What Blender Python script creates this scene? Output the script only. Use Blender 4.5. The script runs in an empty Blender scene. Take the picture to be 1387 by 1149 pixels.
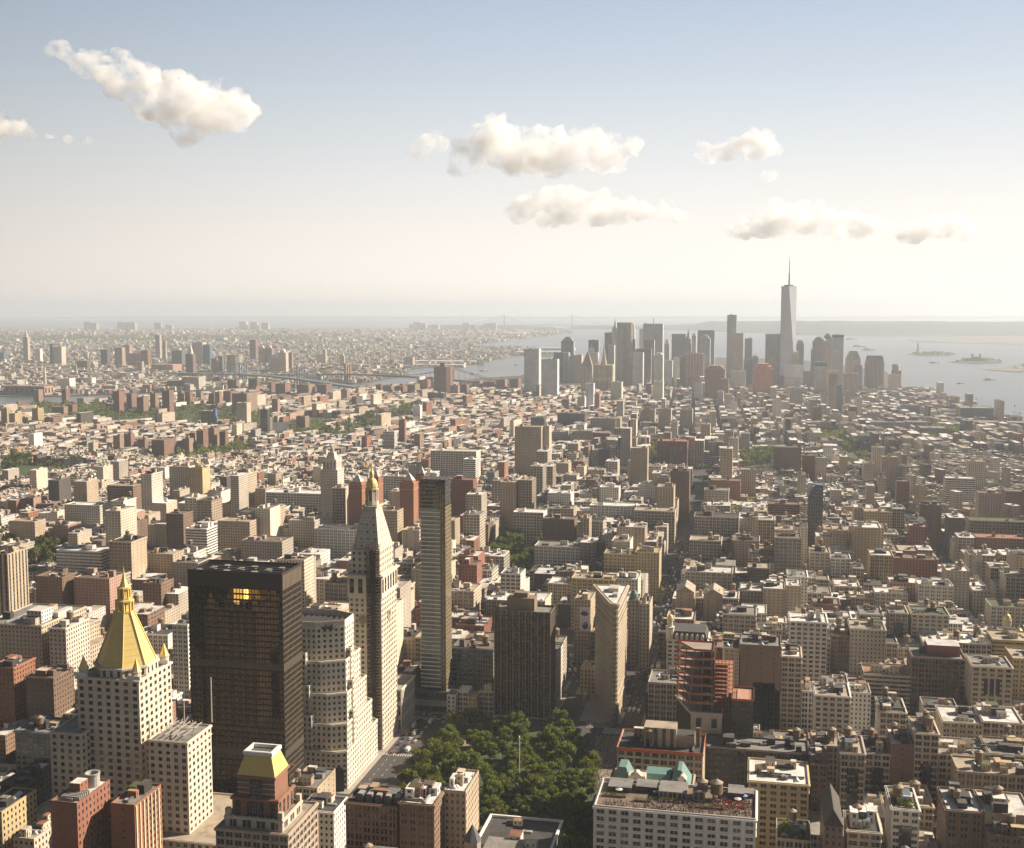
import bpy, math, random
import numpy as np
from mathutils import Vector

# ------------------------------------------------------------------ camera, sky, sun, exposure
SC = bpy.context.scene
R = math.radians
CAMZ, YAW, PITCH, FPX = 318.0, R(11.9), R(5.5), 1600.0
cam_data = bpy.data.cameras.new('camera')
cam = bpy.data.objects.new('camera', cam_data)
SC.collection.objects.link(cam)
cam.location = (0, 0, CAMZ)
cam.rotation_euler = (math.pi/2 - PITCH, 0, YAW)
cam_data.sensor_width = 36.0
cam_data.lens = 36.0*FPX/1387.0
cam_data.clip_start = 1.0
cam_data.clip_end = 200000.0
SC.camera = cam

SUN_AZ, SUN_EL = R(59), R(32)          # azimuth measured from +Y towards +X
SDIR = Vector((math.sin(SUN_AZ)*math.cos(SUN_EL), math.cos(SUN_AZ)*math.cos(SUN_EL), math.sin(SUN_EL)))
sun = bpy.data.lights.new('sun', 'SUN')
sun.energy = 5.0
sun.angle = R(0.5)
sun.color = (1.0, 0.86, 0.70)
so = bpy.data.objects.new('sun', sun)
SC.collection.objects.link(so)
so.rotation_euler = SDIR.to_track_quat('Z', 'Y').to_euler()

W = bpy.data.worlds.new('World')
SC.world = W
W.use_nodes = True
nt = W.node_tree
for n in list(nt.nodes):
    nt.nodes.remove(n)
n_out = nt.nodes.new('ShaderNodeOutputWorld')
n_bg = nt.nodes.new('ShaderNodeBackground')
n_sky = nt.nodes.new('ShaderNodeTexSky')
n_sky.sky_type = 'NISHITA'
n_sky.sun_disc = False
n_sky.sun_elevation = SUN_EL
n_sky.sun_rotation = SUN_AZ
n_sky.altitude = 300
n_sky.air_density = 1.0
n_sky.dust_density = 2.0
n_sky.ozone_density = 1.5
n_co = nt.nodes.new('ShaderNodeTexCoord')
n_sep = nt.nodes.new('ShaderNodeSeparateXYZ')
n_ramp = nt.nodes.new('ShaderNodeValToRGB')
n_mix = nt.nodes.new('ShaderNodeMix')
n_mix.data_type = 'RGBA'
cr = n_ramp.color_ramp
SKYRAMP = [(0.0, (6.9, 6.15, 5.45)), (0.06, (5.8, 5.35, 4.9)), (0.13, (4.45, 4.5, 4.5)), (0.19, (3.4, 3.75, 4.15)), (0.26, (2.5, 3.0, 3.75)), (0.45, (.95, 1.15, 1.45)), (1.0, (.30, .38, .5))]
for i, (p, c) in enumerate(SKYRAMP):
    e = cr.elements[i] if i < 2 else cr.elements.new(p)
    e.position = p
    e.color = (c[0]/10, c[1]/10, c[2]/10, 1)
n_mul = nt.nodes.new('ShaderNodeMix')
n_mul.data_type = 'RGBA'
n_mul.blend_type = 'MULTIPLY'
n_mul.inputs['Factor'].default_value = 1.0
n_mul.inputs['B'].default_value = (10, 10, 10, 1)
nt.links.new(n_co.outputs['Generated'], n_sep.inputs[0])
nt.links.new(n_sep.outputs['Z'], n_ramp.inputs['Fac'])
nt.links.new(n_ramp.outputs['Color'], n_mul.inputs['A'])
n_mix.inputs['Factor'].default_value = 0.92      # hazy summer sky: the clear model blended with a milky band
nt.links.new(n_sky.outputs['Color'], n_mix.inputs['A'])
n_dot = nt.nodes.new('ShaderNodeVectorMath'); n_dot.operation = 'DOT_PRODUCT'      # the sky away from the sun is darker
n_dot.inputs[1].default_value = (math.sin(R(40)), math.cos(R(40)), 0)
n_map = nt.nodes.new('ShaderNodeMapRange'); n_map.interpolation_type = 'SMOOTHSTEP'
for k_, v_ in (('From Min', -0.6), ('From Max', 0.75), ('To Min', 0.12), ('To Max', 1.0)): n_map.inputs[k_].default_value = v_
nt.links.new(n_co.outputs['Generated'], n_dot.inputs[0]); nt.links.new(n_dot.outputs['Value'], n_map.inputs['Value'])
n_dark = nt.nodes.new('ShaderNodeVectorMath'); n_dark.operation = 'SCALE'
nt.links.new(n_mul.outputs['Result'], n_dark.inputs[0]); nt.links.new(n_map.outputs['Result'], n_dark.inputs['Scale'])
nt.links.new(n_dark.outputs[0], n_mix.inputs['B'])
nt.links.new(n_mix.outputs['Result'], n_bg.inputs['Color'])
n_bg.inputs['Strength'].default_value = 0.1
nt.links.new(n_bg.outputs[0], n_out.inputs['Surface'])

SC.view_settings.view_transform = 'Standard'
SC.view_settings.look = 'None'
SC.view_settings.exposure = 0.9
SC.view_settings.gamma = 1.0
SC.cycles.use_denoising = True
SC.cycles.max_bounces = 5
SC.cycles.diffuse_bounces = 2
SC.cycles.glossy_bounces = 2
SC.cycles.transparent_max_bounces = 24
SC.cycles.volume_bounces = 0
SC.cycles.use_adaptive_sampling = True
SC.cycles.adaptive_threshold = 0.02
SC.cycles.caustics_reflective = False
SC.cycles.caustics_refractive = False

# ------------------------------------------------------------------ camera geometry helpers (pixels of the photograph -> world)
CY, SY, CP, SP = math.cos(YAW), math.sin(YAW), math.cos(PITCH), math.sin(PITCH)
FW = np.array([-SY*CP, CY*CP, -SP])
RT = np.array([CY, SY, 0.0])
UP = np.cross(RT, FW)
def ray(px, py):
    return FW + RT*((px-693.5)/FPX) + UP*((574.5-py)/FPX)
def atz(px, py, z=0.0):
    d = ray(px, py)
    t = (z-CAMZ)/d[2]
    return d[0]*t, d[1]*t
def aty(px, py, Y):
    d = ray(px, py)
    t = Y/d[1]
    return d[0]*t, CAMZ+d[2]*t
def proj(x, y, z):
    dz = z-CAMZ
    dep = x*FW[0]+y*FW[1]+dz*FW[2]
    return 693.5+FPX*(x*RT[0]+y*RT[1])/dep, 574.5-FPX*(x*UP[0]+y*UP[1]+dz*UP[2])/dep

# ------------------------------------------------------------------ objects
def prop(o, label=None, cat=None, group=None, kind=None):
    if label: o['label'] = label
    if cat: o['category'] = cat
    if group: o['group'] = group
    if kind: o['kind'] = kind
    return o
def link(o, parent=None):
    SC.collection.objects.link(o)
    if parent is not None:
        o.parent = parent
    return o
def thing(name, label, cat, loc=(0, 0, 0), group=None, rz=0):
    o = bpy.data.objects.new(name, None)
    o.location = loc
    o.rotation_euler = (0, 0, rz)
    o.empty_display_size = 1
    return prop(link(o), label, cat, group)
def copy_tree(o, parent=None):
    c = o.copy()
    link(c, parent)
    for ch in list(o.children):
        copy_tree(ch, c)
    return c

# ------------------------------------------------------------------ materials
def new_mat(name):
    m = bpy.data.materials.new(name)
    m.use_nodes = True
    t = m.node_tree
    for n in list(t.nodes):
        t.nodes.remove(n)
    out = t.nodes.new('ShaderNodeOutputMaterial')
    b = t.nodes.new('ShaderNodeBsdfPrincipled')
    t.links.new(b.outputs[0], out.inputs['Surface'])
    return m, t, b
class NG:
    """short-hand for wiring node trees"""
    def __init__(s, t): s.t = t
    def math(s, op, a, b=None, c=None):
        n = s.t.nodes.new('ShaderNodeMath'); n.operation = op
        for i, v in enumerate((a, b, c)):
            if v is None: continue
            if isinstance(v, (int, float)): n.inputs[i].default_value = v
            else: s.t.links.new(v, n.inputs[i])
        return n.outputs[0]
    def mix(s, f, a, b, blend='MIX'):
        n = s.t.nodes.new('ShaderNodeMix'); n.data_type = 'RGBA'; n.blend_type = blend
        for k, v in (('Factor', f), ('A', a), ('B', b)):
            if isinstance(v, (int, float)):
                n.inputs[k].default_value = v if k == 'Factor' else (v, v, v, 1)
            elif isinstance(v, tuple): n.inputs[k].default_value = (*v, 1)
            else: s.t.links.new(v, n.inputs[k])
        return n.outputs['Result']
    def noise(s, scale, detail=3, vec=None, rough=0.55):
        n = s.t.nodes.new('ShaderNodeTexNoise')
        n.inputs['Scale'].default_value = scale; n.inputs['Detail'].default_value = detail; n.inputs['Roughness'].default_value = rough
        if vec is None:
            c = s.t.nodes.new('ShaderNodeNewGeometry'); vec = c.outputs['Position']
        s.t.links.new(vec, n.inputs['Vector'])
        return n.outputs['Fac']
    def streak(s):
        """rain streaks running down a wall"""
        c = s.t.nodes.new('ShaderNodeNewGeometry'); m = s.t.nodes.new('ShaderNodeMapping'); m.inputs['Scale'].default_value = (.9, .9, .045)
        s.t.links.new(c.outputs['Position'], m.inputs['Vector'])
        return s.math('ADD', .72, s.math('MULTIPLY', s.noise(1.0, 4, m.outputs[0], .6), .56))
    def ramp(s, f, stops):
        n = s.t.nodes.new('ShaderNodeValToRGB')
        for i, (p, c) in enumerate(stops):
            e = n.color_ramp.elements[i] if i < 2 else n.color_ramp.elements.new(p)
            e.position = p
            e.color = (c, c, c, 1) if isinstance(c, (int, float)) else (*c, 1)
        s.t.links.new(f, n.inputs['Fac'])
        return n.outputs['Color']
    def attr(s, name):
        n = s.t.nodes.new('ShaderNodeAttribute'); n.attribute_name = name
        return n
    def sep(s, v):
        n = s.t.nodes.new('ShaderNodeSeparateXYZ'); s.t.links.new(v, n.inputs[0])
        return n.outputs

def mat_facade():
    """walls with windows: UV counts bays and storeys, 'tint' is the wall colour, 'win' = window width, height, spandrel shade, mullion"""
    m, t, b = new_mat('facade'); g = NG(t)
    uv = t.nodes.new('ShaderNodeUVMap'); uv.uv_map = 'UVMap'
    x, y, _ = g.sep(uv.outputs[0])
    tint = g.attr('tint'); win = g.attr('win')
    ws, hs, sp = g.sep(win.outputs['Vector'])
    mul = win.outputs['Alpha']; seed = tint.outputs['Alpha']
    fx = g.math('FRACT', x); fy = g.math('FRACT', y)
    ax = g.math('ABSOLUTE', g.math('SUBTRACT', fx, 0.5))
    ay = g.math('ABSOLUTE', g.math('SUBTRACT', fy, 0.52))
    inx = g.math('LESS_THAN', ax, g.math('MULTIPLY', ws, 0.5))
    iny = g.math('LESS_THAN', ay, g.math('MULTIPLY', hs, 0.5))
    notm = g.math('GREATER_THAN', ax, g.math('MULTIPLY', mul, 0.5))
    inx = g.math('MULTIPLY', inx, notm)
    wm = g.math('MULTIPLY', inx, iny)
    comb = t.nodes.new('ShaderNodeCombineXYZ')
    half = g.math('FLOOR', g.math('MULTIPLY', x, 2.0))
    t.links.new(half, comb.inputs[0]); t.links.new(g.math('FLOOR', y), comb.inputs[1]); t.links.new(seed, comb.inputs[2])
    wn = t.nodes.new('ShaderNodeTexWhiteNoise'); wn.noise_dimensions = '3D'
    t.links.new(comb.outputs[0], wn.inputs['Vector'])
    r1, r2, r3 = g.sep(wn.outputs['Color'])
    blind = g.math('MULTIPLY', g.math('GREATER_THAN', r1, 0.62), g.math('GREATER_THAN', fy, g.math('ADD', 0.2, g.math('MULTIPLY', r2, 0.6))))
    glass = g.mix(r3, (0.012, 0.013, 0.015), (0.055, 0.055, 0.055))
    glass = g.mix(g.math('MULTIPLY', blind, g.math('MULTIPLY', r2, 0.7)), glass, (0.42, 0.38, 0.31))
    n1 = g.noise(0.035, 4); n2 = g.noise(0.6, 3)
    stain = g.math('MULTIPLY', g.streak(), g.math('ADD', 0.5, g.math('ADD', g.math('MULTIPLY', n1, 0.65), g.math('MULTIPLY', n2, 0.35))))
    wall = g.mix(1.0, tint.outputs['Color'], stain, 'MULTIPLY')
    band = g.math('LESS_THAN', fy, 0.1)
    wall = g.mix(g.math('MULTIPLY', band, 0.22), wall, 0.0)
    spm = g.math('MULTIPLY', inx, g.math('SUBTRACT', 1.0, sp))
    wall = g.mix(spm, wall, (0.03, 0.027, 0.024))
    col = g.mix(wm, wall, glass)
    t.links.new(col, b.inputs['Base Color'])
    t.links.new(g.math('SUBTRACT', 0.85, g.math('MULTIPLY', wm, 0.7)), b.inputs['Roughness'])
    bp = t.nodes.new('ShaderNodeBump'); bp.inputs['Strength'].default_value = 0.5; bp.inputs['Distance'].default_value = 0.25
    t.links.new(g.math('SUBTRACT', 1.0, wm), bp.inputs['Height'])
    t.links.new(bp.outputs[0], b.inputs['Normal'])
    return m
def mat_wall():
    """plain masonry in the 'tint' colour, for walls whose windows are modelled"""
    m, t, b = new_mat('masonry'); g = NG(t)
    tint = g.attr('tint')
    n1 = g.noise(0.05, 4); n2 = g.noise(0.9, 4)
    stain = g.math('MULTIPLY', g.streak(), g.math('ADD', 0.52, g.math('ADD', g.math('MULTIPLY', n1, 0.65), g.math('MULTIPLY', n2, 0.3))))
    t.links.new(g.mix(1.0, tint.outputs['Color'], stain, 'MULTIPLY'), b.inputs['Base Color'])
    b.inputs['Roughness'].default_value = 0.85
    return m
def mat_roof():
    m, t, b = new_mat('roofing'); g = NG(t)
    tint = g.attr('tint')
    n1 = g.noise(0.12, 5); n2 = g.noise(1.3, 4)
    s = g.ramp(n1, [(0.3, 0.55), (0.5, 0.95), (0.7, 1.1)])
    s2 = g.ramp(n2, [(0.3, 0.7), (0.6, 1.05)])
    col = g.mix(1.0, g.mix(1.0, tint.outputs['Color'], s, 'MULTIPLY'), s2, 'MULTIPLY')
    t.links.new(col, b.inputs['Base Color'])
    b.inputs['Roughness'].default_value = 0.8
    return m
def mat_simple(name, col, rough=0.7, metal=0.0, var=0.3, scale=0.5):
    m, t, b = new_mat(name); g = NG(t)
    n = g.noise(scale, 4)
    s = g.math('ADD', 1.0-var*0.6, g.math('MULTIPLY', n, var*1.2))
    t.links.new(g.mix(1.0, (col[0], col[1], col[2]), s, 'MULTIPLY'), b.inputs['Base Color'])
    b.inputs['Roughness'].default_value = rough
    b.inputs['Metallic'].default_value = metal
    return m
def mat_glass_window():
    m, t, b = new_mat('window_glass'); g = NG(t)
    oi = t.nodes.new('ShaderNodeObjectInfo')
    tint = g.attr('tint')
    r = g.math('FRACT', g.math('ADD', oi.outputs['Random'], g.math('MULTIPLY', tint.outputs['Alpha'], 7.31)))
    geo = t.nodes.new('ShaderNodeTexCoord')
    col = g.mix(g.math('GREATER_THAN', r, 0.8), g.mix(r, (0.004, 0.0045, 0.005), (0.02, 0.02, 0.021)), (0.12, 0.105, 0.085))
    t.links.new(col, b.inputs['Base Color'])
    b.inputs['Roughness'].default_value = 0.12
    return m
def mat_foliage(name, dark, light):
    m, t, b = new_mat(name); g = NG(t)
    tint = g.attr('tint')
    n = g.noise(0.25, 3)
    f = g.math('ADD', g.math('MULTIPLY', tint.outputs['Alpha'], 0.6), g.math('MULTIPLY', n, 0.4))
    oi = t.nodes.new('ShaderNodeObjectInfo')
    c = g.mix(f, dark, light)
    c = g.mix(g.math('MULTIPLY', oi.outputs['Random'], 0.35), c, (0.11, 0.12, 0.03))
    t.links.new(c, b.inputs['Base Color'])
    b.inputs['Roughness'].default_value = 0.7
    b.inputs['Specular IOR Level'].default_value = 0.2
    tl = t.nodes.new('ShaderNodeBsdfTranslucent'); mx = t.nodes.new('ShaderNodeMixShader'); mx.inputs[0].default_value = 0.35
    t.links.new(g.mix(1.0, c, (1.5, 1.5, 0.9), 'MULTIPLY'), tl.inputs['Color'])
    t.links.new(b.outputs[0], mx.inputs[1]); t.links.new(tl.outputs[0], mx.inputs[2])
    t.links.new(mx.outputs[0], next(n for n in t.nodes if n.type == 'OUTPUT_MATERIAL').inputs['Surface'])
    return m
M = {}
M['darkglass'] = mat_simple('smoked_glass', (.045, .032, .018), .03, 1.0, .3, .2)
M['paleglass'] = mat_simple('pale_glass', (.12, .145, .135), .06, .35, .3, .2)
M['mirror'] = mat_simple('bronze_mirror', (.95, .72, .30), .03, 1.0, .1, .2)  # yellow metal pane colour that stands in for the gilded roof's reflection
M['facade'] = mat_facade(); M['wall'] = mat_wall(); M['roof'] = mat_roof(); M['glass'] = mat_glass_window()
M['frame'] = mat_simple('painted_frame', (0.30, 0.27, 0.22), 0.6)
M['gold'] = mat_simple('gilded_tile', (0.80, 0.60, 0.21), 0.45, 0.35, 0.35, 1.6)
M['tank'] = mat_simple('tank_timber', (0.20, 0.13, 0.08), 0.85, 0, 0.6, 1.2)
M['tankroof'] = mat_simple('tank_roof', (0.30, 0.24, 0.17), 0.7, 0, 0.4, 1.0)
M['steel'] = mat_simple('dark_steel', (0.05, 0.045, 0.04), 0.6, 0.2)
M['bark'] = mat_simple('bark', (0.09, 0.065, 0.045), 0.9)
M['leaf'] = mat_foliage('leaves', (0.055, 0.08, 0.014), (0.25, 0.28, 0.05))
M['copper'] = mat_simple('verdigris', (0.13, 0.23, 0.205), 0.7, 0, 0.4, 0.6)
M['white'] = mat_simple('white_paint', (0.72, 0.70, 0.66), 0.6, 0, 0.2)
M['orange'] = mat_simple('orange_netting', (0.50, 0.13, 0.05), 0.8, 0, 0.5, 0.4)
M['concrete'] = mat_simple('concrete', (0.36, 0.32, 0.27), 0.85, 0, 0.4, 0.3)

# ------------------------------------------------------------------ mesh builder
def srgb(r, g, b):
    f = lambda v: (v/255/12.92) if v <= 10 else ((v/255+0.055)/1.055)**2.4
    return (f(r), f(g), f(b))
class MB:
    def __init__(s):
        s.v = []; s.f = []; s.m = []; s.uv = []; s.t = []; s.w = []; s.nv = 0
    def quads(s, V, mat=0, uv=None, tint=(.5, .5, .5, 0), win=(0, 0, 1, 0)):
        """V: (N,4,3) corner array"""
        V = np.asarray(V, float).reshape(-1, 4, 3); n = len(V)
        s.v.append(V.reshape(-1, 3))
        s.f.append(np.arange(4*n).reshape(n, 4)+s.nv); s.nv += 4*n
        s.m.append(np.broadcast_to(np.asarray(mat, np.int32), (n,)).copy())
        s.uv.append(np.zeros((n, 4, 2)) if uv is None else np.asarray(uv, float).reshape(n, 4, 2))
        s.t.append(np.broadcast_to(np.asarray(tint if len(np.shape(tint)) > 1 or len(tint) == 4 else (*tint, 0), float), (n, 4)).copy())
        s.w.append(np.broadcast_to(np.asarray(win, float), (n, 4)).copy())
    def prism(s, pts, z0, z1, mat=0, tint=(.5, .5, .5), top=True, topmat=None, toptint=None, style=None, seed=0.0, bottom=False, taper=None, sides=None):
        """upright prism over a counter-clockwise footprint; style = (bay, floor, w, h, spandrel, mullion); taper = footprint at the top"""
        pts = [tuple(p[:2]) for p in pts]; n = len(pts)
        tp = [tuple(p[:2]) for p in taper] if taper else pts
        Q, U, Wn = [], [], []
        for i in range(n):
            a, b_ = pts[i], pts[(i+1) % n]; c, d = tp[(i+1) % n], tp[i]
            Q.append([(a[0], a[1], z0), (b_[0], b_[1], z0), (c[0], c[1], z1), (d[0], d[1], z1)])
            st = style
            if sides is not None and isinstance(sides, dict): st = sides.get(i, style)
            if st:
                L = math.hypot(b_[0]-a[0], b_[1]-a[1]); nu = max(1, round(L/st[0])); nv = max(1, round((z1-z0)/st[1]))
                o = (i*37) % 91
                U.append([(o, 0), (o+nu, 0), (o+nu, nv), (o, nv)]); Wn.append(st[2:6])
            else:
                U.append([(0, 0)]*4); Wn.append((0, 0, 1, 0))
        s.quads(Q, mat, U, (*tint[:3], seed), Wn)
        tm = mat if topmat is None else topmat; tt = toptint or tint
        if top: s.poly([(p[0], p[1], z1) for p in tp], tm, tt)
        if bottom: s.poly([(p[0], p[1], z0) for p in reversed(pts)], tm, tt)
    def poly(s, P, mat=0, tint=(.5, .5, .5), win=(0, 0, 1, 0)):
        n = len(P)
        if n == 4: s.quads([P], mat, None, (*tint[:3], 0), win); return
        c = tuple(np.mean(np.asarray(P, float), axis=0))
        i = 0
        while i < n:
            a, b_ = P[i], P[(i+1) % n]
            d = P[(i+2) % n] if i+1 < n else b_
            if i+1 < n:
                s.quads([[c, a, b_, d]], mat, None, (*tint[:3], 0), win); i += 2
            else:
                s.quads([[c, a, b_, tuple((np.asarray(b_)+np.asarray(c))/2)]], mat, None, (*tint[:3], 0), win); i += 1
    def box(s, x0, x1, y0, y1, z0, z1, mat=0, tint=(.5, .5, .5), **k):
        s.prism([(x0, y0), (x1, y0), (x1, y1), (x0, y1)], z0, z1, mat, tint, **k)
    def ring(s, c, prof, n=12, mat=0, tint=(.5, .5, .5), rot=0.0, cap=True):
        """turned shape: prof = [(radius, z), ...] bottom to top"""
        A = [2*math.pi*i/n+rot for i in range(n)]
        for (r0, z0), (r1, z1) in zip(prof[:-1], prof[1:]):
            s.quads([[(c[0]+r0*math.cos(A[i]), c[1]+r0*math.sin(A[i]), z0), (c[0]+r0*math.cos(A[(i+1) % n]), c[1]+r0*math.sin(A[(i+1) % n]), z0),
                      (c[0]+r1*math.cos(A[(i+1) % n]), c[1]+r1*math.sin(A[(i+1) % n]), z1), (c[0]+r1*math.cos(A[i]), c[1]+r1*math.sin(A[i]), z1)] for i in range(n)], mat, None, (*tint[:3], 0))
        r, z = prof[-1]
        if cap and r > 0.02: s.poly([(c[0]+r*math.cos(a), c[1]+r*math.sin(a), z) for a in A], mat, tint)
    def bar(s, p, q, r, mat=0, tint=(.5, .5, .5)):
        p = np.asarray(p, float); q = np.asarray(q, float); d = q-p; d /= max(np.linalg.norm(d), 1e-9)
        a = np.cross(d, (0, 0, 1.0) if abs(d[2]) < .9 else (1.0, 0, 0)); a /= np.linalg.norm(a); b_ = np.cross(d, a)
        k = [a*r+b_*r, -a*r+b_*r, -a*r-b_*r, a*r-b_*r]
        s.quads([[p+k[i], q+k[i], q+k[(i+1) % 4], p+k[(i+1) % 4]] for i in range(4)]+[[p+k[0], p+k[1], p+k[2], p+k[3]], [q+k[3], q+k[2], q+k[1], q+k[0]]], mat, None, (*tint[:3], 0))
    def build(s, name, mats, parent=None, smooth=False, off=(0, 0, 0)):
        V = np.concatenate(s.v)-np.asarray(off, float); Fq = np.concatenate(s.f); n = len(Fq)
        me = bpy.data.meshes.new(name)
        me.vertices.add(len(V)); me.vertices.foreach_set('co', V.ravel().astype(np.float32))
        me.loops.add(4*n); me.loops.foreach_set('vertex_index', Fq.ravel().astype(np.int32))
        me.polygons.add(n); me.polygons.foreach_set('loop_start', np.arange(0, 4*n, 4, dtype=np.int32))
        me.polygons.foreach_set('material_index', np.concatenate(s.m).astype(np.int32))
        ul = me.uv_layers.new(name='UVMap'); ul.data.foreach_set('uv', np.concatenate(s.uv).ravel().astype(np.float32))
        for nm, arr in (('tint', s.t), ('win', s.w)):
            a = me.attributes.new(nm, 'FLOAT_COLOR', 'FACE'); a.data.foreach_set('color', np.concatenate(arr).ravel().astype(np.float32))
        for mm in (mats if isinstance(mats, (list, tuple)) else [mats]): me.materials.append(mm)
        me.update(calc_edges=True); me.validate()
        if smooth: me.polygons.foreach_set('use_smooth', np.ones(n, dtype=bool))
        o = bpy.data.objects.new(name, me)
        return link(o, parent)

# ------------------------------------------------------------------ setting: water, land, streets
rng = random.Random(7)
NR = np.random.default_rng(11)
from mathutils.geometry import tessellate_polygon
def sheet(name, pts, z, mat, kind='structure', tint=(.1, .1, .1), parent=None):
    P = [Vector((p[0], p[1], z)) for p in pts]
    me = bpy.data.meshes.new(name)
    tris = tessellate_polygon([P])
    me.from_pydata([tuple(p) for p in P], [], [tuple(t) for t in tris])
    me.update()
    if me.polygons and me.polygons[0].normal.z < 0:
        me.flip_normals()
    a = me.attributes.new('tint', 'FLOAT_COLOR', 'FACE')
    a.data.foreach_set('color', np.tile(np.array((*tint, 1.0), np.float32), len(me.polygons)))
    me.materials.append(mat)
    o = bpy.data.objects.new(name, me)
    link(o, parent)
    if kind: o['kind'] = kind
    return o
def mat_water():
    m, t, b = new_mat('harbour_water'); g = NG(t)
    geo = t.nodes.new('ShaderNodeNewGeometry')
    mp = t.nodes.new('ShaderNodeMapping'); mp.inputs['Scale'].default_value = (0.4, 1.0, 1)
    t.links.new(geo.outputs['Position'], mp.inputs['Vector'])
    n = g.noise(0.0012, 5, mp.outputs[0])
    b.inputs['Roughness'].default_value = 0.32
    t.links.new(g.mix(n, (0.035, 0.05, 0.06), (0.19, 0.20, 0.20)), b.inputs['Base Color'])
    n2 = g.noise(0.03, 4, mp.outputs[0])
    bp = t.nodes.new('ShaderNodeBump'); bp.inputs['Strength'].default_value = 0.25; bp.inputs['Distance'].default_value = 3.0
    t.links.new(n2, bp.inputs['Height']); t.links.new(bp.outputs[0], b.inputs['Normal'])
    return m
def mat_land():
    m, t, b = new_mat('low_land'); g = NG(t)
    n = g.noise(0.0022, 6, rough=0.7); n2 = g.noise(0.02, 3)
    c = g.mix(g.ramp(n, [(0.42, 0.0), (0.6, 1.0)]), (0.075, 0.085, 0.035), (0.20, 0.17, 0.13))
    t.links.new(g.mix(g.math('MULTIPLY', n2, 0.5), c, (0.30, 0.27, 0.23)), b.inputs['Base Color'])
    b.inputs['Roughness'].default_value = 0.95
    return m
def mat_asphalt():
    m, t, b = new_mat('asphalt'); g = NG(t)
    n = g.noise(0.08, 5); n2 = g.noise(1.2, 3)
    c = g.mix(n, (0.035, 0.034, 0.033), (0.075, 0.07, 0.066))
    t.links.new(g.mix(g.math('MULTIPLY', n2, 0.25), c, (0.12, 0.11, 0.1)), b.inputs['Base Color'])
    b.inputs['Roughness'].default_value = 0.85
    return m
M['water'] = mat_water(); M['land'] = mat_land(); M['asphalt'] = mat_asphalt()
M['lawn'] = mat_simple('lawn', (0.05, 0.075, 0.022), 0.95, 0, 0.8, 0.08)
M['hill'] = mat_simple('wooded_hill', (0.05, 0.065, 0.04), 1.0, 0, 0.9, 0.0015)
M['path'] = mat_simple('park_path', (0.24, 0.20, 0.15), 0.9, 0, 0.3, 0.3)
M['plaza'] = mat_simple('plaza_gravel', (0.26, 0.21, 0.16), 0.9, 0, 0.4, 0.2)
M['paint'] = mat_simple('road_paint', (0.62, 0.60, 0.55), 0.7, 0, 0.3, 1.0)
M['pier'] = mat_simple('pier_roof', (0.62, 0.58, 0.52), 0.7, 0, 0.3, 0.01)

sheet('water', [(44500*math.sin(a), 44500*math.cos(a)) for a in np.linspace(0, 2*math.pi, 97)[:-1]], -4.0, M['water'])
pxl = lambda L: [atz(px, py) for px, py in L]
shore = pxl([(-420, 562), (-60, 552), (120, 547), (210, 541), (330, 533), (420, 536), (480, 531), (560, 524), (600, 519), (650, 512), (705, 509), (722, 503), (765, 497), (850, 489), (960, 484), (1080, 487), (1200, 503), (1226, 527), (1268, 534), (1290, 548), (1345, 568), (1400, 580), (1560, 610)])
MANH = shore + [(1750, 1400), (1700, -900), (-2300, -900)]
sheet('manhattan_ground', MANH, 0.0, M['asphalt'])
BROOK = pxl([(-900, 540), (-60, 537), (80, 536), (150, 533), (270, 528), (400, 524), (440, 521), (490, 518), (545, 509), (556, 500), (600, 495), (650, 493), (668, 487), (700, 483), (735, 477), (742, 472), (700, 470), (650, 470), (650, 466), (700, 460), (745, 455), (776, 451), (770, 447), (700, 444.5), (560, 443.5), (400, 444), (150, 445), (-200, 446), (-900, 447)])
sheet('brooklyn_ground', BROOK, -1.0, M['land'])
def inpoly(X, Y, P):
    X = np.asarray(X); Y = np.asarray(Y); r = np.zeros(X.shape, bool); n = len(P)
    for i in range(n):
        x0, y0 = P[i]; x1, y1 = P[(i+1) % n]
        c = ((y0 > Y) != (y1 > Y)) & (X < (x1-x0)*(Y-y0)/((y1-y0) if y1 != y0 else 1e-9)+x0)
        r ^= c
    return r
def island(name, L, hmax, mat, wood=0.0):
    """low land in the bay: shore from the photograph, surface domed to hmax"""
    P = pxl(L); sheet(name, P, -1.0, mat)
    return P
island('liberty_island_ground', [(1226, 480), (1240, 478.6), (1262, 477.2), (1285, 477.6), (1297, 479.4), (1285, 481.4), (1250, 481.6)], 8, M['lawn'])
island('ellis_island_ground', [(1284, 490.5), (1305, 486.5), (1330, 485), (1357, 488), (1357, 491), (1325, 492)], 8, M['lawn'])
island('bayonne_ground', [(1225, 461.5), (1260, 458), (1330, 456), (1420, 455), (1500, 457), (1500, 465), (1387, 466.5), (1300, 464.5)], 8, M['land'])
island('jersey_ground', [(1330, 500), (1362, 498), (1385, 493), (1480, 492), (1560, 500), (1480, 505), (1370, 503)], 8, M['land'])
island('governors_ground', [(700, 480), (740, 477), (765, 478), (760, 482), (715, 484)], 8, M['lawn'])
STATEN = pxl([(770, 446), (800, 445.5), (900, 446.5), (1000, 450), (1090, 454.5), (1200, 456), (1300, 455), (1420, 452), (1600, 449), (1600, 437), (1200, 436), (900, 438), (770, 442)])
sheet('staten_ground', STATEN, -1.0, M['land'])
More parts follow.
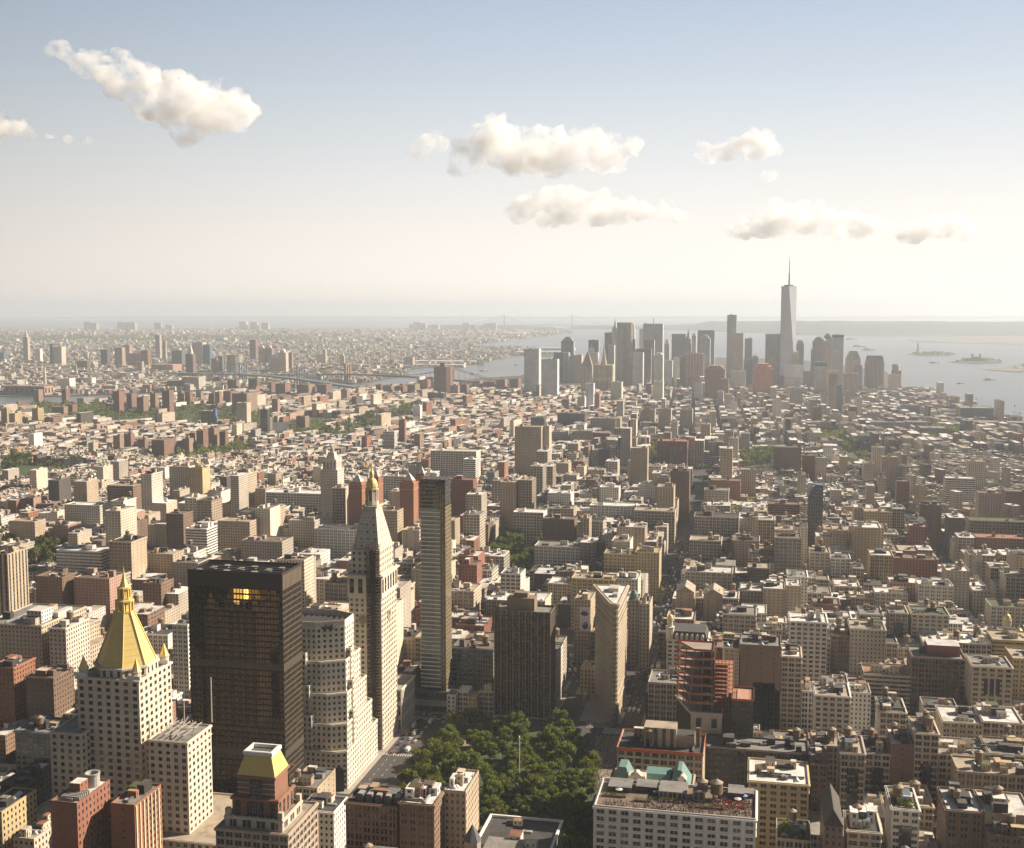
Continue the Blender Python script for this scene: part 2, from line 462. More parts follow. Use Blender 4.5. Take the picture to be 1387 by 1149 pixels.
def ridge(name, pts, depth, mat):
    """a wooded ridge: pts = (px, py of the crest, py of the foot); solid with a rounded back"""
    mb = MB(); Vf, Vc, Vb = [], [], []
    for px, pc, pf in pts:
        x, y = atz(px, pf); L = math.hypot(x, y); k = depth/L
        xc, yc = x*(1+k*.5), y*(1+k*.5)
        d = ray(px, pc); h = CAMZ+d[2]*math.hypot(xc, yc)/math.hypot(d[0], d[1])
        Vf.append((x, y, -2)); Vc.append((xc, yc, max(h, 4))); Vb.append((x*(1+k), y*(1+k), -2))
    n = len(pts)
    mid = [tuple((np.array(a)*.45+np.array(c)*.55)+np.array((0, 0, c[2]*.22))) for a, c in zip(Vf, Vc)]
    for A, B in ((Vf, mid), (mid, Vc), (Vc, Vb)):
        mb.quads([[A[i], A[i+1], B[i+1], B[i]] for i in range(n-1)], 0)
    o = mb.build(name, mat); o['kind'] = 'structure'
    return o
rr = random.Random(3)
ridge('staten_hills', [(900, 441, 447), (940, 439.5, 448)]+[(960+20*i, 434.2+rr.random()*1.1+abs(i-8)*.10, 449+min(i, 8)*.7) for i in range(34)], 5200, M['hill'])
ridge('verrazzano_shore_hills', [(772, 443, 446), (790, 441.2, 446), (820, 441, 446), (860, 441.6, 446.5), (905, 442, 447)], 900, M['hill'])
ridge('far_shore_hills', [(-100+50*i, 428.2+rr.random()*.8+(1.6 if i < 5 else 0), 432) for i in range(38)], 4000, M['hill'])
ridge('bay_ridge_hills', [(560, 441, 445), (620, 440, 446), (700, 441, 446), (745, 443, 447), (770, 446, 449)], 1500, M['hill'])

# ------------------------------------------------------------------ street grid
YN = lambda n: 870.0+(23-n)*80.5
AV = [1620, 1346, 1066, 786, 506, 226, -98, -252, -405, -545, -685, -885, -1105, -1310, -1480, -1650, -1820, -2000]
BWAY = [(270, -135), (226, -15), (-98, 862), (-283, 1353), (-335, 1560), (-395, 1960), (-420, 2720), (-470, 3600)]
def dist_bway(x, y):
    d = 1e9
    for (ax, ay), (bx, by) in zip(BWAY[:-1], BWAY[1:]):
        t = max(0, min(1, ((x-ax)*(bx-ax)+(y-ay)*(by-ay))/((bx-ax)**2+(by-ay)**2)))
        d = min(d, math.hypot(x-ax-t*(bx-ax), y-ay-t*(by-ay)))
    return d
PARKS = [(-237, -112, 640, 858), (-345, -225, 1362, 1585), (-790, -640, 1290, 1420), (-1480, -1320, 1930, 2150), (-330, -80, 2160, 2400), (-560, -520, 1065, 1110), (-1330, -1180, 2740, 3300)]

STY = {  # bay, storey, window width, window height, spandrel shade, mullion
 'punch': (3.2, 3.5, .42, .5, 1, 0), 'pair': (5.2, 3.7, .62, .54, 1, .14), 'loft': (4.6, 3.9, .78, .64, .75, .08), 'pier': (2.9, 3.7, .56, .6, .3, 0),
 'ribbon': (6.0, 3.3, 1.0, .46, 1, .03), 'glass': (2.6, 3.6, .93, .82, .25, 0), 'apt': (3.7, 2.9, .5, .46, 1, .12), 'blank': (9.0, 3.6, .12, .35, 1, 0),
 'strip': (5.0, 3.6, .45, .62, .15, 0), 'stone': (3.4, 3.8, .5, .55, .9, .0), 'house': (2.6, 3.2, .42, .5, 1, 0), 'dark': (2.4, 3.6, .9, .78, .1, 0), 'sheer': (60, 60, 0, 0, 1, 0)}
COL = {'cream': (.60, .52, .40), 'tan': (.46, .365, .255), 'white': (.72, .68, .61), 'grey': (.34, .32, .285), 'brown': (.21, .135, .09), 'red': (.27, .115, .07), 'dark': (.10, .085, .07),
 'lime': (.63, .57, .47), 'yellow': (.52, .40, .22), 'pink': (.42, .26, .19), 'rust': (.33, .15, .08), 'stone': (.43, .375, .305), 'beige': (.53, .445, .335), 'blue': (.12, .17, .24), 'slate': (.16, .17, .18), 'black': (.035, .03, .025), 'bronze': (.09, .06, .03), 'green': (.08, .12, .09)}
ROOF = {'silver': (.62, .60, .56), 'white': (.76, .73, .68), 'tan': (.42, .35, .26), 'tar': (.07, .065, .06), 'grey': (.25, .235, .21), 'green': (.08, .10, .04), 'brown': (.2, .15, .11), 'terracotta': (.36, .19, .11)}

for k_ in COL: ROOF.setdefault(k_, COL[k_])
def inset(P, d):
    """offset a convex counter-clockwise footprint inwards by d"""
    n = len(P); L = []
    for i in range(n):
        (x0, y0), (x1, y1) = P[i][:2], P[(i+1) % n][:2]
        l = math.hypot(x1-x0, y1-y0); nx, ny = -(y1-y0)/l, (x1-x0)/l
        L.append((x0+nx*d, y0+ny*d, (x1-x0)/l, (y1-y0)/l))
    out = []
    for i in range(n):
        ax, ay, adx, ady = L[i-1]; bx, by, bdx, bdy = L[i]
        den = adx*bdy-ady*bdx
        if abs(den) < 1e-6: out.append((bx, by)); continue
        t = ((bx-ax)*bdy-(by-ay)*bdx)/den
        out.append((ax+adx*t, ay+ady*t))
    return out
def rect(x0, x1, y0, y1): return [(x0, y0), (x1, y0), (x1, y1), (x0, y1)]
def ringband(mb, P, d, z0, z1, mat, tint):
    """a cornice or belt course: a closed band standing d metres proud of the footprint"""
    O = inset(P, -d); I = inset(P, 0.02); n = len(P)
    for i in range(n):
        j = (i+1) % n
        mb.quads([[(*O[i], z0), (*O[j], z0), (*O[j], z1), (*O[i], z1)], [(*O[i], z1), (*O[j], z1), (*I[j], z1), (*I[i], z1)], [(*I[i], z0), (*I[j], z0), (*O[j], z0), (*O[i], z0)]], mat, None, (*tint[:3], 0))
def parapet(mb, P, z, h, mat, tint, th=0.4):
    I = inset(P, th); n = len(P)
    for i in range(n):
        j = (i+1) % n
        mb.quads([[(*P[i], z), (*P[j], z), (*P[j], z+h), (*P[i], z+h)], [(*I[j], z), (*I[i], z), (*I[i], z+h), (*I[j], z+h)], [(*P[i], z+h), (*P[j], z+h), (*I[j], z+h), (*I[i], z+h)]], mat, None, (*tint[:3], 0))

# window unit meshes (shared by every single window)
def window_mesh(kind):
    mb = MB()
    mb.quads([[(-.5, 0, -.5), (.5, 0, -.5), (.5, 0, .5), (-.5, 0, .5)]], 0)
    def bar(x0, x1, z0, z1):
        mb.quads([[(x0, -.06, z0), (x1, -.06, z0), (x1, -.06, z1), (x0, -.06, z1)]], 1)
    bar(-.5, .5, -.02, .02); bar(-.5, .5, -.5, -.45); bar(-.5, .5, .46, .5); bar(-.5, -.45, -.45, .46); bar(.45, .5, -.45, .46)
    if kind: bar(-.06, .06, -.45, .46)
    o = mb.build('window_unit', [M['glass'], M['frame']])
    me = o.data; bpy.data.objects.remove(o)
    return me
WIN = [window_mesh(0), window_mesh(1)]
def facade_grid(mb, a, b, z0, z1, style, tint, rec=0.35, zskip=0.0):
    """a masonry wall with real openings from a to b; returns (x, y, z, width, height, angle) of each opening's back"""
    bay, fl, w, h, sp, mul = style
    L = math.hypot(b[0]-a[0], b[1]-a[1]); n = max(1, round(L/bay)); nf = max(1, round((z1-z0)/fl))
    ux, uy = (b[0]-a[0])/L, (b[1]-a[1])/L; nx, ny = uy, -ux
    bw, fh = L/n, (z1-z0)/nf
    i, k = np.meshgrid(np.arange(n), np.arange(nf), indexing='ij'); i = i.ravel(); k = k.ravel()
    ox0, ox1 = i*bw, (i+1)*bw; oz0, oz1 = z0+k*fh, z0+(k+1)*fh
    wx0, wx1 = ox0+bw*(1-w)/2, ox1-bw*(1-w)/2; wz0, wz1 = oz0+fh*(1-h)*.55, oz0+fh*(1-h)*.55+fh*h
    def P(u, d, z): return np.stack([a[0]+ux*u-nx*d, a[1]+uy*u-ny*d, z], -1)
    Z0 = np.zeros(len(i)); D = Z0+rec
    q = [np.stack([P(ox0, Z0, oz0), P(ox1, Z0, oz0), P(wx1, Z0, wz0), P(wx0, Z0, wz0)], 1),
         np.stack([P(ox1, Z0, oz0), P(ox1, Z0, oz1), P(wx1, Z0, wz1), P(wx1, Z0, wz0)], 1),
         np.stack([P(ox1, Z0, oz1), P(ox0, Z0, oz1), P(wx0, Z0, wz1), P(wx1, Z0, wz1)], 1),
         np.stack([P(ox0, Z0, oz1), P(ox0, Z0, oz0), P(wx0, Z0, wz0), P(wx0, Z0, wz1)], 1),
         np.stack([P(wx0, Z0, wz0), P(wx1, Z0, wz0), P(wx1, D, wz0), P(wx0, D, wz0)], 1),
         np.stack([P(wx1, Z0, wz0), P(wx1, Z0, wz1), P(wx1, D, wz1), P(wx1, D, wz0)], 1),
         np.stack([P(wx1, Z0, wz1), P(wx0, Z0, wz1), P(wx0, D, wz1), P(wx1, D, wz1)], 1),
         np.stack([P(wx0, Z0, wz1), P(wx0, Z0, wz0), P(wx0, D, wz0), P(wx0, D, wz1)], 1)]
    if sp < .6:        # dark spandrel panels between the piers
        mb.quads(np.concatenate([q[1], q[3], *q[4:]]), 0, None, (*tint[:3], 0))
        mb.quads(np.concatenate([q[0], q[2]]), 0, None, (tint[0]*sp, tint[1]*sp, tint[2]*sp, 0))
    else:
        mb.quads(np.concatenate(q), 0, None, (*tint[:3], 0))
    c = P((wx0+wx1)/2, D-.06, (wz0+wz1)/2); ang = math.atan2(nx, -ny)
    return [(c[j, 0], c[j, 1], c[j, 2], bw*w, fh*h, ang, 1 if mul > .05 else 0) for j in range(len(i))]
def place_windows(root, wins, cap=100, mats=None):
    """the openings that show largest become windows of their own, the rest one part"""
    vis = []
    if mats:
        special = [m.copy() for m in WIN]
        for m in special:
            for q, mm in enumerate(mats): m.materials[q] = mm
    for w in wins:
        px, py = proj(w[0], w[1], w[2])
        vis.append((0 if (-10 < px < 1397 and py < 1160) else 1, (w[0]**2+w[1]**2)**.5))
    order = sorted(range(len(wins)), key=lambda q: vis[q])
    L = root.location
    for q in order[:cap]:
        x, y, z, w, h, a, k = wins[q]
        o = bpy.data.objects.new('window', WIN[k] if not mats else special[k]); link(o, root)
        o.location = (x-L[0], y-L[1], z-L[2]); o.rotation_euler = (0, 0, a); o.scale = (w, 1, h)
    if len(order) > cap:
        mb = MB(); k_ = np.array([wins[q][:6] for q in order[cap:]])
        c, s_ = np.cos(k_[:, 5]), np.sin(k_[:, 5]); hw, hh = k_[:, 3]/2, k_[:, 4]/2
        def quad(u0, u1, v0, v1, d):
            f = lambda u, v: np.stack([k_[:, 0]+c*u*k_[:, 3]+s_*d, k_[:, 1]+s_*u*k_[:, 3]-c*d, k_[:, 2]+v*k_[:, 4]], -1)
            return np.stack([f(u0, v0), f(u1, v0), f(u1, v1), f(u0, v1)], 1)
        T = np.zeros((len(k_), 4)); T[:, 3] = NR.random(len(k_))
        mb.quads(quad(-.5, .5, -.5, .5, 0), 0, None, T)
        mb.quads(quad(-.5, .5, -.02, .02, .06), 1); mb.quads(quad(-.5, -.45, -.5, .5, .06), 1); mb.quads(quad(.45, .5, -.5, .5, .06), 1)
        o = mb.build('window', mats or [M['glass'], M['frame']], root, off=L); o['kind'] = 'stuff'

def local(root, mb, name, mats): return mb.build(name, mats, root, off=root.location)
TANKN = [0]
def water_tank(x, y, z, label, s=1.0, group='rooftop water tanks', r=None):
    r = r or rng
    t = thing('water_tank', label, 'water tank', (x, y, z), group)
    hl = (2.0+r.random()*2.2)*s; rad = (1.7+r.random()*.7)*s; hb = rad*1.9
    tn = 0.5+r.random()*.9
    lg = MB()
    for k in range(4):
        a = math.pi/4+k*math.pi/2
        lg.bar((x+rad*.7*math.cos(a), y+rad*.7*math.sin(a), z-.3), (x+rad*.7*math.cos(a), y+rad*.7*math.sin(a), z+hl), .16*s)
    lg.bar((x-rad*.7, y-rad*.7, z+hl*.15), (x+rad*.7, y-rad*.7, z+hl*.9), .08*s); lg.bar((x+rad*.7, y-rad*.7, z+hl*.15), (x-rad*.7, y-rad*.7, z+hl*.9), .08*s)
    local(t, lg, 'stand', M['steel'])
    b = MB(); b.ring((x, y), [(.1, z+hl), (rad, z+hl), (rad, z+hl+hb)], 12, 0); local(t, b, 'tank', M['tank'])
    c = MB(); c.ring((x, y), [(rad*1.1, z+hl+hb-.1), (rad*1.1, z+hl+hb+.02), (.05, z+hl+hb+rad*.62)], 12, 0); local(t, c, 'tank_roof', M['tankroof'])
    return t
def roof_clutter(root, P, z, r, n=3, tint=(.4, .36, .3), tanks=0, tanklabel=None):
    """bulkheads, air units and tanks standing on a roof"""
    xs = [p[0] for p in P]; ys = [p[1] for p in P]; x0, x1, y0, y1 = min(xs)+1.5, max(xs)-1.5, min(ys)+1.5, max(ys)-1.5
    if x1-x0 < 5 or y1-y0 < 5: return
    for k in range(n):
        w = 2.5+r.random()*min(7, (x1-x0)*.35); d = 2.5+r.random()*min(6, (y1-y0)*.35); h = 1.5+r.random()*3.5
        cx = x0+w/2+r.random()*max(.1, x1-x0-w); cy = y0+d/2+r.random()*max(.1, y1-y0-d)
        mb = MB()
        kind = r.random()
        if k > 0 and kind < .2:      # duct run
            L_d = min(x1-x0, y1-y0)*.7; g = r.choice((.45, .3, .12)); ax = r.random() < .5
            mb.box(cx-(L_d/2 if ax else .5), cx+(L_d/2 if ax else .5), max(y0, cy-(.5 if ax else L_d/2)), min(y1, cy+(.5 if ax else L_d/2)), z+.4, z+1.4, 0, (g, g*.97, g*.92)); local(root, mb, 'duct', M['roof'])
        elif k > 0 and kind < .36:   # dark plant
            mb.box(cx-w/2, cx+w/2, cy-d/2, cy+d/2, z-.1, z+h+.5, 0, (.05, .045, .04), topmat=0, toptint=(.09, .085, .08)); local(root, mb, 'machinery', M['roof'])
        elif k > 0 and kind < .46:   # pitched skylight
            mb.prism(rect(cx-1.6, cx+1.6, cy-2.2, cy+2.2), z, z+1.5, 0, (.6, .6, .58), taper=rect(cx-.1, cx+.1, cy-2.1, cy+2.1)); local(root, mb, 'skylight', M['wall'])
        elif k == 0 or r.random() < .45:
            h += 1.2; mb.box(cx-w/2, cx+w/2, cy-d/2, cy+d/2, z-.1, z+h, 0, tint, style=(3, 3, .25, .45, 1, 0), seed=r.random(), topmat=1, toptint=r.choice(list(ROOF.values())))
            local(root, mb, 'bulkhead', [M['facade'], M['roof']])
        else:
            h = .8+r.random()*1.3; g = .12+r.random()*.5
            for q in range(r.randint(1, 3)):
                xx = cx+(q-1)*(1.9)
                mb.box(xx-.8, xx+.8, cy-1.1, cy+1.1, z-.1, z+h, 0, (g, g*.97, g*.92))
            local(root, mb, 'air_unit', M['roof'])
    for k in range(tanks):
        water_tank(x0+2+r.random()*max(.1, x1-x0-4), y0+2+r.random()*max(.1, y1-y0-4), z+(0 if r.random() < .5 else 2.0), tanklabel, .9+r.random()*.35, r=r)
FOOT = []    # footprints already built on: x0, x1, y0, y1
MAN = []     # fronts measured in the photograph: px0, px1, py top, py kept visible, Y
def building(name, label, cat, P, z1, style='punch', tint='tan', roof='silver', seed=None, real=False, cornice=1, sides=None, clutter=3, tanks=0, group=None, z0=0.0, par=1.0, tanklabel=None, belts=(), cap=100, cortint=None):
    r = random.Random(seed if seed is not None else hash((round(P[0][0]), round(P[0][1]))) & 0xffff)
    st = STY[style] if isinstance(style, str) else style
    tn = COL[tint] if isinstance(tint, str) else tint
    j = .88+r.random()*.24; tn = tuple(min(.85, c*j) for c in tn)
    rt = ROOF[roof] if isinstance(roof, str) else roof
    cx = sum(p[0] for p in P)/len(P); cy = sum(p[1] for p in P)/len(P)
    root = thing(name, label, cat, (cx, cy, z0), group)
    mb = MB(); wins = []; n = len(P); sd = r.random()*50
    for i in range(n):
        a, b = P[i], P[(i+1) % n]; L = math.hypot(b[0]-a[0], b[1]-a[1])
        nx, ny = (b[1]-a[1])/L, -(b[0]-a[0])/L
        stt = st
        if sides and i in sides: stt = STY[sides[i]] if isinstance(sides[i], str) else sides[i]
        facing = nx*-a[0]+ny*-a[1] > 0
        if real and facing and stt[2] > 0 and stt[0] < 50:
            wins += facade_grid(mb, a, b, z0, z1, stt, tn)
        else:
            nu = max(1, round(L/stt[0])); nv = max(1, round((z1-z0)/stt[1])); o = i*31
            mb.quads([[(*a, z0), (*b, z0), (*b, z1), (*a, z1)]], 1, [[(o, 0), (o+nu, 0), (o+nu, nv), (o, nv)]], (*tn, sd), stt[2:6])
    parapet(mb, P, z1, par, 0, tuple(c*.95 for c in tn))
    local(root, mb, 'wall', [M['wall'], M['facade']])
    rb = MB(); rb.poly([(*p, z1+.05) for p in inset(P, .38)], 0, rt); local(root, rb, 'roof', M['roof'])
    if cornice:
        cb = MB(); ct = cortint or tuple(min(.8, c*1.12) for c in tn)
        ringband(cb, P, .75*cornice, z1-.4, z1+.6, 0, ct); ringband(cb, P, .35*cornice, z1-st[1]*1.02-.25, z1-st[1]*1.02+.15, 0, ct)
        for zb in belts: ringband(cb, P, .35, zb-.3, zb+.3, 0, ct)
        local(root, cb, 'cornice', M['wall'])
    if clutter: roof_clutter(root, inset(P, .4), z1, r, clutter, tn, tanks, tanklabel)
    if wins: place_windows(root, wins, cap)
    FOOT.append((min(p[0] for p in P), max(p[0] for p in P), min(p[1] for p in P), max(p[1] for p in P)))
    return root

# ------------------------------------------------------------------ landmark buildings
def mass(root, P, z0, z1, style, tint, roof='grey', real=True, name='wall', par=.9, sides=None, wins=None, cornice=0, belts=(), top=True, taper=None):
    """one block of a stepped building, its walls and its roof as parts; adds the openings to wins"""
    st = STY[style] if isinstance(style, str) else style
    tn = COL[tint] if isinstance(tint, str) else tint
    mb = MB(); n = len(P)
    for i in range(n):
        a, b = P[i], P[(i+1) % n]; L = math.hypot(b[0]-a[0], b[1]-a[1]); nx, ny = (b[1]-a[1])/L, -(b[0]-a[0])/L
        s2 = STY[sides[i]] if sides and i in sides and isinstance(sides[i], str) else (sides[i] if sides and i in sides else st)
        if real and wins is not None and nx*-a[0]+ny*-a[1] > 0 and s2[2] > 0 and not taper:
            wins += facade_grid(mb, a, b, z0, z1, s2, tn)
        else:
            T = taper or P
            c, d = T[(i+1) % n], T[i]
            nu = max(1, round(L/s2[0])); nv = max(1, round((z1-z0)/s2[1])); o = i*31
            mb.quads([[(*a, z0), (*b, z0), (*c, z1), (*d, z1)]], 1, [[(o, 0), (o+nu, 0), (o+nu, nv), (o, nv)]], (*tn, .37*i), s2[2:6])
    T = taper or P
    if par and not taper: parapet(mb, P, z1, par, 0, tn)
    local(root, mb, name, [M['wall'], M['facade']])
    if top:
        rb = MB(); rb.poly([(*p, z1+.04) for p in (inset(T, .38) if not taper else T)], 0, ROOF[roof] if isinstance(roof, str) else roof); local(root, rb, 'roof', M['roof'])
    if cornice or belts:
        cb = MB(); ct = tuple(min(.8, c*1.1) for c in tn)
        if cornice: ringband(cb, P, cornice, z1-.5, z1+.6, 0, ct)
        for zb in belts: ringband(cb, P, .4, zb-.35, zb+.35, 0, ct)
        local(root, cb, 'cornice', M['wall'])
    FOOT.append((min(p[0] for p in P), max(p[0] for p in P), min(p[1] for p in P), max(p[1] for p in P)))
def octo(c, r, n=8, rot=math.pi/8): return [(c[0]+r*math.cos(rot+2*math.pi*i/n), c[1]+r*math.sin(rot+2*math.pi*i/n)) for i in range(n)]
def guard(px0, px1, py, vis, Y): MAN.append((px0, px1, py, py+vis, Y))

# limestone tower with the gilded pyramid
def gilded_tower():
    st = (.60, .53, .42)
    r = thing('stone_tower', 'cream limestone tower under a tall octagonal gilded pyramid roof', 'tower', (-346, 590, 0))
    w = []; c = (-346, 590)
    mass(r, rect(-397, -268, 556, 618), 0, 36, (4.2, 4, .45, .55, 1, .1), st, 'tan', wins=w, cornice=.6)
    mass(r, rect(-379, -360, 565, 606), 36.1, 86.5, (4.6, 3.9, .5, .55, 1, .14), st, 'grey', wins=w, cornice=.5, belts=(82,))
    mass(r, rect(-320, -297, 565, 593), 36.1, 86.5, (4.6, 3.9, .5, .55, 1, .14), st, 'grey', wins=w, cornice=.5, belts=(82,))
    mass(r, rect(-366.5, -329, 573, 609), 36.2, 116, (5.3, 3.9, .5, .55, 1, .14), st, 'tan', wins=w, cornice=.8, belts=(72, 92, 100))
    mass(r, octo(c, 17.2), 116.2, 121.5, (5, 5, .4, .7, 1, 0), st, 'grey', real=False, cornice=.8)
    p = MB()
    p.prism(octo(c, 16.4), 121.5, 150, 0, taper=octo(c, 4.9))
    for k in range(8):
        a, b = octo(c, 16.55)[k], octo(c, 5.05)[k]; p.bar((*a, 121.6), (*b, 150.1), .28)
    for q in range(1, 9):
        t_ = q/9; ringband(p, octo(c, 16.4+(4.9-16.4)*t_), .07, 121.5+28.5*t_-.12, 121.5+28.5*t_+.12, 0, (.5, .5, .5))
    ringband(p, octo(c, 16.4), .5, 121.2, 122.2, 0, (.5, .5, .5)); local(r, p, 'pyramid_roof', M['gold'])
    l = MB()
    for R0, z0, z1, n in ((4.5, 150, 156, 8), (3.1, 157.5, 163, 8)):
        l.ring(c, [(R0+.7, z0), (R0+.7, z0+.8), (R0*.6, z0+.81)], 8, 0, rot=math.pi/8)
        for q in octo(c, R0): l.box(q[0]-.5, q[0]+.5, q[1]-.5, q[1]+.5, z0+.8, z1)
        l.ring(c, [(R0*.62, z0+.8), (R0*.62, z1)], 8, 0)
        l.ring(c, [(R0+.8, z1), (R0+.8, z1+.9), (R0*.7, z1+1.5)], 8, 0, rot=math.pi/8)
    l.ring(c, [(2.7, 164), (2.0, 166), (1.0, 169), (.45, 172), (.1, 175.5)], 8, 0)
    local(r, l, 'lantern', M['gold'])
    for sx, sy in ((-1, -1), (1, -1), (1, 1), (-1, 1)):
        q = (c[0]-1.7+sx*16, c[1]+1+sy*15.5)
        tb = MB(); tb.ring(q, [(2.6, 116), (2.6, 120.5), (3.0, 120.6), (3.0, 121.2)], 8, 0, st); local(r, tb, 'corner_turret', M['wall'])
        tg = MB(); tg.ring(q, [(2.7, 121.2), (1.4, 124.5), (.15, 128)], 8, 0); o = tg.build('turret_cap', M['gold'], r, off=r.location)
        for k in range(2):
            wx = q[0]+(-1.5+3*k)
        wb = MB(); wb.box(q[0]-4, q[0]+4, q[1]-3.6, q[1]-3.2, 117, 119.4, 0, (.7, .7, .7)); local(r, wb, 'balcony', M['white'])
    ant = MB(); rnd = random.Random(5)
    for k in range(7): ant.bar((-316+k*2.6, 568+rnd.random()*22, 87), (-316+k*2.6, 575+rnd.random()*20, 91), .2)
    for k in range(5): ant.bar((-315+k*3.5, 568, 89.5), (-315+k*3.5, 590, 89.5), .22)
    ant.bar((-300, 600, 86), (-300, 600, 112), .3); ant.bar((-309, 585, 86), (-309, 585, 103), .25)
    local(r, ant, 'roof_antenna', M['concrete'])
    place_windows(r, w, 100)
gilded_tower(); guard(105, 240, 890, 260, 573); guard(253, 282, 985, 110, 565); guard(75, 108, 993, 120, 565)

# dark bronze glass slab
def dark_slab():
    Y0 = 668; xl, xr = aty(254, 772, Y0)[0], aty(382, 775, Y0)[0]; P = rect(xl, xr, Y0, Y0+30); z1 = aty(318, 774, Y0)[1]-1.5; zc = z1-9
    r = thing('office_tower', 'tall black and bronze glass slab tower beside the stepped limestone building', 'tower', ((xl+xr)/2, Y0+15, 0))
    mb = MB(); wins = []
    wins += facade_grid(mb, P[0], P[1], 0, zc, (2.05, 3.7, .86, .72, .35, 0), (.016, .012, .009), rec=.12)
    wins += facade_grid(mb, P[1], P[2], 0, zc, (2.05, 3.7, .84, .66, .5, 0), (.11, .078, .045), rec=.12)
    for i in (2, 3): mb.quads([[(*P[i], 0), (*P[(i+1) % 4], 0), (*P[(i+1) % 4], zc), (*P[i], zc)]], 0, None, (.03, .025, .02, 0))
    mb.prism(P, zc, z1, 0, (.03, .022, .016), top=False, sides={1: STY['sheer']})
    parapet(mb, P, z1, 1.5, 0, (.03, .022, .016), .6)
    local(r, mb, 'wall', M['wall'])
    for zb in (40, 96):
        b = MB(); ringband(b, P, .12, zb, zb+4.2, 0, (.06, .045, .03)); local(r, b, 'louvre_band', M['wall'])
    lv = MB()
    for k in range(15): lv.box(xr+.02, xr+.2, Y0+1+k*1.95, Y0+2+k*1.95, zc, z1, 0, (.2, .15, .1))
    local(r, lv, 'louvre_band', M['wall'])
    rb = MB(); rb.poly([(*p, z1-1) for p in inset(P, .7)], 0, (.08, .075, .07)); local(r, rb, 'roof', M['roof'])
    for k in range(9):
        h = MB(); x = xl+3+k*6.2; h.box(x, x+3.2, Y0+4+(k % 3)*7, Y0+9+(k % 3)*7, z1-1, z1+.6, 0, (.3, .28, .25)); local(r, h, 'air_unit', M['roof'])
    tr = MB()
    for k in range(6): tr.bar((xl+1, Y0+3+k*4.8, z1+.4), (xr-1, Y0+3+k*4.8, z1+.4), .3, 0, (.15, .12, .1))
    local(r, tr, 'roof_truss', M['steel'])
    gold = [q for q in wins if q[1] < Y0+1 and abs(proj(*q[:3])[0]-325) < 10.5 and abs(proj(*q[:3])[1]-808) < 8.5]  # panes picked to carry the gilded roof's reflection as a yellow tint
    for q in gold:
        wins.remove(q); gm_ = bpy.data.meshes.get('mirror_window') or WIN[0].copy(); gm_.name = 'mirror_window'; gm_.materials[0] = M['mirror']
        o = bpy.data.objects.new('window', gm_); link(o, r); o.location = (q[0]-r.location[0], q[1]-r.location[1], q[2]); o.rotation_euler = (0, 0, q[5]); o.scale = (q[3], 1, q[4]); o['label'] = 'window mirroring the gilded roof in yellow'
    place_windows(r, wins, 92, [M['darkglass'], M['steel']])
    FOOT.append((xl, xr, Y0, Y0+30))
dark_slab(); guard(254, 410, 770, 310, 668)

# stepped limestone office block
def stepped_block():
    st = (.66, .60, .49)
    r = thing('office_block', 'pale limestone office block rising in stepped setbacks with a giant arch at its foot', 'building', (-310, 749, 0)); w = []
    T = [(1022, 0, -264), (985, 4.5, -266), (944, 9, -268), (900, 13, -270.5), (853, 17.5, -273)]
    z0 = 0
    for k, (py, ins, xw) in enumerate(T):
        z1 = aty(466-k*4, py, 718+ins)[1]
        ch = 3+k*1.2
        x0 = -374+ins*2.2; y0, y1 = 718+ins, 788-ins
        P = [(x0, y0), (xw-ch*2.2, y0), (xw, y0+ch*1.2), (xw, y1-ch), (xw-ch*2, y1), (x0, y1)]
        mass(r, P, z0, z1, (3.6, 3.85, .46, .5, 1, 0), st, 'tan' if k < 4 else 'tar', wins=w, par=1.2 if k < 4 else 4.5, cornice=.25)
        if k in (1, 2, 3):      # corner shoulders that stand between the steps
            hz_ = z1+6
            mass(r, rect(xw-28-ch, xw-18-ch, y0-2.2, y0+3), z0, hz_, (3.4, 3.85, .46, .5, 1, 0), st, 'tan', wins=w)
            mass(r, rect(xw-6, xw+.8, y0+16, y0+22), z0, hz_, (3.4, 3.85, .46, .5, 1, 0), st, 'tan', wins=w)
        z0 = z1+.05
    a = MB()          # the great arch on the corner
    cx, cy = -268.5, 717.8; pts = [(cx-3.4, 0), (cx-3.4, 13)]+[(cx-3.4*math.cos(t), 13+3.4*math.sin(t)) for t in np.linspace(0, math.pi, 9)[1:-1]]+[(cx+3.4, 13), (cx+3.4, 0)]
    for i in range(len(pts)//2):
        p, q = pts[i], pts[-1-i]; p2, q2 = pts[min(i+1, len(pts)-1)], pts[-2-i]
        a.quads([[(p[0], cy, p[1]), (q[0], cy, q[1]), (q2[0], cy, q2[1]), (p2[0], cy, p2[1])]], 0, None, (.05, .04, .03, 0))
    local(r, a, 'arch', M['wall'])
    k = MB()
    for i in range(11): k.box(-322+i*4.2, -321+i*4.2, 738, 760, z0, z0+2.6, 0, (.06, .05, .045))
    k.box(-324, -278, 737, 761, z0-.5, z0+.7, 0, (.07, .06, .05)); local(r, k, 'cooling_plant', M['steel'])
    place_windows(r, w, 100)
stepped_block(); guard(405, 515, 850, 190, 718)

